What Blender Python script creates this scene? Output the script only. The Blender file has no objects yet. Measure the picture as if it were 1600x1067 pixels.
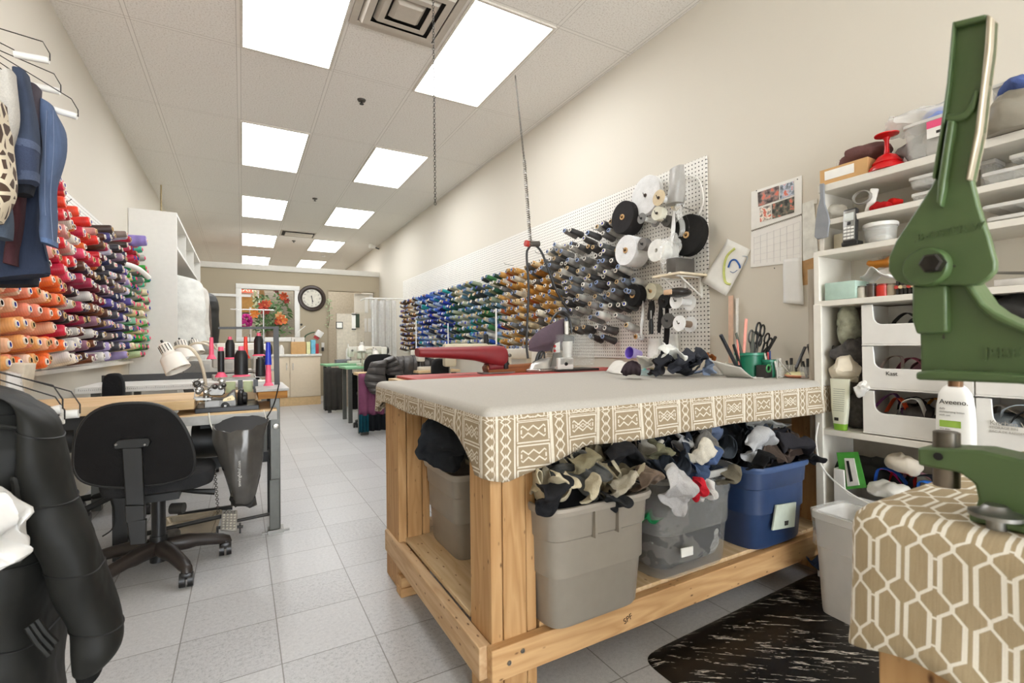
import bpy, bmesh, math, random
from mathutils import Vector, Matrix, noise
V = Vector
sc = bpy.context.scene
COL = sc.collection
PI = math.pi
R = math.radians
rnd = random.Random(7)

# ------------------------------------------------------------------ camera
F_PX, YAW, PITCH, ROLL, EYE = 749.9, .5125, .0076, .0114, 1.0387
d0 = V((math.sin(YAW), math.cos(YAW), 0)); r0 = V((math.cos(YAW), -math.sin(YAW), 0)); u0 = V((0, 0, 1))
CD = d0*math.cos(PITCH)+u0*math.sin(PITCH); cu = -d0*math.sin(PITCH)+u0*math.cos(PITCH)
CR = r0*math.cos(ROLL)-cu*math.sin(ROLL); CU = r0*math.sin(ROLL)+cu*math.cos(ROLL)
cam = bpy.data.cameras.new('camera'); cam_o = bpy.data.objects.new('camera', cam); COL.objects.link(cam_o)
m3 = Matrix((CR, CU, -CD)).transposed().to_4x4(); m3.translation = (0, 0, EYE)
cam_o.matrix_world = m3
cam.sensor_width = 36; cam.lens = F_PX/1600*36; cam.clip_start = .02; cam.clip_end = 60
cam.dof.use_dof = True; cam.dof.focus_distance = 2.4; cam.dof.aperture_fstop = 7
sc.camera = cam_o

def at(px, py, X=None, Y=None, Z=None):
    """the point of the room seen at a pixel, on a plane of known X, Y or Z"""
    v = CD+CR*(px-800)/F_PX-CU*(py-533.5)/F_PX
    t = X/v.x if X is not None else Y/v.y if Y is not None else (Z-EYE)/v.z
    return v*t+V((0, 0, EYE))

# ------------------------------------------------------------------ materials
def lin(h):
    h = h.lstrip('#'); c = [int(h[i:i+2], 16)/255 for i in (0, 2, 4)]
    return [x/12.92 if x <= .04045 else ((x+.055)/1.055)**2.4 for x in c]+[1]

class E:
    """node expressions"""
    def __init__(s, nt, v): s.nt = nt; s.v = v
    def _op(s, op, *a):
        n = s.nt.nodes.new('ShaderNodeMath'); n.operation = op
        for i, x in enumerate((s,)+a):
            x = x.v if isinstance(x, E) else x
            if isinstance(x, (int, float)): n.inputs[i].default_value = x
            else: s.nt.links.new(x, n.inputs[i])
        return E(s.nt, n.outputs[0])
    def __add__(s, o): return s._op('ADD', o)
    def __sub__(s, o): return s._op('SUBTRACT', o)
    def __mul__(s, o): return s._op('MULTIPLY', o)
    def __truediv__(s, o): return s._op('DIVIDE', o)
    def lt(s, o): return s._op('LESS_THAN', o)
    def gt(s, o): return s._op('GREATER_THAN', o)
    def max(s, o): return s._op('MAXIMUM', o)
    def min(s, o): return s._op('MINIMUM', o)
    def abs(s): return s._op('ABSOLUTE')
    def fr(s): return s._op('FRACT')
    def fl(s): return s._op('FLOOR')
    def sin(s): return s._op('SINE')
    def tri(s): return ((s.fr()-.5).abs())*2      # 1..0..1

class Mat:
    def __init__(s, name, rough=.6, metal=0, spec=.5):
        s.m = bpy.data.materials.new(name); s.m.use_nodes = True; s.nt = s.m.node_tree
        s.b = s.nt.nodes['Principled BSDF']
        s.b.inputs['Roughness'].default_value = rough; s.b.inputs['Metallic'].default_value = metal
        s.b.inputs['Specular IOR Level'].default_value = spec
        s.tc = s.nt.nodes.new('ShaderNodeTexCoord')
    def node(s, t, **k):
        n = s.nt.nodes.new(t)
        for a, b in k.items(): setattr(n, a, b)
        return n
    def xyz(s, out='Object', scale=None):
        n = s.node('ShaderNodeSeparateXYZ'); s.nt.links.new(s.tc.outputs[out], n.inputs[0])
        return [E(s.nt, n.outputs[i]) for i in range(3)]
    def noise(s, scale, detail=3, stretch=None, out='Object', rough=.5):
        n = s.node('ShaderNodeTexNoise'); n.inputs['Scale'].default_value = scale
        n.inputs['Detail'].default_value = detail; n.inputs['Roughness'].default_value = rough
        src = s.tc.outputs[out]
        if stretch:
            mp = s.node('ShaderNodeMapping'); mp.inputs['Scale'].default_value = stretch
            s.nt.links.new(src, mp.inputs[0]); src = mp.outputs[0]
        s.nt.links.new(src, n.inputs['Vector'])
        return E(s.nt, n.outputs[0])
    def mix(s, fac, a, b):
        n = s.node('ShaderNodeMix', data_type='RGBA')
        for k, x in ((0, fac), (6, a), (7, b)):
            x = x.v if isinstance(x, E) else x
            if isinstance(x, str): n.inputs[k].default_value = lin(x)
            elif isinstance(x, (int, float)): n.inputs[k].default_value = x
            else: s.nt.links.new(x, n.inputs[k])
        return n.outputs[2]
    def ramp(s, fac, stops):
        n = s.node('ShaderNodeValToRGB'); s.nt.links.new(fac.v, n.inputs[0])
        e = n.color_ramp.elements
        while len(e) < len(stops): e.new(.5)
        for x, (p, c) in zip(e, stops): x.position = p; x.color = lin(c)
        return n.outputs[0]
    def col(s, c): s.nt.links.new(c, s.b.inputs['Base Color']); return s
    def bump(s, h, strength=.3, dist=.01):
        n = s.node('ShaderNodeBump'); n.inputs['Strength'].default_value = strength; n.inputs['Distance'].default_value = dist
        s.nt.links.new(h.v, n.inputs['Height']); s.nt.links.new(n.outputs[0], s.b.inputs['Normal']); return s

def shade(h, k):
    h = h.lstrip('#'); return '#'+''.join('%02x' % max(0, min(255, int(int(h[i:i+2], 16)*k))) for i in (0, 2, 4))
_mc = {}
def P(hexc, rough=.55, metal=0, var=.1, scale=25, bump=0, bscale=90, trans=0, alpha=1, emit=0):
    """plain material with a little procedural unevenness"""
    key = (hexc, rough, metal, var, scale, bump, bscale, trans, alpha, emit)
    if key in _mc: return _mc[key]
    m = Mat('paint_'+hexc.strip('#'), rough, metal)
    n = m.noise(scale)
    m.col(m.mix(n, shade(hexc, 1-var), shade(hexc, 1+var)))
    if bump: m.bump(m.noise(bscale, 2), bump, .004)
    if trans: m.b.inputs['Transmission Weight'].default_value = trans; m.b.inputs['IOR'].default_value = 1.2
    if alpha < 1: m.b.inputs['Alpha'].default_value = alpha
    if emit:
        m.b.inputs['Emission Color'].default_value = lin(hexc); m.b.inputs['Emission Strength'].default_value = emit
    _mc[key] = m.m; return m.m
def cloth(hexc, var=.22, rough=.9, weave=900, bump=.25):
    key = ('cloth', hexc, var, weave)
    if key in _mc: return _mc[key]
    m = Mat('cloth_'+hexc.strip('#'), rough, spec=.2)
    n = m.noise(14, 4); f = m.noise(weave*.35, 1)
    m.col(m.mix((n*.6+f*.4), shade(hexc, 1-var), shade(hexc, 1+var)))
    m.bump(f*.12+m.noise(20, 4, rough=.6), .45, .012); _mc[key] = m.m; return m.m
def wood(name, a, b, dark, axis=0, knots=True, ring=7, rough=.6):
    m = Mat(name, rough, spec=.3)
    st = [5, 5, 5]; st[axis] = .55
    n = m.noise(2.2, 3, st); w = ((n*ring).fr()-.5).abs()*2
    fine = [160, 160, 160]; fine[axis] = 5
    g = m.noise(1, 3, fine)
    c = m.mix(w*.7+g*.3, a, b)
    if knots:
        v = m.node('ShaderNodeTexVoronoi', feature='F1'); mp = m.node('ShaderNodeMapping')
        ks = [7, 7, 7]; ks[axis] = 3.2; mp.inputs['Scale'].default_value = ks
        m.nt.links.new(m.tc.outputs['Object'], mp.inputs[0]); m.nt.links.new(mp.outputs[0], v.inputs[0])
        k = E(m.nt, v.outputs['Distance'])
        c = m.mix(((k*-9)+1.35).max(0).min(1), c, dark)
    m.col(c); m.bump(g, .15, .002); return m.m
WHITE = '#e9e6df'
WOODX = wood('pine_lengthwise', '#cfa878', '#b18759', '#5e3f24', 0); WOODY = wood('pine_deep', '#cfb08a', '#b5926a', '#5e3f24', 1); WOODZ = wood('pine_upright', '#c39c6d', '#a67c4e', '#5a3a20', 2)
PLYY = wood('plywood', '#d9c09b', '#c4a57a', '#7a5230', 1)
CHROME = P('#b9b8b4', .25, 1); STEEL = P('#8f8d88', .38, 1); DARKM = P('#3a3835', .45, .4); BLACK = P('#151413', .5); BLACKCL = cloth('#1b1a1a')
WHITEP = P(WHITE, .45, var=.03); WHITEPL = P('#e6e3dd', .35, var=.03); CLEAR = P('#e4e3de', .15, alpha=.3, var=.02); PAPER = P('#eceae4', .8, var=.03)

# ------------------------------------------------------------------ mesh building
class MB:
    def __init__(s): s.bm = bmesh.new(); s.uv = None
    def _add(s, verts, M=None):
        if M is not None: bmesh.ops.transform(s.bm, matrix=M, verts=verts)
        return s
    def box(s, c, d, M=None, rz=0, bev=0):
        r = bmesh.ops.create_cube(s.bm, size=1); vs = r['verts']
        bmesh.ops.transform(s.bm, matrix=Matrix.Translation(c) @ Matrix.Rotation(rz, 4, 'Z') @ Matrix.Diagonal((*d, 1)), verts=vs)
        if bev:
            es = list({e for v in vs for e in v.link_edges})
            r = bmesh.ops.bevel(s.bm, geom=es, offset=bev, segments=2, affect='EDGES', profile=.5)
            vs = list({v for f in r['faces'] for v in f.verts} | {v for v in vs if v.is_valid})
        return s._add(vs, M)
    def b2(s, a, b, bev=0): # box from corner to corner
        a = V(a); b = V(b); return s.box((a+b)/2, [abs(x) for x in (b-a)], bev=bev)
    def bar(s, p, q, w, h, up=(0, 0, 1), bev=0):
        p = V(p); q = V(q); z = (q-p); L = z.length; z.normalize(); x = V(up).cross(z)
        if x.length < 1e-4: x = V((1, 0, 0)).cross(z)
        x.normalize(); y = z.cross(x)
        M = Matrix((x, y, z)).transposed().to_4x4(); M.translation = (p+q)/2
        return s.box((0, 0, 0), (w, h, L), M, bev=bev)
    def cyl(s, p, q, r, r2=None, n=16):
        p = V(p); q = V(q); d = q-p
        M = Matrix.Translation((p+q)/2) @ d.to_track_quat('Z', 'Y').to_matrix().to_4x4()
        bmesh.ops.create_cone(s.bm, cap_ends=True, segments=n, radius1=r, radius2=r if r2 is None else r2, depth=d.length, matrix=M); return s
    def lathe(s, prof, M=None, n=24):
        """profile of (radius, height)"""
        rings = []
        for r, z in prof:
            if r < 1e-6: rings.append([s.bm.verts.new((0, 0, z))])
            else: rings.append([s.bm.verts.new((r*math.cos(2*PI*i/n), r*math.sin(2*PI*i/n), z)) for i in range(n)])
        for a, b in zip(rings, rings[1:]):
            for i in range(n):
                j = (i+1) % n
                q = [a[i % len(a)], a[j % len(a)], b[j % len(b)], b[i % len(b)]]
                u = []
                for v in q:
                    if v not in u: u.append(v)
                if len(u) > 2: s.bm.faces.new(u)
        return s._add([v for r in rings for v in r], M)
    def lath(s, prof, p, axis, n=24):
        return s.lathe(prof, Matrix.Translation(p) @ V(axis).to_track_quat('Z', 'Y').to_matrix().to_4x4(), n)
    def ball(s, c, r, M=None, u=14, v=10):
        r = (r, r, r) if isinstance(r, (int, float)) else r
        x = bmesh.ops.create_uvsphere(s.bm, u_segments=u, v_segments=v, radius=1, matrix=Matrix.Translation(c) @ (M or Matrix()) @ Matrix.Diagonal((*r, 1))); return s
    def tube(s, pts, r, n=8, closed=False, rs=None):
        pts = [V(p) for p in pts]; rings = []; L = len(pts); x = None
        for i, p in enumerate(pts):
            t = (pts[(i+1) % L if closed else min(i+1, L-1)]-pts[i-1 if closed else max(i-1, 0)]).normalized()
            if x is None:
                x = t.cross(V((0, 0, 1)))
                if x.length < 1e-3: x = t.cross(V((1, 0, 0)))
            x = (x-t*x.dot(t)).normalized(); y = t.cross(x)
            rr = rs[i] if rs else r
            rings.append([s.bm.verts.new(p+x*rr*math.cos(2*PI*k/n)+y*rr*math.sin(2*PI*k/n)) for k in range(n)])
        for i in range(L if closed else L-1):
            a, b = rings[i], rings[(i+1) % L]
            for k in range(n): s.bm.faces.new((a[k], a[(k+1) % n], b[(k+1) % n], b[k]))
        if not closed: s.bm.faces.new(rings[0][::-1]); s.bm.faces.new(rings[-1])
        return s
    def rings(s, rs, cap=True, closed=True):
        """skin a list of equal-length vertex rings"""
        rr = [[s.bm.verts.new(p) for p in r] for r in rs]; n = len(rr[0])
        for a, b in zip(rr, rr[1:]):
            for k in range(n if closed else n-1): s.bm.faces.new((a[k], a[(k+1) % n], b[(k+1) % n], b[k]))
        if cap: s.bm.faces.new(rr[0][::-1]); s.bm.faces.new(rr[-1])
        return s
    def prism(s, pts, off):
        """polygon of 3D points pushed along a vector"""
        off = V(off); a = [s.bm.verts.new(V(p)) for p in pts]; b = [s.bm.verts.new(V(p)+off) for p in pts]; n = len(a)
        s.bm.faces.new(a); s.bm.faces.new(b[::-1])
        for k in range(n): s.bm.faces.new((a[k], b[k], b[(k+1) % n], a[(k+1) % n]))
        return s
    def grid(s, f, nu, nv):
        vs = [[s.bm.verts.new(f(i/nu, j/nv)) for j in range(nv+1)] for i in range(nu+1)]
        for i in range(nu):
            for j in range(nv): s.bm.faces.new((vs[i][j], vs[i+1][j], vs[i+1][j+1], vs[i][j+1]))
        return s

def mk(name, mb, mat, solid=0, sub=0, smooth=40, bevel=0, inv=None):
    bm = mb.bm if isinstance(mb, MB) else mb
    bmesh.ops.recalc_face_normals(bm, faces=bm.faces)
    if inv is not None: bm.transform(inv)
    me = bpy.data.meshes.new(name); bm.to_mesh(me); bm.free()
    for p in me.polygons: p.use_smooth = True
    me.set_sharp_from_angle(angle=R(smooth))
    for m in (mat if isinstance(mat, (list, tuple)) else [mat]): me.materials.append(m)
    o = bpy.data.objects.new(name, me); COL.objects.link(o)
    if solid: md = o.modifiers.new('thickness', 'SOLIDIFY'); md.thickness = solid; md.offset = 0
    if bevel: md = o.modifiers.new('bevel', 'BEVEL'); md.width = bevel; md.segments = 2; md.limit_method = 'ANGLE'
    if sub: md = o.modifiers.new('smooth', 'SUBSURF'); md.levels = md.render_levels = sub
    return o
def tag(o, label, cat, group=None, kind=None):
    o['label'] = label; o['category'] = cat
    if group: o['group'] = group
    if kind: o['kind'] = kind
    return o
class T:
    """a thing: an Empty that parents its parts; shapes are given in room coordinates, or local ones with loc=True"""
    def __init__(s, name, label, cat, loc, rz=0, group=None, local=False):
        s.o = bpy.data.objects.new(name, None); COL.objects.link(s.o); s.o.empty_display_size = .05
        s.o.location = loc; s.o.rotation_euler = (0, 0, rz); tag(s.o, label, cat, group)
        s.inv = None if local else (Matrix.Translation(loc) @ Matrix.Rotation(rz, 4, 'Z')).inverted()
    def p(s, name, mb, mat, parent=None, label=None, **k):
        o = mk(name, mb, mat, inv=s.inv, **k); o.parent = parent or s.o
        if label: o['label'] = label
        return o
def solo(name, label, cat, mb, mat, group=None, kind=None, loc=None, **k):
    if loc is None:
        vs = [v.co for v in mb.bm.verts]; loc = V(((min(v.x for v in vs)+max(v.x for v in vs))/2, (min(v.y for v in vs)+max(v.y for v in vs))/2, min(v.z for v in vs)))
    o = mk(name, mb, mat, inv=Matrix.Translation(loc).inverted(), **k); o.location = loc
    return tag(o, label, cat, group, kind)
def struct(name, mb, mat, **k):
    o = mk(name, mb, mat, **k); o['kind'] = 'structure'; return o
def copy_tree(o, parent=None):
    c = o.copy(); COL.objects.link(c); c.parent = parent
    for ch in o.children: copy_tree(ch, c)
    return c
def text(t, s, p, right, up, size, mat, name='lettering', depth=.0004, parent=None, align='CENTER'):
    """flat lettering at p, running along right"""
    cu_ = bpy.data.curves.new(name, 'FONT'); cu_.body = s; cu_.size = size; cu_.extrude = depth; cu_.align_x = align; cu_.align_y = 'CENTER'
    o = bpy.data.objects.new(name, cu_); COL.objects.link(o)
    bpy.context.view_layer.update(); me = bpy.data.meshes.new_from_object(o); bpy.data.objects.remove(o); me.materials.append(mat)
    o = bpy.data.objects.new(name, me); COL.objects.link(o)
    x = V(right).normalized(); z = x.cross(V(up)).normalized(); y = z.cross(x)
    M = Matrix((x, y, z)).transposed().to_4x4(); M.translation = p
    o.matrix_world = (t.inv @ M) if t.inv else M
    o.parent = parent or t.o
    return o
def crv(pts, n=6):
    """smooth curve through points"""
    pts = [V(p) for p in pts]; out = []
    for i in range(len(pts)-1):
        a = pts[max(i-1, 0)]; b = pts[i]; c = pts[i+1]; d = pts[min(i+2, len(pts)-1)]
        for k in range(n):
            t = k/n; out.append(.5*((2*b)+(c-a)*t+(2*a-5*b+4*c-d)*t*t+(3*b-a-3*c+d)*t*t*t))
    return out+[pts[-1]]
LAST = []
def seams(k, mat, t, r=.0035):
    """stitched lines across the last padded body"""
    N = len(LAST)-1; rs = list(LAST)
    for j in range(1, k):
        i = round(N*j/k); c = sum(rs[i], V())/len(rs[i]); t.p('seam', MB().tube([c+(p-c)*1.005 for p in rs[i]], r, 5, closed=True), mat)
def loft(rows, depth_dir, n=18, puff=0, npuff=0, wr=.0, seed=0, flat=1.0, ns=9):
    """closed body from rows of (left point, right point, half depth); puff gives quilting, wr wrinkles"""
    L = [V(r[0]) for r in rows]; Rr = [V(r[1]) for r in rows]; D = [V((r[2], 0, 0)) for r in rows]
    L = crv(L); Rr = crv(Rr); D = [d.x for d in crv(D)]; dd = V(depth_dir).normalized(); N = len(L)-1; out = []
    for i, (a, b, d) in enumerate(zip(L, Rr, D)):
        c = (a+b)/2; h = (b-a)/2; k = 1-puff+puff*abs(math.sin(PI*npuff*i/N)) if npuff else 1
        ring = []
        for j in range(n):
            t = 2*PI*j/n; ct = math.cos(t); st = math.sin(t)
            ct = math.copysign(abs(ct)**flat, ct); st = math.copysign(abs(st)**flat, st)
            p = c+h*ct*(.96+.04*k)+dd*d*st*k
            if wr: p = p+dd*(noise.noise(p*ns+V((seed, 0, 0)))*wr*(1 if st >= 0 else -1))+h.normalized()*(noise.noise(p*ns*.8+V((0, seed, 3)))*wr*.7)
            ring.append(p)
        out.append(ring)
    LAST[:] = out
    return MB().rings(out)
def rag(c, L, W, seed, amp=.35, M=None, n=16, freq=1.3):
    """a crumpled piece of cloth about c"""
    r = random.Random(seed); ph = r.uniform(0, 6); ph2 = r.uniform(0, 6); M = M or (Matrix.Rotation(r.uniform(0, 6.28), 3, 'Z') @ Matrix.Rotation(r.uniform(-.5, .5), 3, 'X') @ Matrix.Rotation(r.uniform(-.5, .5), 3, 'Y'))
    c = V(c)
    def f(u, v):
        rc = 1-.3*(2*u-1)**2*(2*v-1)**2; x = L*(u-.5)*.75*rc; y = W*(v-.5)*rc; z = amp*L*.3*math.sin(freq*2*PI*u+ph+1.2*v)+amp*W*.25*math.sin(5*v+ph2+2*u)
        z += amp*(L+W)*.05*abs(math.sin(3.3*PI*u+ph2+2*v))+amp*(L+W)*.04*abs(math.sin(4.1*PI*v+ph+1.5*u))
        q = V((x+amp*L*.14*math.cos(freq*2*PI*u+ph), y+amp*W*.12*math.sin(6*u+ph2), z)); q += noise.noise_vector(q*12+V((seed*3.1, 0, 0)))*amp*.13*(L+W)+noise.noise_vector(q*34+V((0, seed*1.7, 0)))*amp*.045*(L+W)
        return c+M.to_3x3() @ q
    return MB().grid(f, n, n)
ORD = 'first second third fourth fifth sixth seventh eighth ninth tenth eleventh twelfth thirteenth fourteenth fifteenth sixteenth seventeenth eighteenth nineteenth twentieth'.split()
def ordn(i):
    if i < 20: return ORD[i]
    tens = {2: 'twenty', 3: 'thirty', 4: 'forty', 5: 'fifty'}[(i+1)//10]
    return tens+'-'+ORD[(i+1) % 10-1] if (i+1) % 10 else {3: 'thirtieth', 4: 'fortieth', 5: 'fiftieth'}[(i+1)//10]
# ------------------------------------------------------------------ the room
XL, XR, CZ, YB, YF = -.99, 2.46, 3.126, 9.9, 14.2
m = Mat('wall_paint', .75, spec=.25); n = m.noise(1.2, 2, (1, 1, .25))
m.col(m.mix(n, '#d3ccbe', '#d9d3c7')); WALL = m.m
m = Mat('wall_back_paint', .75, spec=.25); m.col(m.mix(m.noise(1.3, 2), '#aa9e88', '#b3a791')); TAUPE = m.m
# vinyl floor tiles of one foot
m = Mat('vinyl_tile', .32, spec=.45); x, y, z = m.xyz()
gx = ((x+.1966)/.3048); gy = ((y-1.757)/.3048)
line = ((gx.fr()-.5).abs().gt(.4935)).max((gy.fr()-.5).abs().gt(.4935))
cell = ((gx.fl()*12.99+gy.fl()*78.2).sin()*43758).fr()
sp = m.noise(70, 3, rough=.8); sp2 = m.noise(260, 2, rough=.7); big = m.noise(1.1, 2)
c = m.ramp(sp*.5+sp2*.35+cell*.08+big*.1, [(.36, '#8f8e8d'), (.46, '#b3b2b2'), (.6, '#c0bfbe'), (.72, '#cfcecd')])
m.col(m.mix(line*.8, c, '#6d6862')); m.bump(line*-1, .12, .002); FLOOR = m.m
# ceiling tiles
m = Mat('ceiling_tile', .9, spec=.1); x, y, z = m.xyz()
tx = ((x+.008)/.6096+.5).fr(); ty = ((y-2.571)/1.2192+.5).fr()
bar_ = ((tx-.5).abs().lt(.018)).max((ty-.5).abs().lt(.009))
edge = (((tx-.5).abs()-.021).abs().lt(.0035)).max(((ty-.5).abs()-.0105).abs().lt(.0018))
fis = m.noise(95, 3, rough=.7)
c = m.ramp(fis, [(.36, '#cfc9c0'), (.47, '#e6e2db'), (.7, '#ebe8e2')])
m.col(m.mix(edge*.45, m.mix(bar_, c, '#e8e4dd'), '#8c8377')); m.bump(fis, .35, .004); CEIL = m.m
struct('floor', MB().b2((XL-.1, -4.5, -.1), (XR+.1, YF, 0)), FLOOR)
struct('ceiling', MB().b2((XL-.1, -4.5, CZ), (XR+.1, YF, CZ+.1)), CEIL)
struct('wall_left', MB().b2((XL-.1, -4.5, 0), (XL, YF, CZ)), WALL)
struct('wall_right', MB().b2((XR, -4.5, 0), (XR+.1, YF, CZ)), WALL)
struct('wall_far', MB().b2((XL, YF, 0), (XR, YF+.1, CZ)), WALL)
# partition across the shop with a hatch window and a doorway
WX0, WX1, WZ0, WZ1 = -.0, .868, 1.235, 2.11
DX0, DX1, DZ = 1.475, 2.36, 2.14
pb = MB()
for a, b in (((XL, 0), (WX0, 2.46)), ((WX0, 0), (WX1, WZ0)), ((WX0, WZ1), (WX1, 2.46)), ((WX1, 0), (DX0, 2.46)), ((DX0, DZ), (DX1, 2.46)), ((DX1, 0), (XR, 2.46))):
    pb.b2((a[0], YB, a[1]), (b[0], YB+.11, b[1]))
struct('wall_back', pb, TAUPE)
struct('trim_1', MB().b2((XL, YB-.04, 2.46), (XR, YB+.15, 2.56), bev=.006), P('#dcd8cf', .5, var=.02))
wf = MB()
for a, b in (((WX0-.09, WZ1), (WX1+.09, WZ1+.09)), ((WX0-.09, WZ0-.08), (WX1+.09, WZ0)), ((WX0-.09, WZ0), (WX0, WZ1)), ((WX1, WZ0), (WX1+.09, WZ1))):
    wf.b2((a[0], YB-.025, a[1]), (b[0], YB+.13, b[1]), bev=.004)
struct('window_1', wf, P('#e8e6e0', .45, var=.02))
df = MB()
for a, b in (((DX0-.03, 0), (DX0, DZ+.02)), ((DX0, DZ), (DX1, DZ+.02)), ((DX1, 0), (DX1+.03, DZ+.02))): df.b2((a[0], YB-.005, a[1]), (b[0], YB+.115, b[1]))
struct('door_1', df, P('#a3967f', .6, var=.03))
struct('door_2', MB().b2((1.99, YB+.12, .01), (2.36, YB+.16, 2.12), bev=.003), P('#d8d0c0', .5, var=.02))
struct('baseboard_back', MB().b2((1.25, YB-.012, 0), (DX0-.04, YB, .1)), P('#e4e1da', .5))
struct('wall_front', MB().b2((XL, 11.6, 0), (XR, 11.7, 2.5)), P('#b9ad98', .8))

# ceiling lights: four foot panels in two columns
DIFF = P('#f4f6f8', .5, var=.0, emit=8.5)
lightpos = []
for col in (0, 2):
    for k in range(0, 9, 2):
        lightpos.append((col, k))
ln = {0: 'above the clothes rack and first sewing bench', 2: 'above the cutting table'}
WHERE = {-6: 'furthest behind the camera', -4: 'behind the camera by the near wall', -2: 'just behind the camera', 0: 'first in view from the camera', 2: 'second from the camera', 4: 'third from the camera', 6: 'fourth from the camera', 8: 'fifth from the camera'}
for col, k in lightpos:
    if k == -2: k = -2
    x0 = col*.6096-.008; y0 = 2.571+k*1.2192
    t = T('ceiling_light', 'lit ceiling panel above the %s side, %s' % ('clothes rack' if col == 0 else 'cutting table', WHERE[k]), 'ceiling light', (x0+.305, y0+.61, CZ-.03), group='fluorescent ceiling panels')
    fr = MB()
    for a, b in (((x0+.008, y0+.008), (x0+.602, y0+.026)), ((x0+.008, y0+1.193), (x0+.602, y0+1.211)), ((x0+.008, y0+.026), (x0+.026, y0+1.193)), ((x0+.584, y0+.026), (x0+.602, y0+1.193))):
        fr.b2((*a, CZ-.012), (*b, CZ+.001))
    t.p('light_frame', fr, P('#cfc8bd', .5))
    t.p('diffuser', MB().b2((x0+.026, y0+.026, CZ-.007), (x0+.584, y0+1.193, CZ)), DIFF)
# air vents
def vent(x0, y0, label, w=.6, d=.6):
    t = T('ceiling_vent', label, 'air vent', (x0+w/2, y0+d/2, CZ-.05)); g = P('#bcb3a6', .5, var=.03)
    cx, cy = x0+w/2, y0+d/2
    t.p('vent_frame', MB().b2((x0+.006, y0+.006, CZ-.012), (x0+w-.006, y0+.05, CZ)).b2((x0+.006, y0+d-.05, CZ-.012), (x0+w-.006, y0+d-.006, CZ)).b2((x0+.006, y0+.05, CZ-.012), (x0+.05, y0+d-.05, CZ)).b2((x0+w-.05, y0+.05, CZ-.012), (x0+w-.006, y0+d-.05, CZ)), g)
    t.p('duct_opening', MB().b2((x0+.05, y0+.05, CZ-.003), (x0+w-.05, y0+d-.05, CZ)), P('#2a2724', .8))
    for k, (ri, ro) in enumerate(((.185, .245), (.115, .17), (0, .095))):
        mb = MB(); zo, zi = CZ-.014-.006*k, CZ-.034-.006*k
        def ring(r, z): return [(cx-r*w/.6, cy-r*d/.6, z), (cx+r*w/.6, cy-r*d/.6, z), (cx+r*w/.6, cy+r*d/.6, z), (cx-r*w/.6, cy+r*d/.6, z)]
        if ri: mb.rings([ring(ro, zo+.012), ring(ro-.02, zi), ring(ri, zi), ring(ri, zi+.004), ring(ro-.022, zi+.004), ring(ro, zo+.014)], cap=False)
        else: mb.rings([ring(ro, zo+.006), ring(ro-.025, zi), ring(.002, zi)])
        t.p('vent_cone', mb, g)
vent(.6016, 2.571, 'square white air diffuser of nested cones in the ceiling beside the first light')
y0 = at(470, 362, Z=CZ).y; t = T('ceiling_vent', 'slim dark slotted air vent further back in the ceiling', 'air vent', (.906, y0+.2, CZ-.04))
t.p('duct_opening', MB().b2((.63, y0, CZ-.004), (1.19, y0+.42, CZ)), P('#2a2724', .8)); t.p('vent_plate', MB().b2((.69, y0+.04, CZ-.035), (1.15, y0+.3, CZ-.02), bev=.004), P('#cfc7ba', .5)); t.p('vent_frame', MB().b2((.62, y0-.02, CZ-.012), (1.2, y0, CZ)).b2((.62, y0+.42, CZ-.012), (1.2, y0+.44, CZ)).b2((.62, y0, CZ-.012), (.64, y0+.42, CZ)).b2((1.18, y0, CZ-.012), (1.2, y0+.42, CZ)), P('#bcb3a6', .5, var=.03))
for k, (px, py, w) in enumerate(((565, 156, 'ahead of the square air diffuser'), (492, 310, 'between the third pair of ceiling lights'), (459, 376, 'beyond the slotted vent'))):
    p = at(px, py, Z=CZ)
    t = T('fire_sprinkler', 'small dark sprinkler head in the ceiling '+w, 'sprinkler', (p.x, p.y, CZ-.04))
    t.p('escutcheon', MB().lath([(0, 0), (.036, 0), (.03, .012), (.012, .016), (0, .016)], (p.x, p.y, CZ), (0, 0, -1), 16), P('#55504a', .4, .5))
    t.p('deflector', MB().cyl((p.x, p.y, CZ-.012), (p.x, p.y, CZ-.034), .007).cyl((p.x, p.y, CZ-.034), (p.x, p.y, CZ-.037), .018), DARKM)
for k, (px, py, w) in enumerate(((402, 392, 'before the last panel of the clothes rack side'), (505, 400, 'before the last panel of the cutting table side'))):
    p = at(px, py, Z=CZ)
    solo('downlight', 'small round white ceiling fitting '+w, 'ceiling fitting', MB().lath([(0, 0), (.055, 0), (.05, .012), (.03, .02), (0, .02)], (p.x, p.y, CZ), (0, 0, -1), 16), P('#f0eee8', .4))
p = at(583, 386, X=XR-.12)
t = T('wall_spotlight', 'little white spot lamp on the wall beyond the partition', 'spotlight', (XR, p.y, p.z))
t.p('bracket', MB().cyl((XR, p.y, p.z-.03), (XR-.1, p.y, p.z), .012), DARKM)
t.p('lamp_head', MB().lath([(0, 0), (.035, .01), (.05, .12), (0, .12)], (XR-.08, p.y, p.z), (-1, -.4, .1), 14), WHITEP)
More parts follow.
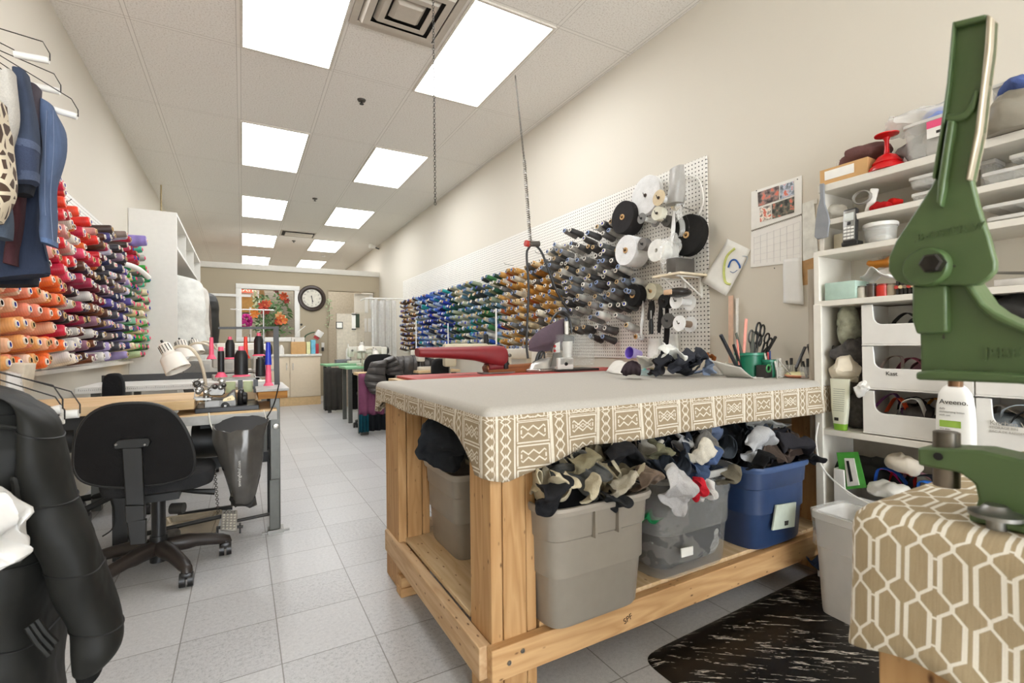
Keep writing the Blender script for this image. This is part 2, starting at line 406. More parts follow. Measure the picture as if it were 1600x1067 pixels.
# chains from the ceiling
def chain(p, q, r, n):
    mb = MB(); p = V(p); q = V(q)
    for i in range(n):
        c = p.lerp(q, (i+.5)/n); h = (q-p).length/n*.62; s_ = (1, 0) if i % 2 else (0, 1)
        mb.tube([c+V((s_[0]*r*math.cos(a), s_[1]*r*math.cos(a), h*math.sin(a))) for a in [2*PI*k/8 for k in range(8)]], .0016, 4, closed=True)
    return mb
p = at(680, -60, Z=CZ); p = at(680, 320, Y=2.45); 
solo('hanging_chain', 'long thin metal chain hanging free beside the square air diffuser', 'chain', chain((p.x, p.y, CZ), (p.x, p.y, p.z), .006, 92), P('#4c4842', .45, .6))
cx, cy = at(826, 375, Y=2.48).x, 2.48
q0 = at(805, 118, Z=CZ); q1 = at(819, 250, Y=2.62); q2 = at(829, 383, Y=2.48)
t = T('spring_hanger', 'thin chain with a steel coil spring holding up the iron cable', 'spring hanger', q0)
t.p('chain', chain(q0, q1, .006, 60), P('#4c4842', .45, .6))
sp_ = [q1.lerp(q2, k/200)+V((math.cos(k*1.3)*.009, math.sin(k*1.3)*.009, 0)) for k in range(201)]
t.p('coil_spring', MB().tube(sp_, .0035, 5), P('#8a867f', .35, .8))
# clock
p = at(487.5, 466, Y=YB-.03)
t = T('wall_clock', 'large round wall clock with dark brown rim and roman numerals', 'clock', (p.x, YB-.03, p.z))
ax = (0, -1, 0); c0 = V((p.x, YB, p.z))
t.p('rim', MB().lath([(.17, 0), (.245, 0), (.25, .03), (.235, .05), (.2, .055), (.182, .04), (.178, .022), (.17, .022)], c0, ax, 40), P('#33241c', .35))
t.p('dial', MB().lath([(0, 0), (.18, 0), (.18, .02), (0, .02)], c0, ax, 40), P('#ddd8ca', .6))
for k, s_ in enumerate('XII I II III IIII V VI VII VIII IX X XI'.split()):
    a = k*PI/6; d = V((math.sin(a), 0, math.cos(a)))
    text(t, s_, c0+d*.14+V((0, -.0212, 0)), (math.cos(a), 0, -math.sin(a)), d, .042, P('#4a443c', .7), 'numeral')
for nm, a, L, w in (('hour_hand', R(165), .075, .012), ('minute_hand', R(176), .11, .008)):
    d = V((math.sin(a), 0, math.cos(a))); t.p(nm, MB().bar(c0+V((0, -.026, 0))-d*.05, c0+V((0, -.026, 0))+d*L, w, .003, (0, 1, 0)), BLACK)
# ------------------------------------------------------------------ pegboards and thread
m = Mat('pegboard_white', .45, spec=.4); x, y, z = m.xyz()
hy = ((y/.0254).fr()-.5); hz = ((z/.0254).fr()-.5)
hole = (hy*hy+hz*hz).lt(.035)
m.col(m.mix(hole, m.mix(m.noise(2), '#e2ded6', '#e8e5de'), '#4a4640')); m.bump(hole*-1, .5, .004); PEGB = m.m
def hooks(spots, x, sgn):
    mb = MB()
    for y, z in spots: mb.tube([(x, y, z), (x+sgn*.1, y, z+.008), (x+sgn*.115, y, z+.024)], .0022, 5)
    return mb
tl = T('pegboard', 'white pegboard on the side wall under orange, red, purple and green thread', 'pegboard', (XL+.006, 4.3, .93))
tl.p('perforated_panel', MB().b2((XL+.002, 2.3, .93), (XL+.012, 6.0, 2.06)), PEGB)
tr = T('pegboard', 'long white pegboard behind the tape rolls and grey, tan, green and blue thread', 'pegboard', (XR-.006, 5, .94))
tr.p('perforated_panel', MB().b2((XR-.012, 1.935, .935), (XR-.002, 8.2, 2.17)), PEGB)
tl.p('ledge', MB().b2((XL+.012, 2.5, .905), (XL+.05, 6.0, .93)), WHITEP)

CORE = {'blue': P('#2438a0', .4), 'white': P('#e6dfd2', .6), 'kraft': P('#c9a877', .7), 'pink': P('#f0567f', .4), 'dull': P('#8396bd', .5)}
_sm = {}
def thread_mesh(col, r0, r1, L):
    k = (col, r0, r1, L)
    if k not in _sm:
        prof = [(0, 0), (r0*.8, 0), (r0, .006), (r1, L-.012), (r1*.86, L-.003), (.013, L-.001), (.011, L-.006), (0, L-.006)]
        m = Mat('thread_'+col.strip('#'), .45, spec=.4); x, y, z = m.xyz(); w = (z*700).sin(); s_ = (z*95).sin()
        m.col(m.mix(m.noise(30)*.5+s_*.18+w*.08+.2, shade(col, .8), shade(col, 1.12))); m.bump(w, .12, .001)
        o = mk('thread_cone', MB().lathe(prof, n=14), m.m); _sm[k] = o.data; bpy.data.objects.remove(o)
    return _sm[k]
_cm = {}
def core_mesh(kind, L, r=.0125):
    k = (kind, L, r)
    if k not in _cm:
        mb = MB().lathe([(0, L-.001), (r*.85, L-.001), (r*.85, L+.004), (r*1.2, L+.005), (r*1.28, L+.002), (r*1.28, L-.008)], n=12)
        o = mk('core', mb, [P('#e4dccb', .6), CORE[kind]] if kind in ('blue', 'pink') else [CORE[kind], P('#2e2a26', .8)]); _cm[k] = o.data; bpy.data.objects.remove(o)
        for p in _cm[k].polygons:
            c = p.center; p.material_index = 1 if (c.x**2+c.y**2)**.5 < r*.86 else 0
    return _cm[k]
def place_spool(name, label, cat, group, p, axis, col, r0, r1, L, core):
    o = bpy.data.objects.new(name, thread_mesh(col, r0, r1, L)); COL.objects.link(o)
    o.location = p; o.rotation_euler = V(axis).to_track_quat('Z', 'Y').to_euler()
    tag(o, label, cat, group)
    if core:
        c = bpy.data.objects.new('core', core_mesh(core, L)); COL.objects.link(c); c.parent = o; c['label'] = core.replace('dull', 'pale blue')+' core'
    return o
class Mass:
    """all the far-off spools of one wall as a single mesh"""
    def __init__(s): s.v = []; s.f = []; s.mi = []; s.mats = []
    def add(s, me, M, mats):
        b = len(s.v); s.v += [M @ v.co for v in me.vertices]
        for m in mats:
            if m not in s.mats: s.mats.append(m)
        for p in me.polygons: s.f.append([b+i for i in p.vertices]); s.mi.append(s.mats.index(mats[0]))
    def build(s, name, label, cat):
        me = bpy.data.meshes.new(name); me.from_pydata(s.v, [], s.f)
        for m in s.mats: me.materials.append(m)
        me.polygons.foreach_set('material_index', s.mi); me.polygons.foreach_set('use_smooth', [True]*len(s.f)); me.update()
        me.set_sharp_from_angle(angle=R(40))
        o = bpy.data.objects.new(name, me); COL.objects.link(o); return tag(o, label, cat, kind='stuff')
PAL = {
 'peach': [('peach', '#f5b08c'), ('coral', '#f27a52'), ('salmon', '#f08c70'), ('pale orange', '#f6a765'), ('bright orange', '#ee6a2a'), ('cream pink', '#f1cbb4'), ('light coral', '#f6916e')],
 'red': [('scarlet', '#d62a1e'), ('red orange', '#e8482a'), ('deep red', '#b01f2c'), ('crimson', '#c21f3f'), ('hot pink', '#dd4468'), ('vivid orange', '#ee6c28'), ('dusty rose', '#cf8f88'), ('cherry', '#c8202a'), ('ivory', '#e4dccf')],
 'plum': [('dark plum', '#3f2230'), ('burgundy', '#5e1c2b'), ('chocolate', '#55301f'), ('near black', '#231c20'), ('maroon', '#6e2430'), ('chestnut', '#7b4426'), ('pale grey', '#c9c4bf'), ('dusky mauve', '#8c5f74'), ('aubergine', '#33203a'), ('raspberry', '#a8284c')],
 'purple': [('violet', '#5a4a96'), ('mauve', '#8d7488'), ('navy', '#24284e'), ('taupe', '#8a7870'), ('indigo', '#3c3670'), ('dark brown', '#41302a'), ('lilac', '#a694c4'), ('charcoal', '#454248'), ('pale lavender', '#cbc4d8')],
 'green': [('mint', '#8cc4a4'), ('emerald', '#1f9a5c'), ('leaf green', '#3aa23a'), ('cream', '#e2d5b0'), ('pale green', '#b4c79a'), ('forest green', '#1f5a3a'), ('stone grey', '#a3a49c'), ('sea green', '#4fb596'), ('straw', '#e0c890'), ('slate', '#6f746f')],
 'grey': [('charcoal', '#5a5856'), ('slate grey', '#6a6c6c'), ('near black', '#3a3938'), ('blue grey', '#74797f'), ('mid grey', '#868480'), ('graphite', '#4c4b4a'), ('dove grey', '#b5b2aa'), ('pewter', '#979590'), ('silver grey', '#cfccc2'), ('ash grey', '#a6a39b'), ('coal', '#444240')],
 'tan': [('ochre', '#c18a3c'), ('tan', '#cfa05c'), ('cream', '#d8c8a4'), ('mustard', '#b98a44'), ('rust', '#a8592c'), ('sand', '#d3b98c'), ('ivory', '#ddd6c6'), ('caramel', '#a8702e'), ('steel grey', '#7a7d80'), ('bone', '#cfc6b2'), ('pale cream', '#e0d8c4'), ('dark grey', '#55524e')],
 'green2': [('forest green', '#27543e'), ('olive', '#6b6d4c'), ('sage', '#a3ad92'), ('bottle green', '#1d3f35'), ('teal', '#1f6a68'), ('grey green', '#7b877a'), ('moss', '#4e5c3c'), ('stone', '#bcb9a4'), ('leaf green', '#3d7a48'), ('dark slate', '#343c40'), ('steel blue', '#5c8499'), ('cream', '#d4cfbc'), ('pale grey', '#bdbbb2'), ('pale sage', '#bcc4ac')],
 'blue': [('royal blue', '#2436a4'), ('navy', '#1e2448'), ('cobalt', '#2c56b4'), ('sky blue', '#7fa6d2'), ('deep blue', '#22307c'), ('pale blue', '#a9bdd4'), ('turquoise', '#2a9c9c'), ('ink', '#282c3c'), ('cornflower', '#4c74c0'), ('light grey', '#c3c2ba'), ('cream', '#d6d0bf'), ('pale grey', '#b4b2aa'), ('pale sage', '#b9bfae'), ('dark teal', '#2c5560')],
 'brown': [('dark brown', '#4a362a'), ('cream', '#d6cab2'), ('tan', '#b08e68'), ('walnut', '#66482f'), ('beige', '#c4b294'), ('bone', '#ded5c4'), ('espresso', '#382a24'), ('copper', '#9a6238')]}
def pick(pal, y, z, k):
    # runs of one colour, as the spools are sorted
    i = int(abs(math.sin(math.floor(y/.2)*12.9+math.floor(z/.12)*7.7+k))*1000)
    return rnd.choice(PAL[pal]) if rnd.random() < .6 else PAL[pal][i % len(PAL[pal])]
massL, massR = Mass(), Mass()
def run(side):
    px, sgn = (XL+.012, 1) if side == 'L' else (XR-.012, -1)
    pitch = .088 if side == 'L' else .0762
    tilt = R(8) if side == 'L' else R(15)
    y0 = 2.62 if side == 'L' else 2.44
    cand = []
    for i in range(46 if side == 'L' else 73):
        y = y0+i*pitch
        for j in range(14):
            z = (.975 if side == 'L' else .985)+j*.0762
            if side == 'L':
                top = 1.45 if y < 3.0 else 1.99 if y < 3.35 else 1.99-.17*(y-3.35)/.5 if y < 3.9 else 1.8+.2*min(1, (y-3.9)/1.2)
                if z > top or y > 6.35: continue
                if y > 5.7 and z > 1.85: continue
                if rnd.random() < (.12 if z < 1.7 else .3): continue
                if y > 4.3 and z < .99 and rnd.random() < .5: continue
                pal = 'peach' if (y < 3.25 and z < 1.5) else 'red' if y < 3.55 or (z > 1.55 and y < 4.2) else 'plum' if y < 4.35 else 'purple' if y < 5.15 else 'green'
                if z < 1.13 and y < 3.45: pal = 'peach'
                if 3.25 < y < 3.6 and z < 1.32: pal = rnd.choice(('plum', 'red', 'plum'))
                if pal == 'green' and z > 1.75: pal = 'red' if y < 5.6 else 'green'
                big = y < 3.5 or rnd.random() < .35
                g = (.036, .030, .15) if big else (.030, .025, .13)
                core = 'pink' if pal in ('purple', 'green') and rnd.random() < .6 else rnd.choice(('blue', 'blue', 'white', 'kraft'))
            else:
                top = 1.74 if y < 2.62 else 1.9 if y < 3.15 else 1.84 if y < 3.6 else 1.80
                bot = 1.02 if y < 2.7 else 1.05 if y < 3.15 else .96
                if z > top or z < bot: continue
                if y < 3.2 and z < 1.27 and rnd.random() < .55: continue
                if rnd.random() < .1+max(0, z-1.65)*1.2: continue
                if 4.45 < y < 4.62 and z < 1.35: continue
                pal = 'grey' if y < 3.25+.25*rnd.random() else 'tan' if y < 4.35 else 'green2' if y < 5.75 else 'blue' if y < 7.1 else 'brown'
                if 4.4 < y < 5.2 and z < 1.3 and rnd.random() < .5: pal = 'blue'
                g = (.027, .021, .125) if rnd.random() < .7 else (.031, .027, .11)
                core = rnd.choice(('dull', 'white', 'kraft', 'blue', 'dull'))
            cand.append((y, i, j, z, pal, g, core))
    for n, (y, i, j, z, pal, g, core) in enumerate(cand):
        cn, col = pick(pal, y, z, 1 if side == 'L' else 5)
        a = tilt+rnd.uniform(-.05, .05)
        ax = V((sgn*math.cos(a), rnd.uniform(-.06, .06), math.sin(a))).normalized()
        p = V((px+sgn*rnd.uniform(.003, .03), y+rnd.uniform(-.008, .008), z+rnd.uniform(-.008, .008)))
        far = n >= 285
        if far:
            M = Matrix.Translation(p) @ ax.to_track_quat('Z', 'Y').to_matrix().to_4x4(); me = thread_mesh(col, *g)
            ms = massL if side == 'L' else massR; ms.add(me, M, [me.materials[0]])
            cm = core_mesh(core, g[2]); ms.add(cm, M, [cm.materials[1 if core in ('blue', 'pink') else 0]])
        elif side == 'L':
            place_spool('thread_cone', '%s thread cone, %s row up, %s peg along from the hanging jeans' % (cn, ordn(j), ordn(i)), 'thread cone', 'thread cones on the side wall pegboard', p, ax, col, *g, core)
        else:
            two = y < 3.6 and rnd.random() < .3
            place_spool('thread_spool', '%s thread spool, %s row up, %s peg along from the tape rolls' % (cn, ordn(j), ordn(i)), 'thread spool', 'thread spools on the long pegboard', p+ax*(.05 if two else 0), ax, col, *g, core)
run('L'); run('R')
massL.build('thread_cones_beyond', 'the further thread cones, mauve to green, massed on the side wall pegboard', 'thread cones')
massR.build('thread_spools_beyond', 'the further thread spools, green, blue and brown, massed along the long pegboard', 'thread spools')
hk = [(3.35+.088*k, 1.98-.02*k) for k in range(5)]+[(3.28, 2.03), (4.2, 1.83), (4.4, 1.85), (5.8, 1.92), (6.0, 1.87)]
tl.p('hook', hooks([s_ for s_ in hk if s_[0] < 5.98], XL+.012, 1), DARKM)['kind'] = 'stuff'
tr.p('hook', hooks([(2.58+.0762*k, z) for k in range(0, 9) for z in (1.9+.01*(k % 3), 1.16) if (k*7+int(z*10)) % 3]+[(3.4, 1.9), (3.7, 1.87), (4.3, 1.86), (2.1, 1.98), (2.03, 1.86), (2.2, 1.3), (2.12, 1.18)], XR-.012, -1), DARKM)['kind'] = 'stuff'
# odd pieces among the thread
place_spool('thread_cone', 'large lilac thread cone at the far top of the side wall pegboard', 'thread cone', None, (XL+.02, 5.3, 1.98), (1, 0, .1), '#8a78b8', .06, .045, .24, 'pink')
p = at(205, 415, X=-.8)
solo('bent_tube', 'bent white tube sticking out over the green thread cones', 'tube', MB().tube(crv([(XL+.02, p.y, p.z-.02), (XL+.13, p.y, p.z+.01), (XL+.22, p.y+.1, p.z-.01), (XL+.28, p.y+.2, p.z-.07)]), .022, 10), WHITEP)

# ------------------------------------------------------------------ rolls of tape and elastic on the long pegboard
def disc(px, py, r_px, L, col, label, name='tape_roll', cat='roll', hub='#c9a06a', hubr=.02, xoff=.1, flange=None, tilt=.06, matc=None):
    """roll hung on a peg; its front face centred on a pixel, axis towards the room"""
    X = XR-.012-xoff
    p = at(px, py, X=X); dep = (p-V((0, 0, EYE))).dot(CD); r = r_px*dep/F_PX
    t = T(name, label, cat, p+V((L*.5, 0, -r))); ax = V((-1, 0, tilt)).normalized()
    mt = matc or cloth(col)
    b = p-ax*L
    if flange is None:
        t.p('wound_tape', MB().lath([(hubr, 0), (r*.96, 0), (r, .004), (r, L-.004), (r*.97, L), (hubr, L-.003), (hubr, 0)], b, ax, 36), mt)
    else:
        t.p('front_flange', MB().lath([(hubr*.6, L-.004), (r, L-.004), (r, L), (hubr*.6, L), (hubr*.6, L-.004)], b, ax, 30), P(flange, .6))
        t.p('back_flange', MB().lath([(hubr*.6, 0), (r, 0), (r, .004), (hubr*.6, .004), (hubr*.6, 0)], b, ax, 30), P(flange, .6))
        t.p('barrel', MB().lath([(hubr*.6, .004), (r*.42, .004), (r*.42, L-.004), (hubr*.6, L-.004), (hubr*.6, .004)], b, ax, 24), mt)
    t.p('hub', MB().lath([(hubr*.55, L-.02), (hubr*.55, L+.003), (hubr, L+.003), (hubr, L-.01)], b, ax, 16), P(hub, .7))
    t.p('peg_hook', MB().tube([V((XR-.012, p.y, p.z-.005)), p+ax*.012+V((0, 0, -.004)), p+ax*.02+V((0, 0, .014))], .0025, 6), DARKM)
    return t, p, ax, r
disc(972, 339, 25.5, .11, '#2a2828', 'big black elastic roll, uppermost beside the grey thread spools', xoff=.13)
disc(1008, 305, 31, .035, '#e8e5de', 'wide thin white interfacing disc at the top of the roll wall', xoff=.08, hub='#4a3a30', hubr=.012)
disc(1029, 309, 12.5, .16, '#e9e6df', 'empty card reel with white barrel below the bagged fabric', 'card_reel', 'reel', flange='#c9b592', xoff=.22, hub='#5a4a3a', hubr=.01)
disc(1026, 333, 11, .05, '#d9d0bd', 'small cream tape roll under the empty card reel', xoff=.18, hub='#4c4238', hubr=.008)
disc(1002, 341, 8.5, .13, '#d8d6d0', 'grey flanged spool with white barrel right of the black elastic roll', 'ribbon_spool', 'spool', flange='#6d6a66', xoff=.2, hub='#2d2b29', hubr=.008)
disc(1041, 345, 9, .05, '#55524e', 'little charcoal ribbon roll left of the second black elastic', xoff=.14, hub='#2d2b29', hubr=.008)
disc(1072, 367, 32.5, .05, '#201f1e', 'biggest black elastic roll hanging next to the pegboard edge', xoff=.1)
disc(977, 391, 24, .13, '#e6e4de', 'fat white elastic roll below the uppermost black one', xoff=.17, hub='#b89262')
disc(1003, 381, 9.5, .05, '#77736f', 'grey ribbon reel tucked behind the fat white roll', xoff=.16, hub='#3a3734', hubr=.008)
disc(988, 461, 17.5, .06, '#1d1c1b', 'black tape roll level with the wall shelf', xoff=.12)
disc(1016, 455, 13, .07, '#dccfb6', 'cream bias tape roll beside the black one under the shelf', xoff=.06, hubr=.012)
disc(1056, 470, 12.5, .12, '#eceae4', 'pair of white flanges on a white reel under the shelf', 'ribbon_reel', 'reel', flange='#efede7', xoff=.2, hub='#8a867f', hubr=.006)
disc(1042, 501, 12, .02, '#5a5754', 'flat dark grey ribbon reel with a pale tag below the white reel', xoff=.14, hub='#2d2b29', hubr=.006)
disc(1061, 505, 12.5, .1, '#8a7768', 'white faced reel with brown barrel, lowest of the reels', 'ribbon_reel', 'reel', flange='#efede8', xoff=.16, hub='#4a463f', hubr=.004)
disc(993, 526, 5.5, .06, '#e2ddd0', 'tiny wooden cored white spool above the purple cone', xoff=.1, hub='#b0834f', hubr=.016)
disc(1036, 470, 11, .06, '#242322', 'short black elastic roll hanging by the black strap', xoff=.12, hub='#35302b', hubr=.01)
p = at(983, 551, X=2.26)
t = T('empty_cone', 'empty lilac plastic thread cone low on the pegboard', 'thread cone', (p.x+.05, p.y, p.z-.04))
t.p('shell', MB().lath([(.018, 0), (.04, .1), (.043, .1), (.021, -.002)], p+V((.1, 0, -.01)), (-1, 0, .1), 20), P('#b3a2dc', .4))
t.p('inside', MB().lath([(0, .02), (.022, .02), (.039, .098)], p+V((.1, 0, -.01)), (-1, 0, .1), 20), P('#7a5fc4', .4))
# bagged roll, bagged fabric
p = at(1025, 391, X=2.22); ax = V((-1, 0, .06))
t = T('bagged_roll', 'white elastic roll wrapped in clear plastic above the wall shelf', 'roll', (p.x+.06, p.y, p.z-.08))
t.p('wound_tape', MB().lath([(.012, 0), (.068, 0), (.07, .15), (.012, .15), (.012, 0)], p-ax*.15, ax, 28), P('#dedcd6', .5))
t.p('plastic_wrap', rag((p.x+.05, p.y-.05, p.z-.01), .2, .2, 3, .5, Matrix.Rotation(1.4, 3, 'X')), P('#eeede9', .12, alpha=.2, var=.02), solid=.001)
p = at(1063, 288, X=2.36)
solo('fabric_bundle', 'bundle of grey fabric in plastic standing at the pegboard top', 'fabric', loft([((p.x-.03, p.y+.045, p.z+.09), (p.x-.03, p.y-.055, p.z+.1), .03), ((p.x-.03, p.y+.055, p.z), (p.x-.03, p.y-.05, p.z), .05), ((p.x-.03, p.y+.075, p.z-.12), (p.x-.03, p.y-.03, p.z-.12), .045)], (1, 0, 0), wr=.03, seed=4), P('#a9a6a0', .35, bump=.4))
p = at(1032, 345, X=2.3)
solo('bubble_wrap', 'hanging length of clear plastic between the card reel discs', 'plastic wrap', MB().grid(lambda u, v: V((p.x+.05+.02*math.sin(9*u), p.y-.16+.1*u+.02*math.sin(6*v), p.z+.12-.24*v)), 8, 10), CLEAR, solid=.001)
p = at(1098, 275, X=2.43)
solo('cable', 'white cable looped over hooks at the pegboard corner', 'cable', MB().tube(crv([(2.44, p.y+.18, p.z+.03), (2.42, p.y+.1, p.z+.03), (2.42, p.y+.02, p.z-.02), (2.42, p.y-.01, p.z-.15), (2.43, p.y+.03, p.z-.22)]), .005, 6), WHITEP)
# little wall shelf
p = at(997, 434, X=2.2); q = at(1106, 446, X=2.44); q2 = at(1060, 430, X=2.2)
z0 = p.z-.005; ya, yb = q.y+.0, p.y-.12
t = T('wall_shelf', 'small white bracket shelf on the pegboard holding a dark box', 'shelf', (2.33, (ya+yb)/2, z0-.01))
t.p('board', MB().b2((2.2, ya, z0-.012), (XR-.012, yb, z0)), P('#e2d3b8', .5))
for yy in (ya+.05, yb-.04): t.p('bracket', MB().b2((2.23, yy-.006, z0-.02), (XR-.012, yy+.006, z0-.012)).b2((XR-.03, yy-.006, z0-.14), (XR-.012, yy+.006, z0-.012)).bar((2.26, yy, z0-.02), (XR-.02, yy, z0-.13), .01, .01), WHITEP)
for k, yy in enumerate((ya+.12, yb-.1)): t.p('prop', MB().bar((2.24, yy, z0), (2.4, yy+.02, z0+.11), .012, .012), WHITEP)
solo('storage_box', 'dark grey plastic box on the small wall shelf', 'box', MB().b2((2.25, ya+.15, z0), (2.42, yb-.14, z0+.1), bev=.01), P('#595550', .35))
p = at(1051, 446, X=2.2)
t = T('bagged_tape', 'black taped bundle in plastic hanging beneath the wall shelf', 'tape bundle', (p.x+.05, p.y, p.z-.08))
t.p('bundle', MB().ball((p.x+.05, p.y, p.z-.04), (.08, .07, .03)), P('#2a2725', .25)); t.p('card', MB().box((p.x-.03, p.y+.01, p.z-.04), (.01, .06, .03), bev=.004), P('#c9a583', .6))
# straps and tools hanging down
def hang(px, py, py2, w, X, col, label, name='elastic_strap', cat='strap', th=.004):
    p = at(px, py, X=X); q = at(px, py2, X=X)
    return solo(name, label, cat, MB().grid(lambda u, v: V((X+.012*math.sin(5*v+u), p.y+w*(u-.5)+.004*math.sin(7*v), p.z+(q.z-p.z)*v)), 3, 14), cloth(col) if isinstance(col, str) else col, solid=th)
hang(1041, 478, 555, .035, 2.36, '#1f1d1c', 'wide black elastic strap hanging down to the scrap pile')
hang(1031, 472, 520, .03, 2.33, '#1f1d1c', 'short black elastic loop hanging from a hook')
hang(1003, 470, 528, .02, 2.36, '#dcd9d0', 'thin white ribbon dangling by the tape roll')
hang(1051, 330, 385, .022, 2.3, '#e7e4dc', 'white elastic end hanging before the biggest black roll')
for k, (px, a, b, w, c, l) in enumerate(((1022, 530, 572, .1, '#e4e1d9', 'pale bag hanging low on the pegboard under the straps'), (1051, 522, 570, .07, '#dfdcd3', 'second pale bag hanging low next to the black strap'))):
    hang(px, a, b, w, 2.41, P(c, .5, bump=.3), l, 'hanging_bag', 'bag', .02)
p = at(1017, 485, X=2.33); q = at(1017, 522, X=2.33)
t = T('screwdriver', 'black handled tool hanging below the bias tape', 'tool', (p.x, p.y, q.z))
t.p('handle', MB().lath([(0, 0), (.014, 0), (.017, .06), (.012, .1), (0, .1)], (p.x, p.y, q.z), (0, 0, 1), 10), BLACK); t.p('shaft', MB().cyl((p.x, p.y, q.z+.1), (p.x, p.y, p.z), .006), STEEL)
hang(1017, 470, 500, .05, 2.36, '#24211f', 'black cloth tag hanging behind the tool', 'cloth_tag', 'cloth')
# ------------------------------------------------------------------ cutting table
TX0, TX1, TY0, TY1, TZ = .6, 2.43, 1.19, 2.38, .855
t = T('cutting_table', 'sturdy pine cutting table with lower plywood shelf under a patterned cloth', 'work table', (1.5, 1.78, 0))
t.p('tabletop', MB().b2((TX0-.005, TY0-.01, .8), (TX1, TY1, TZ)), PLYY, bevel=.003)
def post(x, y, w=.15, d=.14):
    mb = MB()
    mb.b2((x, y, 0), (x+.036, y+d, .8)).b2((x+.039, y, .0), (x+w-.036, y+d-.003, .8)).b2((x+w-.033, y+.004, 0), (x+w, y+d, .8)); return mb
t.p('leg', post(.6, 1.2), WOODZ, bevel=.003); t.p('leg', post(.575, 2.02, .14, .2), WOODZ, bevel=.003)
t.p('leg', post(2.27, 1.2), WOODZ, bevel=.003); t.p('leg', post(2.27, 2.02), WOODZ, bevel=.003)
t.p('front_rail', MB().b2((.585, 1.17, .118), (2.42, 1.203, .208)), WOODX, bevel=.003)
t.p('side_rail', MB().b2((.562, 1.203, .115), (.598, 2.2, .207)), WOODY, bevel=.003)
t.p('side_rail', MB().b2((2.42, 1.203, .115), (2.45, 2.2, .207)), WOODY, bevel=.003)
t.p('back_rail', MB().b2((.59, 2.2, .118), (2.42, 2.235, .208)), WOODX, bevel=.003)
t.p('shelf_board', MB().b2((.605, 1.36, .203), (2.42, 2.215, .22)).b2((.79, 1.205, .203), (2.42, 1.36, .22)), PLYY, bevel=.002)
t.p('cleat', MB().b2((.76, 1.205, .17), (.83, 1.34, .222)), WOODX)
t.p('foot_block', MB().b2((.565, 1.96, 0), (.68, 2.03, .036)), WOODX, bevel=.003); t.p('foot_block', MB().b2((.568, 1.965, .037), (.675, 2.03, .078)), WOODX, bevel=.003)
for px, py in ((796, 1036), (817, 1017)):
    p = at(px, py, Y=1.169); t.p('bolt_head', MB().lath([(0, 0), (.0075, 0), (.006, .004), (.003, .004), (.003, .002), (0, .002)], (p.x, 1.171, p.z), (0, -1, 0), 14), STEEL)
text(t, 'SPF', at(981, 967, Y=1.1695), (1, 0, .35), (-.3, 0, 1), .026, P('#2d2118', .9), 'stamp')
def cloth_over(x0, x1, y0, y1, z, hang, r=.028, seed=1, wob=.012, du=.02):
    """tablecloth: flat top, rounded edge and a skirt that hangs; uv = (along the edge, drop)"""
    per = []; rc = .03
    def side(p, q, s):
        p = V(p); q = V(q); L = (q-p).length; n = max(2, int(L/du)); d = (q-p)/L; nn = V((d.y, -d.x))
        for i in range(n+1): per.append((p+d*(L*i/n), nn, s, L*i/n))
    A = [((x0, y1-rc), (x0, y0+rc), 0), ((x0+rc, y0), (x1-rc, y0), 1), ((x1, y0+rc), (x1, y1-rc), 2), ((x1-rc, y1), (x0+rc, y1), 3)]
    off = 0; us = []
    for k, (p, q, s) in enumerate(A):
        n0 = len(per); side(p, q, s)
        L = per[-1][3]
        if s == 0: us += [(-(L-per[i][3])-.0) for i in range(n0, len(per))]; 
        else: us += [off+per[i][3] for i in range(n0, len(per))]
        if s: off += L+.05
        # rounded corner
        c = V(((x0+rc, y0+rc), (x1-rc, y0+rc), (x1-rc, y1-rc), (x0+rc, y1-rc))[k]); a0 = (PI, 1.5*PI, 0, .5*PI)[k]
        for j in (1, 2, 3):
            a = a0+PI/2*j/4; d = V((math.cos(a), math.sin(a))); per.append((c+d*rc, d, s if j < 3 else (s+1) % 4, 0)); us.append((us[-1]+.01))
    mb = MB(); bm = mb.bm; uvl = bm.loops.layers.uv.new('UVMap'); uvd = {}
    rows = []
    lev = [('top', a) for a in (0, 30, 60, 90)]+[('h', k/9) for k in range(1, 10)]
    for kind, a in lev:
        row = []
        for i, (p, nn, s, c) in enumerate(per):
            if kind == 'top':
                aa = R(a); q = V((p.x-nn.x*r*(1-math.sin(aa)), p.y-nn.y*r*(1-math.sin(aa)), z-r*(1-math.cos(aa)))); v = -r+r*aa/1.57*1.3
            else:
                h = hang(p.x, p.y); dz = r+(h-r)*a; w = noise.noise(V((p.x*7, p.y*7, seed+a*.6)))
                o_ = wob*a*(w+.35)
                q = V((p.x+nn.x*o_, p.y+nn.y*o_, z-dz)); v = dz
            vv = bm.verts.new(q); uvd[vv] = (us[i], v); row.append(vv)
        rows.append(row)
    n = len(per)
    for a, b in zip(rows, rows[1:]):
        for k in range(n): bm.faces.new((a[k], b[k], b[(k+1) % n], a[(k+1) % n]))
    top = bm.faces.new(rows[0])
    for f in bm.faces:
        vs = [uvd[l.vert] for l in f.loops]
        lo, hi = min(u for u, _ in vs), max(u for u, _ in vs)
        for l in f.loops:
            u, v = uvd[l.vert]
            if f == top: v = -.1
            elif hi-lo > .4: u = lo if u == lo else (u if u-lo < .4 else lo-.01)
            l[uvl].uv = (u, v)
    return mb
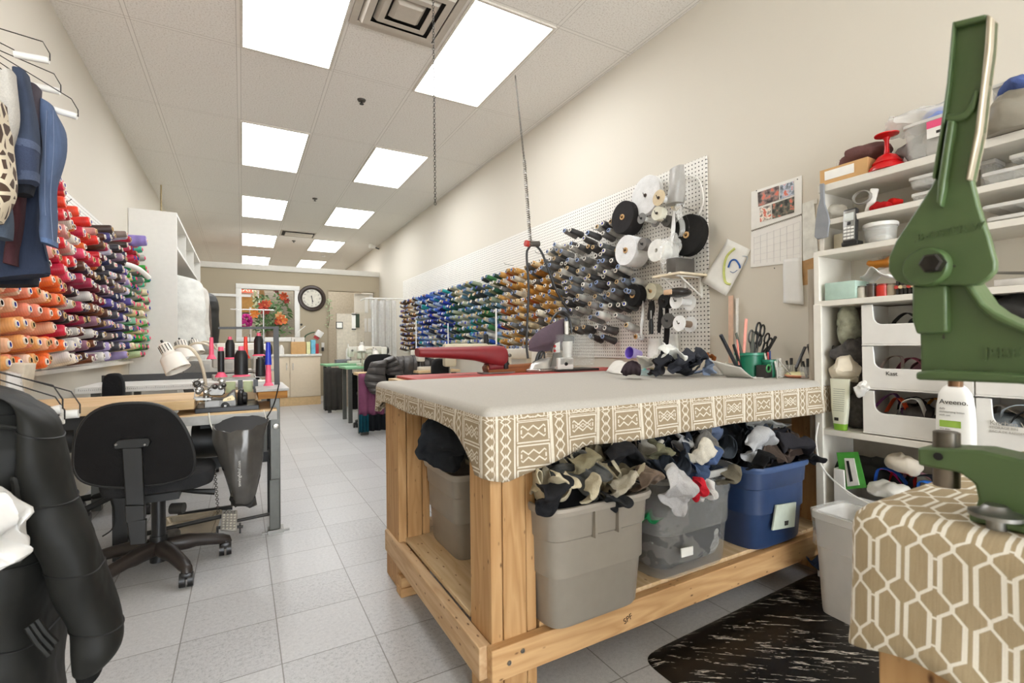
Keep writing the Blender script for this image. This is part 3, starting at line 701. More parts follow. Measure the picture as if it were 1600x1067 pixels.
# printed cloth: cream line work on taupe, drawn only on the hanging border; the top is a plain light weave
m = Mat('mudcloth_print', .92, spec=.15); u, v, _ = m.xyz('UV')
c = (u/.177+40).fr()*.177
z1 = (v/.03).tri()
dx = (c-.029).abs()
L_ = (dx-(z1*.0105+.0045)).abs().lt(.0026)*c.lt(.055)
L_ = L_.max((dx+((v/.03).fr()-.5).abs()*.016).lt(.0042)*c.lt(.055))
for q in (.0575, .0025, .1745): L_ = L_.max((c-q).abs().lt(.0027))
pxx = (c-.117); inp = (pxx.abs()).lt(.052)
w = ((v+.038)/.068).fr()*.068
for q in (.004, .013): L_ = L_.max((w-q).abs().lt(.0022)*inp)
L_ = L_.max((pxx.abs()-.0505).abs().lt(.0025)*w.gt(.013))
row_ = ((v+.038)/.068).fl()
qq = (w-.042).abs(); hh = (pxx/.034+.5).tri()*-.012+.016
L_ = L_.max((qq-hh).abs().lt(.0025)*pxx.abs().lt(.04))
L_ = L_.max((pxx.abs()-.0385).abs().lt(.0025)*qq.lt(.006))
L_ = L_.max((qq-(pxx/.017).tri()*.006).abs().lt(.0016)*pxx.abs().lt(.032)*(((u/.177+40).fl()*.5).fr().gt(.25)))
L_ = L_.max(((v-.0125)-(u/.018).tri()*.008).abs().lt(.0024))
fz = m.noise(500, 2, out='Object'); soft = m.noise(60, 2)
L_ = L_*(soft*.5+.62).min(1)
border = v.gt(.004)
base = m.mix(fz, '#8e7d65', '#a08f76'); cream = m.mix(fz, '#d3cab9', '#e2dbcc')
tiny = m.noise(160, 4, rough=.75)
top = m.mix(tiny*.6+fz*.4, '#9b968e', '#c8c3ba')
m.col(m.mix(border, top, m.mix(L_, base, cream))); m.bump(fz*.6+L_*.3, .25, .002); MUD = m.m
def hang1(x, y):
    if y < 1.25: return .135+.075*max(0, 1-abs(x-.63)/.28)+.004*math.sin(x*7)
    if x < .62: return .085+.125*max(0, 1-(y-1.19)/.2)**1.3+.05*max(0, (y-2.22)/.15)+.005*math.sin(y*11)
    return .13
solo('tablecloth', 'taupe and cream mud cloth print cover stretched over the pine cutting table', 'tablecloth', cloth_over(TX0-.03, 2.4, TY0-.03, TY1+.02, TZ+.012, hang1), MUD, solid=.003)
p = at(633, 662, X=.57)
solo('cloth_knot', 'bunched knotted corner of cloth tied at the far table leg', 'cloth', rag((.585, 2.3, .765), .07, .06, 11, .5), cloth('#a0937e'), solid=.003, sub=1)

# ------------------------------------------------------------------ totes of fabric scraps
def rrect(cx, cy, w, d, z, rz=0, n=44, e=.28):
    out = []
    for k in range(n):
        a = 2*PI*k/n; c, s_ = math.cos(a), math.sin(a)
        x = math.copysign(abs(c)**e, c)*w/2; y = math.copysign(abs(s_)**e, s_)*d/2
        out.append(V((cx+x*math.cos(rz)-y*math.sin(rz), cy+x*math.sin(rz)+y*math.cos(rz), z)))
    return out
def tote(label, cx, cy, w, d, h, mat, rim, rz=0, z=.221, fill=.72, tp=.86, e=.24, ribs=True):
    t = T('storage_tote', label, 'storage tote', (cx, cy, z), group=None)
    q = lambda f, zz, g=0: rrect(cx, cy, w*f+g, d*f+g, z+zz, rz, e=e)
    t.p('body', MB().rings([q(tp*.97, 0), q(tp, .012), q(tp+(.97-tp)*.72, h*.72), q(tp+(.97-tp)*.73+.02, h*.735), q(.98, h-.02), q(.97, h-.02), q(tp+(.97-tp)*.7, h*.7), q(tp+(.97-tp)*fill-.01, h*fill*.6)]), mat)
    t.p('rim', MB().rings([q(.98, h-.024), q(1.02, h-.022), q(1.035, h-.008), q(1.02, h), q(.985, h), q(.975, h-.012), q(.98, h-.024)], cap=False), rim)
    if ribs:
        for sx, sy in ((.22, -1), (-.22, -1), (-1, .2), (-1, -.2)):
            x = cx+sx*w*(.5 if abs(sx) < 1 else .485); y = cy+sy*d*(.485 if abs(sx) < 1 else .5)
            t.p('rib', MB().b2((x-.004, y-.012, z+h*.72), (x+.004, y+.01, z+h-.02)) if abs(sx) < 1 else MB().b2((x-.008, y-.004, z+h*.72), (x+.01, y+.004, z+h-.02)), mat)
    return t
GREYP = P('#8d857a', .42, var=.04); 
tote('large grey plastic tote of dark scraps beside the front table leg', .93, 1.365, .4, .54, .36, GREYP, P('#9b9388', .4, var=.04))
t = tote('clear plastic tote of scraps in the middle under the cutting table', 1.42, 1.385, .43, .47, .36, P('#a9a9a7', .12, alpha=.3, var=.02), P('#c9c8c4', .2, alpha=.6), e=.34, ribs=False)
t.p('label', MB().prism([at(*q, Y=1.155) for q in ((1063, 857), (1082, 853), (1082, 866), (1064, 871))], (0, -.003, 0)), PAPER)
t = tote('blue plastic tote of scraps next to the white shelving unit', 1.9, 1.36, .4, .44, .33, P('#2d4064', .3, var=.08), P('#43587f', .35), e=.36, ribs=False)
lb = t.p('label', MB().prism([at(*q, Y=1.15) for q in ((1211, 789), (1242, 784), (1239, 822), (1205, 828))], (0, -.006, 0)), P('#c2cabb', .6)); t.p('barcode', MB().prism([at(*q, Y=1.143) for q in ((1226, 814), (1232, 813), (1231, 820), (1226, 821))], (0, -.001, 0)), DARKM, parent=lb)
tote('grey plastic tote seen through the side opening of the table', .86, 1.84, .36, .36, .33, GREYP, P('#9b9388', .4, var=.04), ribs=False)
tote('dark navy plastic tote furthest back under the cutting table', 1.02, 2.08+.06, .4, .17, .36, P('#22232d', .4), P('#2b2c36', .4), ribs=False)
q_ = lambda f, zz: [p+noise.noise_vector(p*9)*.012 for p in rrect(1.42, 1.385, .43*f, .47*f, zz, e=.34)]
mc = Mat('packed_scraps', .9, spec=.2); vv = mc.node('ShaderNodeTexVoronoi', feature='F1'); vv.inputs['Scale'].default_value = 11; nn_ = mc.node('ShaderNodeTexNoise'); nn_.inputs['Scale'].default_value = 6
mx = mc.node('ShaderNodeMix', data_type='VECTOR'); mx.inputs[0].default_value = .12; mc.nt.links.new(mc.tc.outputs['Object'], mx.inputs[4]); mc.nt.links.new(nn_.outputs['Color'], mx.inputs[5]); mc.nt.links.new(mx.outputs[1], vv.inputs['Vector'])
sp3 = mc.node('ShaderNodeSeparateColor'); mc.nt.links.new(vv.outputs['Color'], sp3.inputs[0]); mc.col(mc.ramp(E(mc.nt, sp3.outputs[0]), [(.0, '#232325'), (.3, '#3b3b3d'), (.55, '#2b2c30'), (.72, '#77736c'), (.85, '#45464c'), (.93, '#bdbab3')]))
solo('packed_scraps', 'dark and pale cloth scraps packed tight inside the clear tote', 'fabric scraps', MB().rings([q_(.78, .235), q_(.82, .26), q_(.86, .38), q_(.89, .48), q_(.9, .54)]), mc.m, kind='stuff', sub=1)
# darker cloths held inside the clear tote
for k, (x, y, c, l) in ():
    mb = MB().ball((x, y, .34), (.14, .13, .1), u=20, v=14)
    for v_ in mb.bm.verts: v_.co += noise.noise_vector(v_.co*11)*.035
    solo('fabric_scrap', l, 'fabric scrap', mb, cloth(c), group='scraps in the totes', sub=1)
solo('fabric_scrap', 'bright green cloth scrap showing through the clear tote wall', 'fabric scrap', rag((1.25, 1.24, .44), .1, .08, 5, .4), cloth('#1f7a4a'), group='scraps in the totes', solid=.004)
DEN = ['#222428', '#2b2f38', '#1c1c1e', '#34393f', '#3d4454', '#50504e', '#8b8069', '#b5ab93', '#6e6a64', '#27262a', '#566178', '#c4beb0', '#4a3f38', '#303640']
DN = ['black denim', 'dark indigo denim', 'black twill', 'charcoal denim', 'navy denim', 'grey wool', 'khaki cotton', 'beige cotton', 'grey cotton', 'black cotton', 'mid blue denim', 'cream cotton', 'dark brown cloth', 'slate denim']
def heap(cx, cy, w, d, z, n, seed, where, hgt=.16, pal=None):
    r = random.Random(seed); used = set()
    for k in range(n):
        fx, fy = (k % 4+.5)/4-.5+r.uniform(-.1, .1), (k//4+.5)/max(1, (n+3)//4)-.5+r.uniform(-.1, .1)
        i = r.choice(pal or range(len(DEN)))
        zz = z+hgt*(1-(abs(fx)*1.5)**2)*(1-.5*(fy < -.2))*r.uniform(.45, 1)
        ps = 'at the front of' if fy < -.17 else 'in the middle of' if fy < .17 else 'at the back of'
        sd = 'table-leg end' if fx < -.1 else 'shelving end' if fx > .1 else 'centre'
        while (i, ps, sd) in used: i = (i+1) % len(DEN)
        used.add((i, ps, sd))
        solo('fabric_scrap', '%s scrap %s the heap, %s, %s' % (DN[i], ps, sd, where), 'fabric scrap', rag((cx+fx*w, cy+fy*d, zz), r.uniform(.15, .22), r.uniform(.1, .16), seed*37+k, r.uniform(.5, .8), n=22, freq=r.uniform(1.6, 2.4)), cloth(DEN[i]), group='scraps in the totes', solid=.004, sub=1)
def bed(cx, cy, w, d, z, col, label, seed):
    mb = MB().ball((cx, cy, z), (w/2, d/2, .11), u=26, v=16)
    for v_ in mb.bm.verts: v_.co += noise.noise_vector(v_.co*13+V((seed, 0, 0)))*.035
    solo('fabric_scrap', label, 'fabric scrap', mb, cloth(col), group='scraps in the totes', sub=1)
bed(.93, 1.37, .34, .46, .56, '#232326', 'black cloth bundle under all the scraps in the large grey tote', 1)
bed(1.42, 1.39, .34, .38, .57, '#2f3036', 'dark cloth bundle under all the scraps in the clear tote', 2)
bed(1.9, 1.36, .34, .36, .54, '#1f1e1f', 'black cloth bundle under all the scraps in the blue tote', 3)
heap(.93, 1.36, .36, .46, .575, 24, 3, 'large grey tote', pal=[0, 2, 3, 5, 6, 7, 12, 9, 6, 11, 8])
heap(1.42, 1.37, .38, .42, .585, 22, 4, 'clear tote', pal=[1, 3, 4, 10, 8, 11, 13, 0, 11])
heap(1.9, 1.36, .36, .4, .55, 20, 8, 'blue tote', pal=[0, 2, 9, 12, 3, 0, 2])
heap(.86, 1.84, .3, .3, .57, 8, 12, 'side-opening tote', pal=[2, 0, 8, 9, 7])
heap(1.0, 2.1, .34, .1, .62, 5, 15, 'navy tote', pal=[3, 0, 2])
def flap(label, px, py, Y, w, h, col, seed, grp='scraps in the totes'):
    p = at(px, py, Y=Y)
    def f(a, b):
        rc = 1-.28*(2*a-1)**2*(2*b-1)**2
        q = V((p.x+(a-.5)*w*rc, p.y-.01-.05*math.sin(PI*min(1, b*1.4))-.012*math.sin(7*a+seed)*b, p.z+(.5-b)*h*rc+.02*math.sin(4*a+seed)))
        return q+noise.noise_vector(q*15+V((seed, 0, 0)))*.02+noise.noise_vector(q*42+V((0, seed, 0)))*.009
    return solo('fabric_scrap', label, 'fabric scrap', MB().grid(f, 24, 24), cloth(col), group=grp, solid=.003, sub=1)
flap('pale grey denim flap with seam hanging over the clear tote rim', 1045, 762, 1.13, .14, .17, '#aeacab', 1)
flap('blue jeans waistband piece with stitching lying over the clear tote', 1078, 738, 1.16, .09, .1, '#3d4d68', 2)
flap('small red label cloth poking out of the clear tote', 1079, 757, 1.12, .035, .05, '#c22634', 3)
flap('white cotton scrap beside the red one on the clear tote', 1092, 762, 1.12, .06, .05, '#dfdcd6', 4)
flap('pale lining cloth standing up at the edge of the blue tote', 1175, 695, 1.18, .17, .1, '#a5a6a8', 5)
flap('stiff white cloth corner sticking up behind the blue tote', 1262, 685, 1.3, .1, .1, '#d2cec5', 6)
flap('folded grey towel lying highest under the table above the blue tote', 1180, 662, 1.4, .34, .05, '#a19f98', 7)
flap('ribbed black scrap hanging over the front rim of the grey tote', 948, 775, 1.11, .1, .05, '#252628', 8)
flap('frayed black denim scrap on the front corner of the grey tote', 852, 768, 1.12, .1, .09, '#1e1e20', 9)
flap('cream folded scrap lying on the frayed black denim', 868, 748, 1.13, .08, .05, '#b3a88f', 21); flap('olive drab scrap high in the grey tote', 900, 720, 1.16, .1, .07, '#77705a', 22); flap('pale beige cuff in the middle front of the grey tote', 915, 765, 1.1, .05, .07, '#b0a68f', 23); flap('brown wool scrap towards the clear tote on the grey tote', 1000, 750, 1.12, .08, .07, '#6b5c50', 24); flap('black ribbed bundle high on the grey tote', 965, 715, 1.18, .16, .07, '#1e1e20', 25)
flap('khaki camouflage scrap between grey and clear totes', 1020, 705, 1.22, .1, .09, '#6e6b55', 26); flap('light grey cotton ring standing up over the clear tote', 1052, 690, 1.24, .06, .08, '#b3b3b4', 27); flap('mid blue jeans seam strip over the clear tote', 1097, 712, 1.2, .1, .07, '#46577a', 28); flap('grey olive scrap at the clear tote corner', 1128, 742, 1.15, .06, .05, '#6c6658', 29)
flap('black fleece bundle at the front of the blue tote', 1180, 718, 1.14, .1, .05, '#1a1a1b', 30); flap('dark brown satin scrap in the blue tote', 1222, 705, 1.17, .1, .07, '#473b35', 31); flap('black knit scrap on the far rim of the blue tote', 1255, 712, 1.15, .09, .05, '#1d1c1d', 32)
flap('folded khaki scrap in front on the grey tote', 960, 757, 1.12, .12, .05, '#9c9585', 10)
flap('black jeans leg hanging out of the table side by the far leg', 690, 690, 1.7, .2, .2, '#26282b', 14)
# ------------------------------------------------------------------ floor mat and bin
m = Mat('marbled_mat', .38, spec=.4); mp = m.node('ShaderNodeMapping'); mp.inputs['Rotation'].default_value = (0, 0, R(38)); m.nt.links.new(m.tc.outputs['Object'], mp.inputs[0])
def mn(sc_, st, det):
    q = m.node('ShaderNodeMapping'); q.inputs['Scale'].default_value = st; m.nt.links.new(mp.outputs[0], q.inputs[0])
    k = m.node('ShaderNodeTexNoise'); k.inputs['Scale'].default_value = sc_; k.inputs['Detail'].default_value = det; k.inputs['Roughness'].default_value = .65; m.nt.links.new(q.outputs[0], k.inputs['Vector']); return E(m.nt, k.outputs[0])
n = mn(5, (.5, 5, 1), 5); n2 = mn(16, (.6, 4, 1), 3); s2 = mn(60, (.7, 1.6, 1), 1)
vein = ((n-.5).abs()).lt(.011)*n2.gt(.52)
vein = vein.max(n2.gt(.715)).max(s2.gt(.755)*n.gt(.5))
m.col(m.mix(vein, '#15120f', '#cfc9c0')); MAT_ = m.m
ring = lambda g, z: rrect(1.72, .72, 1.14-g, .98-g, z, R(2), n=64, e=.12)
solo('floor_mat', 'black marbled anti-fatigue mat with white veins on the tiled floor', 'mat', MB().rings([ring(0, .001), ring(.02, .006), ring(.07, .016)]), MAT_)
t = T('waste_bin', 'white rectangular waste bin with clear liner below the shelving', 'bin', (1.99, .9, .017))
bw = lambda f, z, g=0: rrect(1.985, .895, .2*f+g, .29*f+g, z, R(-4), e=.2)
t.p('body', MB().rings([bw(.86, .017), bw(.88, .03), bw(1, .38), bw(.96, .38), bw(.84, .04)]), P('#d9d5cf', .4, var=.03))
t.p('rim', MB().rings([bw(1, .365), bw(1.05, .37), bw(1.05, .395), bw(.97, .395), bw(.96, .37), bw(1, .365)], cap=False), WHITEPL)
def lin_(a, z, w): return [p+V((noise.noise(p*22+V((0, 0, z*9)))*w, noise.noise(p*19)*w, 0)) for p in bw(a, z)]
t.p('liner', MB().rings([lin_(1.045, .27, .012), lin_(1.05, .33, .008), lin_(1.07, .38, .005), lin_(1.07, .402, .004), lin_(.93, .4, .004), lin_(.9, .33, .015)], cap=False), CLEAR)
solo('denim_scrap', 'blue denim scrap fallen behind the white waste bin', 'fabric scrap', rag((2.1, 1.08, .15), .2, .16, 44, .5), cloth('#3a4a66'), solid=.004, sub=1)

# ------------------------------------------------------------------ things on the cutting table
TT = TZ+.0145
def on(px, py, z=TT): p = at(px, py, Z=z); return p.x, p.y
x, y = on(1172, 588)
def pot(x, y, r, h, label):
    t = T('plastic_pot', label, 'pot', (x, y, TT))
    M_ = P('#12664a', .3, var=.08)
    t.p('wall', MB().lathe([(0, 0), (r*.9, 0), (r*.96, h-.01), (r*.92, h-.01), (r*.86, .006), (0, .006)], Matrix.Translation((x, y, TT)), 28), M_)
    t.p('rim', MB().lathe([(r*.95, h-.014), (r*1.05, h-.012), (r*1.05, h), (r*.9, h), (r*.92, h-.014), (r*.95, h-.014)], Matrix.Translation((x, y, TT)), 28), P('#2c7d62', .3))
pot(x, y, .068, .118, 'big green plastic pot bristling with shears and tools')
x2, y2 = on(1202, 589); pot(x2, y2, .036, .085, 'small green pot of pens touching the big green pot')
def shears(i, px, py, label, col='#1b1a1a'):
    tip = V((x+rnd.uniform(-.025, .025), y+rnd.uniform(-.02, .02), TT+.012)); top = at(px, py, Y=y+rnd.uniform(-.03, .03)); d = (top-tip).normalized(); s_ = d.cross(V((0, 1, 0))).normalized()
    t = T('scissors', label, 'scissors', tip); t.p('blade', MB().bar(tip, tip.lerp(top, .55), .014, .004), STEEL)
    for sg in (-1, 1):
        c = top-d*.035+s_*sg*.017
        t.p('handle', MB().tube([c+d*.032*math.cos(a)+s_*.017*math.sin(a) for a in [2*PI*k/12 for k in range(12)]], .005, 6, closed=True).cyl(c-d*.03, tip.lerp(top, .5), .005), P(col, .4))
shears(0, 1190, 505, 'black handled shears standing tallest in the big green pot'); shears(1, 1186, 520, 'black scissors leaning next to the tallest shears', '#2a2928')
shears(2, 1204, 525, 'black scissors leaning towards the small pot'); shears(3, 1178, 516, 'grey handled scissors in the middle of the green pot', '#4a4947')
def stick(px0, py0, px1, py1, w, th, col, label, name='tool', cat='tool', Y=None, pts=None):
    yy = Y or y; a = at(px0, py0, Y=yy); b = at(px1, py1, Y=yy)
    return solo(name, label, cat, MB().bar(a, b, w, th, (0, 1, 0), bev=.0015), P(col, .45))
stick(1154, 578, 1126, 523, .012, .014, '#23242a', 'dark blue curved seam ripper handle leaning out of the green pot')
a = at(1160, 575, Y=y); b = at(1138, 540, Y=y); 
stick(1165, 575, 1150, 520, .014, .006, '#55584f', 'olive pinking tool standing in the green pot'); stick(1158, 575, 1146, 538, .01, .01, '#1e1d1d', 'black clipper leaning in the green pot')
stick(1161, 570, 1166, 498, .018, .006, '#e29a8a', 'pink plastic ruler standing in the green pot', 'ruler', 'ruler'); stick(1155, 570, 1152, 530, .012, .006, '#d88476', 'short pink tailors chalk holder in the green pot')
stick(1173, 575, 1177, 520, .012, .012, '#5c5f57', 'grey green marker standing in the green pot', 'marker', 'marker')
stick(1184, 575, 1212, 526, .012, .012, '#26292b', 'black marker leaning right across the small pot', 'marker', 'marker')
for k, (dx_, c, l) in enumerate(((-.012, '#d8d2c4', 'white pen'), (.004, '#c02a34', 'red pen'), (.015, '#3a4a8c', 'blue pen'))):
    solo('pen', l+' standing in the small green pot', 'pen', MB().cyl((x2+dx_*.6, y2, TT+.02), (x2+dx_*1.6, y2+.01, TT+.115+.006*k), .004, n=8), P(c, .4))
# rulers against the wall
for px, py0, py1, w, c, l in ((1142, 580, 462, .028, '#dcb9a0', 'pink tinted measuring stick leaning on the wall'), (1152, 580, 466, .016, '#e6e4de', 'white metre stick leaning on the wall')):
    a = at(px, py0, X=2.41); b = at(px, py1, X=2.44); a.z = TT
    solo('measuring_stick', l, 'ruler', MB().bar(a, b, w, .005, (1, 0, 0)), P(c, .5))
# scrap heap on the table
jx, jy = on(1068, 587)
def tscrap(px, py, L, W, seed, col, label, amp=.45, Y=None, dz=.0):
    p = at(px, py, Y=Y or jy); solo('fabric_scrap', label, 'fabric scrap', rag((p.x, p.y, max(p.z-.01, TT+.03)+dz), L*1.25, W*1.4, seed, amp, n=20), cloth(col), group='scraps on the table', solid=.004, sub=1)
tscrap(1052, 558, .15, .1, 51, '#2b2b30', 'black jeans piece with white stitching atop the table heap', .35); tscrap(1068, 571, .16, .1, 52, '#26272b', 'dark jeans pocket piece low on the table heap'); tscrap(1030, 570, .15, .05, 53, '#2c2a2c', 'black waistband strip curling off the table heap', .6)
tscrap(1082, 560, .12, .07, 54, '#2e3038', 'charcoal cuff ring at the side of the table heap', .6); tscrap(985, 578, .16, .06, 55, '#3a3034', 'brown black strip trailing over the white cloth', .3)
tscrap(1025, 560, .2, .1, 56, '#d4d0c8', 'white cotton scrap behind the black waistband strip', .35, jy+.1); tscrap(1050, 553, .22, .08, 57, '#dedbd5', 'pale lining behind the jeans piece on the table', .3, jy+.12)
tscrap(1102, 578, .06, .1, 58, '#8b9ab4', 'light blue denim strip on the table heap', .3); tscrap(1118, 580, .16, .07, 59, '#c8bfac', 'cream twill strip trailing right of the table heap', .4); tscrap(1108, 555, .05, .05, 60, '#9a5c2e', 'rust brown cloth tuft behind the table heap', .5, jy+.05)
tscrap(1106, 565, .06, .04, 61, '#7b706a', 'taupe scrap under the rust tuft', .4, jy+.04)
for q_ in (('dark grey jeans panel with pale seams standing in the table heap', 1058, 562, .12, .1, '#33343a', 41), ('black jeans waistband curled up at the heap edge', 1028, 568, .09, .09, '#26262a', 42), ('charcoal jeans cuff open ring on the table heap', 1085, 560, .07, .09, '#2e3036', 43), ('white pocket lining behind the dark jeans panel', 1040, 556, .15, .08, '#d6d3cc', 44), ('light blue denim scrap slipping off the table heap', 1100, 575, .05, .07, '#8f9db5', 45), ('beige twill scrap crumpled beside the light blue denim', 1118, 578, .1, .05, '#c3bba9', 46)): flap(q_[0], q_[1], q_[2], jy-.03, q_[3], q_[4], q_[5], q_[6], 'scraps on the table')
a, b = on(960, 585); q = at(985, 565, Z=TT)
solo('white_cloth', 'white cloth sheet lying behind the trimmings box on the table', 'cloth', MB().grid(lambda u, v: V((1.8+.2*u+.07*v, 1.98+.22*v, TT+.004+.07*math.sin(PI*u)*(.4+.6*v)+noise.noise(V((u*3, v*3, 1)))*.015)), 14, 12), cloth('#dcd9d2', .05), solid=.003)
a, b = on(1015, 586)
t = T('trimmings_box', 'little clear box of pastel trimmings on the cutting table', 'box', (a, b, TT))
t.p('tray', MB().box((a, b, TT+.015), (.1, .06, .03), bev=.004), P('#bfd6d8', .2, alpha=.6)); 
for k in range(9): t.p('trimming', MB().ball((a-.04+.01*k, b+rnd.uniform(-.02, .02), TT+.03), (.012, .009, .009), u=8, v=6), P(['#7fc7c0', '#d9c29a', '#d98ea0', '#9ec38a'][k % 4], .6))
a, b = on(1150, 590)
solo('pattern_paper', 'curled white pattern paper in front of the green pots', 'paper', MB().grid(lambda u, v: V((a-.06+.2*u, b-.07+.16*v-.02*u, TT+.003+.05*max(0, 1-u*2.2)**2+.03*v*max(0, 1-2*u)+.006*math.sin(8*u))), 16, 8), PAPER, solid=.0015)
a, b = 2.2, at(1125, 570, X=2.22).y-.12
solo('paper_box', 'pale woven box behind the curled paper', 'box', MB().box((a+.02, b+.12, TT+.03), (.12, .09, .06), bev=.006), P('#d0cabf', .8, bump=.4))
a, b = on(1250, 590)
t = T('pin_dish', 'round yellow and coral pin dish on the table corner', 'dish', (a, b, TT))
t.p('base', MB().lathe([(0, 0), (.05, 0), (.066, .01), (.064, .014), (0, .014)], Matrix.Translation((a, b, TT)), 30), P('#e59a78', .5)); t.p('cushion', MB().lathe([(.063, .013), (.055, .023), (.03, .028), (0, .029)], Matrix.Translation((a, b, TT)), 30), P('#ddd6a4', .7))
# clear boxes with notions beside the pots
for k, (px, py, w, h, l) in enumerate(((1236, 582, .055, .06, 'clear plastic beaker of notions beside the small pot'), (1262, 578, .06, .055, 'clear plastic beaker of tools nearest the shelving post'), (1218, 585, .04, .05, 'clear plastic cup with thread reels'))):
    a = 2.3-.03*k; b = at(px, 570, X=a).y
    t = T('plastic_beaker', l, 'beaker', (a, b, TT)); t.p('cup', MB().lathe([(0, 0), (w*.5, 0), (w*.55, h), (w*.5, h), (w*.46, .004), (0, .004)], Matrix.Translation((a, b, TT)), 20), CLEAR)
    solo('marking_tool', ['dark pen', 'black clip', 'white spool of cord'][k]+' standing in the '+l.split(' of ')[0].split(' with ')[0]+(' by the small pot' if k == 0 else ' by the shelving' if k == 1 else ' in front'), 'tool', MB().cyl((a, b, TT+.006), (a+.02, b+.01, TT+.09), .007, n=10).cyl((a-.01, b, TT+.006), (a-.02, b+.01, TT+.08), .005, n=8), P(['#2a2725', '#1f1e1e', '#dedbd4'][k], .5))
for k, (p0, p1, c, l) in enumerate((((1244, 575), (1258, 542), '#262423', 'black bent pliers handle rising by the shelving post'), ((1270, 572), (1263, 538), '#232221', 'second black pliers handle next to the post'), ((1252, 555), (1272, 525), '#6e6a63', 'thin metal rod leaning against the shelving post'), ((1214, 560), (1240, 590), '#b5b2ab', 'steel tweezers lying beside the cups'))):
    a = at(*p0, Y=1.32); b = at(*p1, Y=1.32); solo('hand_tool', l, 'tool', MB().bar(a, b, .008 if k < 2 else .003, .012 if k < 2 else .004, (0, 1, 0), bev=.001).cyl(a, V((a.x, a.y, TT)), .004 if k < 3 else .002), P(c, .4))
a, b = on(1243, 562, TT+.06)
mb = MB().box((2.2, 1.42, TT+.03), (.08, .05, .06), bev=.006); solo('tool_case', 'black case with green rimmed reel behind the clear cups', 'case', mb, P('#24221f', .5))
solo('green_reel', 'small green rimmed reel leaning on the black case', 'reel', MB().tube([V((2.17+.016*math.cos(a), 1.385, TT+.045+.016*math.sin(a))) for a in [2*PI*k/16 for k in range(16)]], .004, 6, closed=True), P('#3f8a4c', .4))
# ------------------------------------------------------------------ papers on the wall
def quad(pts, X, th=.002, dirx=-1): return MB().prism([at(*p, X=X) for p in pts], (dirx*th, 0, 0))
X0 = XR-.003
t = T('calendar', 'wire bound wall calendar with four family photos above a month grid', 'calendar', at(1213, 415, X=X0))
t.p('photo_page', quad([(1174, 300), (1253, 274), (1253, 334), (1174, 360)], X0), PAPER)
t.p('month_page', quad([(1174, 361), (1253, 335), (1253, 409), (1173, 418)], X0), P('#efede8', .8, var=.02))
t.p('binding', MB().tube([at(1174+79*k/60, 361-26*k/60+(1.2 if k % 2 else -1.2), X=X0-.004) for k in range(61)], .0015, 4), P('#8a8178', .5))
X1 = X0-.0025
for pts, c, l in (([(1184, 301), (1217, 290), (1217, 312), (1185, 323)], '#7a6660', 'photo of three seated people'), ([(1219, 290), (1240, 283), (1241, 304), (1219, 312)], '#9aa2ae', 'photo of a figure in pink outdoors'), ([(1187, 325), (1204, 320), (1205, 342), (1188, 347)], '#cfc0b4', 'photo of two figures in pink'), ([(1206, 319), (1241, 307), (1241, 332), (1207, 342)], '#5c5a4c', 'photo of reclining figures')):
    m = Mat('photo_print', .5); n = m.noise(42, 2); m.col(m.ramp(n, [(.34, shade(c, .45)), (.48, c), (.56, shade(c, 1.3)), (.64, '#d8745e')])); t.p('photo', quad(pts, X1), m.m, label=l)
mb = MB()
for k in range(5):
    a, b = at(1178, 372+9*k, X=X1), at(1250, 346+12.5*k, X=X1); mb.bar(a, b, .0008, .0008)
for k in range(8):
    a, b = at(1178+10.3*k, 370-3.4*k, X=X1), at(1178+10.3*k, 412-1*k, X=X1); mb.bar(a, b, .0008, .0008)
t.p('month_grid', mb, P('#c9c6c8', .8))
t = T('child_drawing', 'tilted child drawing of a blue face in a yellow crescent', 'drawing', at(1140, 462, X=X0))
t.p('paper', MB().grid(lambda u, v: at(*(V((1137, 373)).lerp(V((1101, 440)), v).lerp(V((1173, 390)).lerp(V((1140, 463)), v), u)), X=X0)+V((-.002-.03*v*v, 0, 0)), 8, 8), PAPER, solid=.001)
def ink(pts, col, r): return MB().tube(crv([at(*p, X=X0-.006-.024*max(0, (p[1]-395)/60)) for p in pts]), r, 5), P(col, .8)
for pts, c, r in (([(1148, 388), (1136, 400), (1131, 420), (1133, 440), (1141, 444)], '#c9cf7c', .007), ([(1138, 418), (1142, 408), (1149, 406), (1155, 414), (1156, 419)], '#2c5fa8', .005), ([(1141, 424), (1146, 426), (1152, 422)], '#5a6f9c', .002), ([(1160, 400), (1168, 402), (1163, 415)], '#b9c3cf', .002)): t.p('crayon_line', *ink(pts, c, r))
solo('long_receipt', 'long white paper strip pinned below the calendar', 'paper', MB().grid(lambda u, v: at(*(V((1224, 405)).lerp(V((1225, 473)), v).lerp(V((1253, 402)).lerp(V((1257, 476)), v), u)), X=X0-.004)+V((-.012*v*v-.004*math.sin(5*v), 0, 0)), 4, 12), P('#e9e8e4', .8, var=.02), solid=.001)
for pts, c, l in (([(1254, 318), (1272, 312), (1279, 400), (1255, 408)], '#e3e0d6', 'printed price list sheet half hidden by the grey spatula'), ([(1253, 408), (1279, 400), (1279, 442), (1254, 446)], '#b08a5c', 'orange and navy flyer pinned beneath the price list'), ([(1262, 420), (1279, 415), (1279, 448), (1268, 438)], '#e8e6df', 'torn white note over the orange flyer'), ([(1254, 320), (1258, 318), (1277, 310), (1277, 318)], '#d6d2c6', 'edge of a grey card above the price list')):
    solo('pinned_paper', l, 'paper', quad(pts, X0, .0015+.001*len(l)/60), P(c, .8, var=.15))
for k, (px, py) in enumerate(((1210, 419), (1182, 298), (1246, 280))):
    p = at(px, py, X=X0-.003); solo('push_pin', ['push pin at the bottom edge of the calendar', 'push pin at the upper corner of the calendar', 'push pin at the upper corner by the flyers'][k], 'pin', MB().ball(p, .003, u=8, v=6), P('#3c3a38', .4))
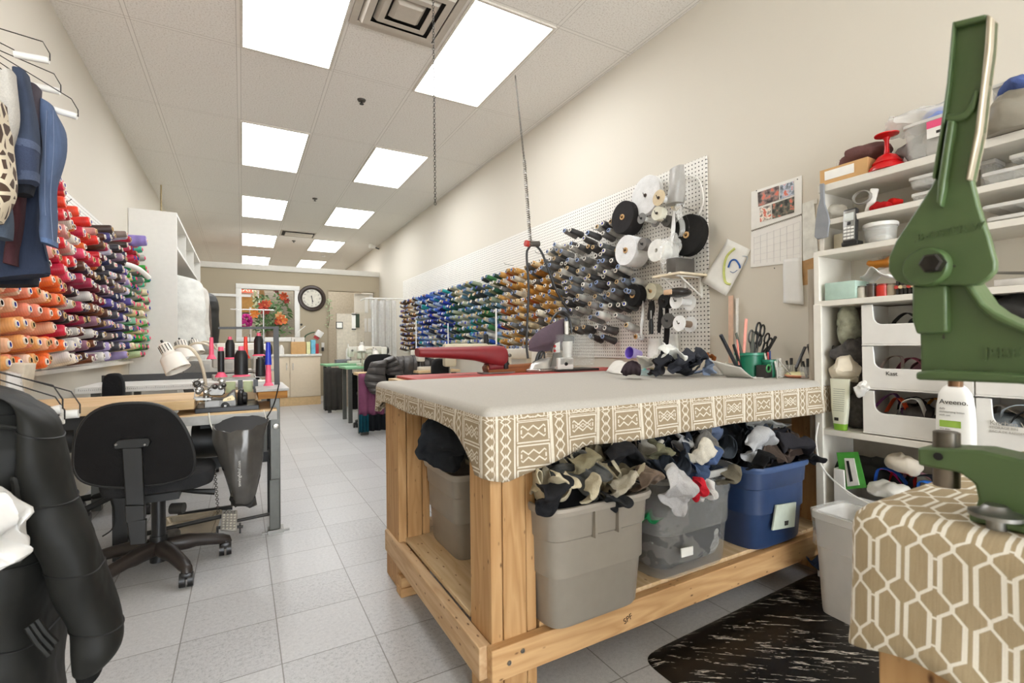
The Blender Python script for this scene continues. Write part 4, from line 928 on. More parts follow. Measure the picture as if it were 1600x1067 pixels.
# ------------------------------------------------------------------ shelving unit by the wall
SX, SY = 2.2, 1.165
SH = P('#dcd7cc', .5, var=.03)
t = T('shelving_unit', 'tall white open shelving unit packed with boxes, bins and notions', 'shelving unit', (2.33, .6, 0))
t.p('side_panel', MB().b2((SX-.012, SY-.004, 0), (XR-.003, SY+.018, 1.43)), SH, bevel=.002)
t.p('upper_side_panel', MB().b2((SX+.01, SY-.016, 1.43), (XR-.003, SY+.002, 1.69)), SH, bevel=.002)
t.p('face_post', MB().b2((SX-.016, SY-.012, 0), (SX-.004, SY+.02, 1.2)), SH, bevel=.002)
SZ = {'top': 1.717, 'b': 1.563, 'c': 1.432, 'd': 1.215, 'e': .662, 'f': .336}
for k, z in SZ.items(): t.p('shelf', MB().b2((SX if k in 'top b' else SX-.012, -.1, z-(.03 if k == 'top' else .024)), (XR-.003, SY, z)), SH, bevel=.002)
t.p('side_panel', MB().b2((SX-.012, -.12, 0), (XR-.003, -.1, 1.69)), SH)
t.p('back_panel', MB().b2((XR-.01, -.1, .336), (XR-.003, SY, 1.2)), P('#8f8678', .7))
solo('wooden_post', 'worn wooden batten standing against the shelving side by the table', 'post', MB().b2((SX+.0, SY+.022, .55), (SX+.06, SY+.05, 1.36)), wood('worn_batten', '#b9b0a2', '#948a7c', '#6b6156', 2, False))
def sh(px, z, X=2.28): return at(px, 500, X=X).y
def bx(name, label, cat, px0, px1, py0, z, mat, X=2.21, D=.17, bev=.004, group=None):
    """box standing on a shelf, spanning two pixels, as tall as its top pixel"""
    ya, yb = at(px0, py0, X=X).y, at(px1, py0, X=X).y; top = at((px0+px1)/2, py0, X=X).z
    return solo(name, label, cat, MB().b2((X, yb, z+.001), (X+D, ya, max(top, z+.01)), bev=bev), mat, group)
def lump(name, label, cat, px, py, r, seed, mat, X=2.3, sc_=(1, 1, 1), rough=.35, z=None, group=None):
    p = at(px, py, X=X)
    if z is not None: p.z = z+r*sc_[2]*.8
    mb = MB().ball(p, (r*sc_[0], r*sc_[1], r*sc_[2]), u=24, v=16)
    for v_ in mb.bm.verts:
        n = noise.noise_vector((v_.co)*(2.2/r)*.35+V((seed*5, 0, 0)))*r*rough+noise.noise_vector(v_.co*(6/r)*.35+V((0, seed, 0)))*r*rough*.5
        v_.co += n
        if z is not None: v_.co.z = max(v_.co.z, z+.001)
    return solo(name, label, cat, mb, mat, group)
CARD = P('#c99f6a', .7, var=.05)
ya, yb = at(1281, 270, X=2.21).y, at(1356, 265, X=2.21).y
t = T('cardboard_box', 'small open cardboard box with white label on the shelving top', 'box', (2.29, (ya+yb)/2, 1.718))
t.p('carton', MB().b2((2.21, yb, 1.718), (2.38, ya, 1.785)), CARD); t.p('label', MB().b2((2.2085, yb+.05, 1.737), (2.21, ya-.02, 1.775)), PAPER)
lump('cloth_bundle', 'brown and plum cloth scraps heaped in the clear tray behind the cardboard box', 'cloth', 1345, 245, .075, 3, cloth('#6a4b48'), X=2.3, sc_=(.7, 1.3, .6), z=1.786)
t = T('clear_tray', 'clear plastic tray of scraps above the cardboard box', 'tray', (2.4, .98, 1.718)); y0, y1 = at(1380, 230, X=2.36).y, at(1300, 230, X=2.36).y
t.p('wall', MB().b2((2.39, y0, 1.718), (2.45, y1, 1.87)), CLEAR)
p = at(1386, 255, X=2.25)
t = T('red_goblet', 'red plastic goblet turned upside down on the shelving top', 'goblet', (2.25, p.y, 1.718))
RED = P('#c9141a', .2, var=.05); M_ = Matrix.Translation((2.25, p.y, 1.718))
t.p('bowl', MB().lathe([(0, 0), (.062, .0), (.06, .012), (.046, .026), (.05, .03), (.034, .055), (.012, .068), (0, .07)], M_, 28), RED)
t.p('stem', MB().lathe([(.011, .066), (.008, .09), (.008, .12), (.014, .135)], M_, 16), RED); t.p('foot', MB().lathe([(0, .13), (.014, .133), (.04, .141), (.041, .145), (0, .146)], M_, 28), RED)
def clearbin(label, px0, px1, ytop, z, X=2.2, D=.22, mat=CLEAR, lid=True, pat=True):
    ya, yb = at(px0, ytop, X=X).y, at(px1, ytop, X=X).y; top = at((px0+px1)/2, ytop, X=X).z
    t = T('clear_box', label, 'clear box', (X+D/2, (ya+yb)/2, z+.001))
    q = lambda f, zz: rrect(X+D/2, (ya+yb)/2, D*f, (ya-yb)*f, zz, e=.16, n=36)
    t.p('box_body', MB().rings([q(.9, z+.001), q(.97, top-.012), q(.95, top-.012), q(.86, z+.008)]), mat)
    if lid: t.p('lid', MB().rings([q(.98, top-.014), q(1.01, top-.012), q(1.01, top-.002), q(.97, top)]), P('#e2e0da', .3, alpha=.75, var=.02))
    if pat:
        mb = MB()
        for k in (1, 2, 3): yy = yb+(ya-yb)*k/4; mb.b2((X+.012, yy-.002, z+.008), (X+D-.02, yy+.002, top-.016))
        t.p('divider', mb, mat)
    return t, ya, yb, top
t, ya, yb, top = clearbin('big clear plastic bin with a pink label on the shelving top', 1408, 1530, 178, 1.718, X=2.2, lid=True, pat=False)
yl = at(1449, 200, X=2.2).y; yr = at(1492, 200, X=2.2).y; zt = at(1470, 185, X=2.2).z; zb = at(1470, 212, X=2.2).z
t.p('label', MB().b2((2.194, yr, zb), (2.199, yl, zt)), PAPER); t.p('label_band', MB().b2((2.1925, yr, zt-.026), (2.194, yl, zt)), P('#e0527c', .5))
t.p('barcode', MB().b2((2.193, yr+.02, zb+.012), (2.194, yr+.05, zb+.022)), DARKM)
for k, (px, py, r, c, l) in enumerate(((1438, 220, .06, '#7f7b78', 'grey cloth inside the pink labelled bin'), (1432, 238, .045, '#dddad4', 'white cloth at the bottom of the pink labelled bin'), (1475, 232, .055, '#b9b2ac', 'pale lining cloth inside the pink labelled bin'))): lump('cloth_bundle', l, 'cloth', px, py, r, 20+k, cloth(c), X=2.28, rough=.5, z=1.726)
p = at(1440, 160, X=2.3)
lump('plastic_bag', 'crumpled clear plastic bag lying on the pink labelled bin', 'plastic bag', 1432, 160, .07, 77, P('#efeeea', .12, alpha=.4, var=.02), X=2.3, sc_=(.8, 1.7, .7), z=top, rough=.6)
lump('blue_pouch', 'pale blue bag inside the clear plastic on the top bin', 'pouch', 1475, 160, .05, 9, P('#8799d4', .4), X=2.3, sc_=(.8, 1.3, .7), z=top)
t, ya, yb, top2 = clearbin('tall clear bin beyond the press lever on the shelving top', 1548, 1572, 130, 1.718, X=2.2, pat=False)
lump('cloth_bundle', 'grey fabric bag at the very end of the shelving top', 'cloth', 1592, 200, .07, 31, P('#857e70', .4), X=2.2, z=1.718, sc_=(1, 1.2, 1)); lump('cloth_bundle', 'blue and white folded cloth on the grey fabric bag', 'cloth', 1594, 150, .06, 32, cloth('#4a5a8c'), X=2.22, z=1.83, sc_=(1, 1, .6)); lump('cloth_bundle', 'pale folded cloth stacked between bag and blue cloth', 'cloth', 1592, 175, .06, 33, P('#a9a39a', .5), X=2.24, z=1.80, sc_=(1, 1, .5))
# second shelf
lump('plastic_bag', 'crinkled clear bag of trims at the end of the second shelf', 'plastic bag', 1306, 325, .05, 41, P('#d8d2c6', .2, alpha=.6), X=2.28, sc_=(.8, .9, .8), z=SZ['b'], rough=.5)
p = at(1348, 305, X=2.24)
t = T('charger', 'white charger with coiled grey cord on the second shelf', 'charger', (2.26, p.y, SZ['b']+.001)); t.p('plug_body', MB().bar((2.26, p.y-.01, SZ['b']+.002), (2.27, p.y-.03, SZ['b']+.1), .035, .03, bev=.006), WHITEP)
t.p('cord', MB().tube([V((2.225+.003*k/10, p.y+.032*math.cos(k*.5), p.z-.01+.026*math.sin(k*.5))) for k in range(60)], .003, 5), P('#8a857d', .5))
lump('red_cloth', 'folded red felt piece on the second shelf', 'cloth', 1378, 318, .035, 43, cloth('#a81a1c'), X=2.25, sc_=(.8, 1.2, .6), z=SZ['b']); lump('red_cloth', 'bright red felt tip behind the folded red piece', 'cloth', 1397, 312, .03, 44, cloth('#cf2420'), X=2.28, sc_=(.6, 1, .9), z=SZ['b'])
clearbin('low clear box with padded bag on the second shelf left of the lever', 1422, 1470, 298, SZ['b'], X=2.22); clearbin('flat clear box stacked on the padded one behind the lever', 1418, 1470, 272, SZ['b']+.055, X=2.22)
clearbin('shallow clear organiser at the shelf front right of the lever', 1531, 1640, 259, SZ['b'], X=2.2); clearbin('clear craft box standing on the shallow organiser', 1575, 1640, 235, SZ['b']+.07, X=2.24, D=.14); clearbin('second craft box close behind the lever', 1529, 1556, 250, SZ['b']+.01, X=2.34, D=.1)
# third shelf
p = at(1330, 352, X=2.2)
t = T('cordless_phone', 'silver and black cordless phone standing on the third shelf', 'phone', (2.2, p.y, SZ['c']+.001))
a = V((2.19, p.y, SZ['c']+.012)); b = at(1330, 327, X=2.215); d = (b-a).normalized(); yv = V((0, 1, 0))
t.p('handset', MB().bar(a, b, .026, .05, (0, 1, 0), bev=.006), P('#2b2a2a', .35)); fn = d.cross(yv).normalized(); fn = fn if fn.x < 0 else -fn
def face(u, v, w, h, mat, nm, par=None): c = a.lerp(b, v)+fn*.0135+yv*u; return t.p(nm, MB().bar(c-d*h/2, c+d*h/2, .003, w, (0, 1, 0), bev=.0008), mat, parent=par)
fp = face(0, .5, .044, .128, P('#8e8c88', .3, .5), 'face_plate')
c_ = fn*.0015; a += c_; b += c_
face(0, .74, .034, .034, P('#c8cdc8', .25), 'screen', fp)
face(0, .55, .014, .014, P('#2a2928', .4), 'navigation_key', fp)
for r_ in range(4):
    for k in (-1, 0, 1): face(k*.0135, .42-.1*r_, .011, .009, P('#e2e0da', .4), 'button', fp)
t.p('charging_base', MB().box((2.205, p.y, SZ['c']+.01), (.05, .062, .02), bev=.005), BLACK)
p = at(1376, 378, X=2.26); M_ = Matrix.Translation((2.26, p.y, SZ['c']+.001))
t = T('plastic_tub', 'round clear tub with white lid on the third shelf', 'tub', (2.26, p.y, SZ['c']+.001))
t.p('tub_wall', MB().lathe([(0, 0), (.05, 0), (.056, .07), (.053, .07), (.047, .004), (0, .004)], M_, 28), CLEAR); t.p('lid', MB().lathe([(0, .082), (.056, .082), (.06, .078), (.06, .066), (.055, .064)], M_, 28), P('#eceae5', .3, alpha=.85, var=.02)); t.p('snap_fasteners', MB().ball((2.26, p.y, SZ['c']+.02), (.04, .04, .015)), P('#cfcabd', .5))
bx('switch_plate', 'small beige box at the end of the third shelf behind the phone', 'box', 1302, 1319, 365, SZ['c'], P('#d6cbb2', .5), X=2.26, D=.05); bx('label_tape', 'small white box of labels right of the round tub', 'box', 1410, 1430, 362, SZ['c'], WHITEP, X=2.24, D=.05)
clearbin('clear bead organiser lower in the pair right of the lever', 1540, 1640, 332, SZ['c'], X=2.2, D=.18); clearbin('clear bead organiser upper in the pair right of the lever', 1533, 1640, 312, SZ['c']+.055, X=2.21, D=.18)
# fourth shelf
bx('glass_block', 'pale green clear block at the end of the fourth shelf', 'box', 1288, 1336, 440, SZ['d'], P('#bcd6c8', .15, alpha=.75, var=.12), X=2.2, D=.12)
p = at(1370, 428, X=2.24); solo('white_cloth', 'white cloth draped over jars on the fourth shelf', 'cloth', rag((2.28, p.y, p.z), .2, .13, 88, .32, Matrix.Rotation(1.3, 3, 'Z')), cloth('#e4e3df', .05), solid=.003, sub=1)
lump('orange_packet', 'orange and grey packet at the back of the fourth shelf', 'packet', 1385, 412, .05, 51, P('#d88a2e', .4), X=2.34, sc_=(.6, 1.5, .45)); lump('grey_packet', 'grey rolled packet above the orange one', 'packet', 1400, 402, .045, 52, P('#b3aca2', .4), X=2.36, sc_=(.6, 1.5, .4))
for k, (px, w, h, c, l) in enumerate(((1347, .018, .05, '#bdb6a8', 'clear jar next to the pale green block'), (1362, .02, .055, '#4a3c34', 'brown glass jar on the fourth shelf'), (1380, .022, .05, '#c03024', 'small red jar on the fourth shelf'), (1394, .018, .048, '#a3937c', 'tan jar right of the red one'))):
    p = at(px, 470, X=2.23); M_ = Matrix.Translation((2.23, p.y, SZ['d']+.001)); t = T('small_jar', l, 'jar', (2.23, p.y, SZ['d']+.001)); t.p('jar_wall', MB().lathe([(0, 0), (w, 0), (w, h*.85), (w*.8, h*.9), (0, h*.9)], M_, 18), P(c, .25, var=.15)); t.p('lid', MB().lathe([(w*.85, h*.88), (w*.85, h), (0, h)], M_, 18), P(shade(c, .7), .4))
for k in range(6):
    p = at(1404+6.5*k, 455, X=2.22); t = T('bobbin_holder', 'black toothed bobbin clip, %s along the fourth shelf rack' % ordn(k), 'bobbin clip', (2.22, p.y, SZ['d']+.001), group='bobbin clips on the fourth shelf'); t.p('stem', MB().b2((2.21, p.y-.004, SZ['d']+.001), (2.23, p.y+.004, SZ['d']+.055)), P('#2a2622', .5)); t.p('bobbin', MB().cyl((2.2, p.y, SZ['d']+.03), (2.21, p.y, SZ['d']+.03), .007, n=12), P(['#b33a30', '#c9b48a', '#7a6a58'][k % 3], .5))
bx('clear_case', 'wide clear case with metal handle beyond the press on the fourth shelf', 'case', 1552, 1650, 433, SZ['d'], P('#d3cfc8', .25, alpha=.8), X=2.2, D=.2)
p = at(1580, 425, X=2.22); solo('wire_hoop', 'thin wire hoop lying on the clear case', 'hoop', MB().tube([V((2.26+.03*math.sin(a), p.y+.09*math.cos(a), at(1580, 427, X=2.26).z+.012*math.cos(a))) for a in [2*PI*k/24 for k in range(24)]], .003, 6, closed=True), STEEL)
lump('black_strap', 'black straps and buckles heaped on the stacking bins beyond the press', 'straps', 1585, 480, .08, 61, P('#191817', .4), X=2.28, sc_=(.8, 1.6, .6), z=1.09, rough=.5)
# stacking bins
def sbin(label, y1, y0, z, h=.172, D=.22, mat=None, lip=.085):
    mat = mat or P('#dedbd5', .4, var=.02)
    t = T('stacking_bin', label, 'storage bin', (SX+D/2, (y0+y1)/2, z)); x0, x1 = SX+.002, SX+D; w = .006
    t.p('bin_shell', MB().b2((x0, y0, z), (x1, y1, z+w)).b2((x1-w, y0, z+w), (x1, y1, z+h)).b2((x0+.012, y0, z+w), (x1-w, y0+w, z+h)).b2((x0+.012, y1-w, z+w), (x1-w, y1, z+h)), mat)
    f = []; r = .03
    pts = [(y0, z), (y1, z), (y1, z+h), (y1-.045, z+h)]
    pts += [(y1-.045-r*.5*(1-math.cos(a)), z+lip+r-(r*math.sin(a))+ (0)) for a in [PI/2*k/5 for k in range(6)]]
    pts = [(y0, z+w), (y1, z+w), (y1, z+h), (y1-.04, z+h), (y1-.043, z+lip+r)]+[(y1-.043-r*(1-math.cos(a)), z+lip+r-r*math.sin(a)) for a in [PI/2*k/5 for k in range(1, 6)]]+[(y0+.043+r*(1-math.cos(a)), z+lip+r-r*math.sin(a)) for a in [PI/2*k/5 for k in range(5, 0, -1)]]+[(y0+.043, z+lip+r), (y0+.04, z+h), (y0, z+h)]
    t.p('front_panel', MB().prism([(x0, a, b) for a, b in pts], (.009, 0, 0)), mat, bevel=.002)
    return t
BA, BB, BC = at(1347, 600, X=SX).y, at(1521, 600, X=SX).y, at(1521, 600, X=SX).y-.34
b3 = sbin('white open-front bin, topmost of the stack beside the press', BA, BB, 1.02, .165); b2_ = sbin('white open-front bin marked Kast, middle of the stack', BA, BB, .845); b1 = sbin('white open-front bin, lowest of the stack above the bottom shelf', BA, BB, .667)
c2 = sbin('white open-front bin behind the press, middle of the further stack', BB-.004, BC, .845); c1 = sbin('white open-front bin with printed lettering, lowest of the further stack', BB-.004, BC, .667); sbin('white open-front bin hidden high behind the press', BB-.004, BC, 1.02, .165)
text(b2_, 'Kast', at(1393, 584, X=SX-.001), (0, -1, 0), (0, 0, 1), .022, P('#3b3834', .8))
GT = P('#a9a49b', .8)
for k, (s_, py, sz) in enumerate((('Kitchen Value', 661, .022), ('STORAGE BIN', 668, .011), ('BAC À DE RANGEMENT', 674, .010))): text(c1, s_, at(1546, py-1, X=SX-.001), (0, -1, 0), (0, 0, 1), sz, GT, align='LEFT')
def strapheap(cx, y0, y1, z, n, seed, cols, what):
    r = random.Random(seed)
    for k in range(n):
        c, nm = cols[k % len(cols)]; y = y0+(y1-y0)*(k+.5)/n; x = cx+r.uniform(-.03, .05)
        pts = crv([(x, y-.05+r.uniform(-.03, .03), z+r.uniform(0, .03)), (x+r.uniform(-.04, .04), y-.02, z+.05+r.uniform(0, .03)), (x+r.uniform(-.05, .05), y+.03, z+.04+r.uniform(0, .03)), (x, y+.05, z+r.uniform(0, .02))], 6)
        mb = MB(); w = r.uniform(.014, .026)
        mb.rings([[p+V((-w, 0, -.001)), p+V((w, 0, -.001)), p+V((w, 0, .002)), p+V((-w, 0, .002))] for p in pts])
        solo('strap', '%s strap in %s, %s from the shelving post' % (nm, what, ordn(n-1-k)), 'strap', mb, cloth(c), group='straps in the bins')
strapheap(2.28, BB+.03, BA-.05, .745, 9, 4, [('#2a2c3c', 'navy'), ('#c9c3b6', 'cream'), ('#8b9299', 'grey'), ('#d89a2c', 'amber'), ('#3a2a24', 'dark brown'), ('#d9d5cc', 'white'), ('#232226', 'black'), ('#d2502c', 'orange red'), ('#6a3a6a', 'purple')], 'the lowest open-front bin')
strapheap(2.28, BC+.03, BB-.05, .742, 8, 5, [('#7d868c', 'grey webbing'), ('#2c2b2b', 'black webbing'), ('#9aa3a8', 'light grey webbing'), ('#b8ada0', 'beige webbing')], 'the lettered bin')
strapheap(2.28, BB+.05, BA-.06, .905, 5, 6, [('#8a4a58', 'rose'), ('#7a6a60', 'taupe'), ('#5a3a3c', 'maroon')], 'the Kast bin')
strapheap(2.28, BB+.05, BA-.08, 1.07, 3, 7, [('#24211f', 'black')], 'the topmost open-front bin')
for y_, z_, c, l, sd in ((BB+.08, .69, '#2c2a2a', 'dark strap bundle deep in the lowest open-front bin beside the bottle', 91), (BB+.2, .69, '#4a4644', 'grey strap bundle in the middle of the lowest open-front bin', 92), (BC+.15, .69, '#6f777b', 'grey webbing bundle deep in the lettered bin', 93), (BC+.27, .69, '#8d949a', 'light grey webbing bundle in front of the lettered bin stack', 94), (BB+.15, .865, '#5a3c42', 'maroon strap bundle deep in the Kast bin', 95)):
    mb = MB().ball((2.31, y_, z_+.045), (.07, .07, .05), u=20, v=14)
    for v_ in mb.bm.verts: v_.co += noise.noise_vector(v_.co*22+V((sd, 0, 0)))*.022; v_.co.z = max(v_.co.z, z_-.01)
    solo('strap_bundle', l, 'straps', mb, cloth(c))
# cloth column beside the bins
lump('cloth_roll', 'rolled pale green and grey camouflage cloth high beside the bins', 'cloth', 1327, 510, .06, 71, P('#8b8c7c', .9, var=.5, scale=30), X=2.3, sc_=(1, .7, 1.5), rough=.35); lump('cloth_roll', 'crumpled black and white patterned cloth beside the Kast bin', 'cloth', 1328, 548, .065, 72, P('#3a3735', .9, var=.7, scale=60), X=2.28, sc_=(.9, 1, .8), rough=.6)
lump('cloth_roll', 'cream satin cloth wad above the lotion tube', 'cloth', 1322, 578, .062, 73, P('#d8cdb8', .5), X=2.27, sc_=(.9, 1, .8), rough=.5); lump('cloth_roll', 'dark grey knitted cloth behind the lotion tube', 'cloth', 1338, 630, .06, 74, P('#4a4744', .9, var=.4, scale=60), X=2.32, sc_=(.8, .7, 1.5), z=.663, rough=.3)
lump('cloth_roll', 'white rag knotted on the corner of the lowest open-front bin', 'cloth', 1346, 608, .03, 75, cloth('#dcdad5', .05), X=2.2, sc_=(.7, .9, 1.1), rough=.6)
def squeeze(name, label, pxc, y_top, y_bot, hw, X, z0, cap, flip, txt=None):
    p0, p1 = at(pxc, y_bot, X=X), at(pxc, y_top, X=X); h = p1.z-z0; y = (p0.y+p1.y)/2
    t = T(name, label, 'bottle', (X, y, z0)); return t, y, h
t, y, h = squeeze('lotion_tube', 'white lotion tube standing on its green cap beside the bins', 1313, 592, 663, .03, 2.215, .663, 1, 1)
t.p('cap', MB().rings([rrect(2.215, y, .03, .045, .663, e=.5), rrect(2.215, y, .034, .05, .69, e=.5)]), P('#7fae3a', .35)); t.p('tube', MB().rings([rrect(2.215, y, .034, .05, .69, e=.5), rrect(2.215, y, .03, .066, .76, e=.5), rrect(2.215, y, .008, .078, .663+h, e=.5)]), P('#d9dac6', .35, var=.03))
mb = MB()
for k in range(11): mb.b2((2.196+.001*k, y-.022, .745+.009*k), (2.197+.001*k, y+.022, .747+.009*k))
t.p('small_print', mb, P('#8f9488', .8)); t.p('barcode', MB().b2((2.1965, y-.0, .703), (2.198, y+.016, .716)), DARKM)
# lotion bottle in front of the bins
X = 2.165; p = at(1494, 690, X=X); y = p.y; zt = at(1494, 597, X=X).z; z0 = .663; h = zt-z0
t = T('lotion_bottle', 'white lotion bottle with green band standing before the stacking bins', 'bottle', (X, y, z0-.0))
wb = at(1466, 650, X=X).y-at(1524, 650, X=X).y
prof = [(1, 0), (1.04, .02), (1.04, .4), (1.0, .62), (.86, .82), (.62, .92), (.36, .965), (.36, 1.0)]
t.p('bottle_body', MB().rings([rrect(X+.0, y, .05*min(1, f*1.3), wb*f, z0+h*q, e=.5) for f, q in prof]), P('#e9e7e1', .3, var=.02)); t.p('pump_collar', MB().cyl((X, y, z0+h), (X, y, z0+h+.03), .017), P('#b98a5c', .4))
t.p('green_band', MB().b2((X-.0268, y-.022+.0, z0+h*.32), (X-.0262, y+wb*.36, z0+h*.42)), P('#8fae45', .5)); 
text(t, 'Aveeno.', V((X-.0268, y+wb*.36, z0+h*.7)), (0, -1, 0), (0, 0, 1), .0235, P('#3c3a36', .7), align='LEFT')
for k in range(4): text(t, ['daily', 'moisturizing lotion', 'with oat', 'dry skin'][k], V((X-.0268, y+wb*.36, z0+h*(.6-.05*k-(.16 if k == 3 else 0)))), (0, -1, 0), (0, 0, 1), .009, P('#8d8b86', .8), align='LEFT')
# bottom shelf
sb = sbin('low white open bin of buckles on the bottom shelf', at(1302, 740, X=SX).y, at(1302, 740, X=SX).y-.36, .337, .16, lip=.06)
a, b = at(1308, 770, X=2.215), at(1325, 707, X=2.23)
t = T('blister_pack', 'green card blister pack standing in the low bin', 'package', a); ax_ = V((0, -1, 0)); 
t.p('card', MB().prism([at(1307, 707, X=2.23), at(1340, 706, X=2.235), at(1354, 762, X=2.216), at(1316, 765, X=2.216)], (.004, 0, 0)), P('#4a9a3c', .4)); t.p('blister', MB().prism([at(1319, 716, X=2.222), at(1334, 716, X=2.226), at(1342, 758, X=2.21), at(1324, 760, X=2.21)], (.008, 0, 0)), P('#d6d3cb', .25)); t.p('tool_outline', MB().prism([at(1322, 720, X=2.219), at(1326, 720, X=2.22), at(1332, 752, X=2.208), at(1328, 753, X=2.208)], (.004, 0, 0)), BLACK)
strapheap(2.29, .60, 1.0, .45, 11, 9, [('#c22420', 'red'), ('#2450a0', 'bright blue'), ('#c62a7a', 'magenta'), ('#e0dcd0', 'cream'), ('#1f1e20', 'black'), ('#2f6ac0', 'blue'), ('#222226', 'dark'), ('#d8a0b0', 'pink')], 'the low bin')
lump('strap_heap', 'tangle of black webbing at the back of the bottom shelf', 'straps', 1375, 720, .1, 81, P('#22201f', .7), X=2.36, sc_=(.6, 1.6, .8), z=.4, rough=.5); lump('belt_roll', 'roll of cream belting at the end of the low bin', 'belting', 1412, 725, .05, 82, P('#c9bfae', .7), X=2.24, sc_=(.8, 1.2, .8), rough=.25)
lump('cloth_roll', 'white cotton batting in the low bin beside the blister pack', 'cloth', 1385, 760, .06, 83, P('#dfdcd4', .8), X=2.23, sc_=(.7, 1.3, .5), z=.42, rough=.4)
solo('power_cable', 'white electric cable hanging across the shelving corner', 'cord', MB().tube(crv([at(1279, 660, X=2.17), at(1275, 690, X=2.16), at(1285, 730, X=2.15), at(1320, 765, X=2.12), at(1368, 792, X=2.1), at(1390, 800, X=2.08)], 8), .0035, 6), WHITEP)
# grey spatula on the side
p = at(1283, 330, X=2.185); sp = [at(*q, X=2.185) for q in ((1280, 287), (1287, 286), (1288, 318), (1293, 332), (1296, 345), (1293, 370), (1277, 374), (1272, 370), (1274, 345), (1277, 325), (1281, 310))]
solo('spatula', 'grey plastic paddle hanging at the corner of the shelving', 'spatula', MB().prism(sp, (.01, 0, 0)), P('#84868a', .4), bevel=.003)

# ------------------------------------------------------------------ press bench
PZ = .84
t = T('press_bench', 'small pine bench under the trellis cloth carrying the green press', 'bench', (1.1, -.1, 0))
t.p('bench_top', MB().b2((.66, -.5, PZ-.05), (1.5, .305, PZ-.008)), PLYY)
for x_, y_ in ((.66, .2), (1.4, .2), (.66, -.48), (1.4, -.48)): t.p('leg', MB().b2((x_, y_, 0), (x_+.09, y_+.09, PZ-.05)), WOODZ, bevel=.003)
m = Mat('trellis_cloth', .9, spec=.15); x, y, z = m.xyz('UV')
tw = ((x/.066).tri()*3.0-.25).max(0).min(1)
L_ = None
for sg in (1, -1):
    q = ((y+(tw*.0103*sg))/.0285+20).fr(); q = ((q-.5).abs()).lt(.075)
    L_ = q if L_ is None else L_.max(q)
q = (((y/.0285+20).fr()-.5).abs()*-1)+.5; q2 = ((x/.066+.5).fr()-.5).abs(); L_ = L_.max((q-.125).abs().lt(.035)*q2.lt(.24)*((y/.0285+20.5).fl()*.5).fr().lt(.25)).max((q2-.24).abs().lt(.02)*q.lt(.14)*((y/.0285+20.5).fl()*.5).fr().lt(.25))
slub = m.noise(1, 3, (25, 420, 25), out='UV'); sl2 = m.noise(700, 1)
m.col(m.mix(L_, m.mix(slub*.7+sl2*.3, '#8f7d61', '#b5a486'), m.mix(sl2, '#dcd5c6', '#e8e3d7'))); m.bump(slub, .25, .002)
mb = cloth_over(.645, 1.52, -.52, .318, PZ, lambda x, y: .17+.02*math.sin(y*22+x*9)+(.03 if y < .2 else 0), wob=.018, seed=9, du=.012)
uvl = mb.bm.loops.layers.uv['UVMap']
for f in mb.bm.faces:
    for l in f.loops:
        c = l.vert.co; dz = PZ-c.z
        ox = min(c.x-.645, 1.52-c.x); oy = min(c.y+.52, .318-c.y)
        n = f.normal if f.normal.length else V((0, 0, 1))
        f.normal_update(); n = f.normal
        u, v = c.x, c.y
        if abs(n.z) < .8:
            if abs(n.x) >= abs(n.y): u = c.x+(-dz if c.x < 1 else dz)
            else: v = c.y+(dz if c.y > 0 else -dz); u, v = c.x, v
        l[uvl].uv = (u, v)
solo('trellis_tablecloth', 'tan and white trellis pattern cloth draped over the press bench', 'tablecloth', mb, m.m, solid=.002)
# ------------------------------------------------------------------ the green lever press
XP = .715
m = Mat('press_green', .38, spec=.5); n = m.noise(9, 4); ch = m.noise(60, 3, rough=.75)
m.col(m.mix(ch.gt(.72), m.mix(n, '#3f5530', '#55693f'), '#2e2a22')); m.bump(m.noise(35, 3), .35, .003); GREEN = m.m
WORN = P('#a59a86', .35, .5)
t = T('lever_press', 'heavy green cast iron lever press for snaps on the trellis cloth', 'press', (XP, .2, PZ+.003))
def plate(pts, a, b): return MB().prism([at(*p, X=XP)+V((a, 0, 0)) for p in pts], (b-a, 0, 0))
body = [(1430, 428), (1434, 500), (1441, 516), (1443, 590), (1600, 597), (1660, 600), (1700, 610), (1720, 650), (1725, 730), (1720, 800), (1535, 806), (1527, 800), (1534, 777), (1529, 754), (1506, 737), (1441, 725), (1440, 697), (1540, 701), (1600, 712), (1640, 705), (1655, 680), (1650, 640), (1620, 612), (1443, 600)]
upper = [(1430, 428), (1434, 500), (1441, 516), (1443, 590), (1600, 597), (1690, 604), (1690, 540), (1640, 520), (1600, 507), (1562, 490), (1543, 474), (1524, 446), (1505, 415), (1490, 390), (1466, 381), (1443, 394)]
lower = [(1440, 697), (1540, 702), (1600, 716), (1660, 720), (1690, 700), (1690, 604), (1760, 610), (1770, 720), (1760, 812), (1536, 808), (1527, 800), (1534, 777), (1529, 754), (1506, 737), (1441, 725)]
t.p('upper_arm', plate(upper, -.008, .03), GREEN, bevel=.003)
t.p('arm_flange', plate([(1443, 580), (1470, 577), (1560, 580), (1690, 590), (1690, 606), (1600, 598), (1443, 592)], -.022, .03), GREEN, bevel=.003)
t.p('arm_flange', plate([(1478, 384), (1490, 388), (1507, 414), (1527, 446), (1546, 474), (1565, 488), (1600, 505), (1690, 540), (1690, 552), (1600, 518), (1560, 500), (1538, 482), (1516, 450), (1494, 415)], -.018, .03), GREEN, bevel=.003)
t.p('ram_guide', plate([(1436, 446), (1490, 446), (1491, 520), (1443, 522), (1436, 500)], -.02, .03), GREEN, bevel=.003)
t.p('frame_foot', plate(lower, -.012, .034), GREEN, bevel=.003)
t.p('base_plate', MB().b2((XP-.03, at(1600, 800, X=XP).y-.16, PZ+.002), (XP+.09, at(1530, 800, X=XP).y, PZ+.012)), GREEN, bevel=.003)
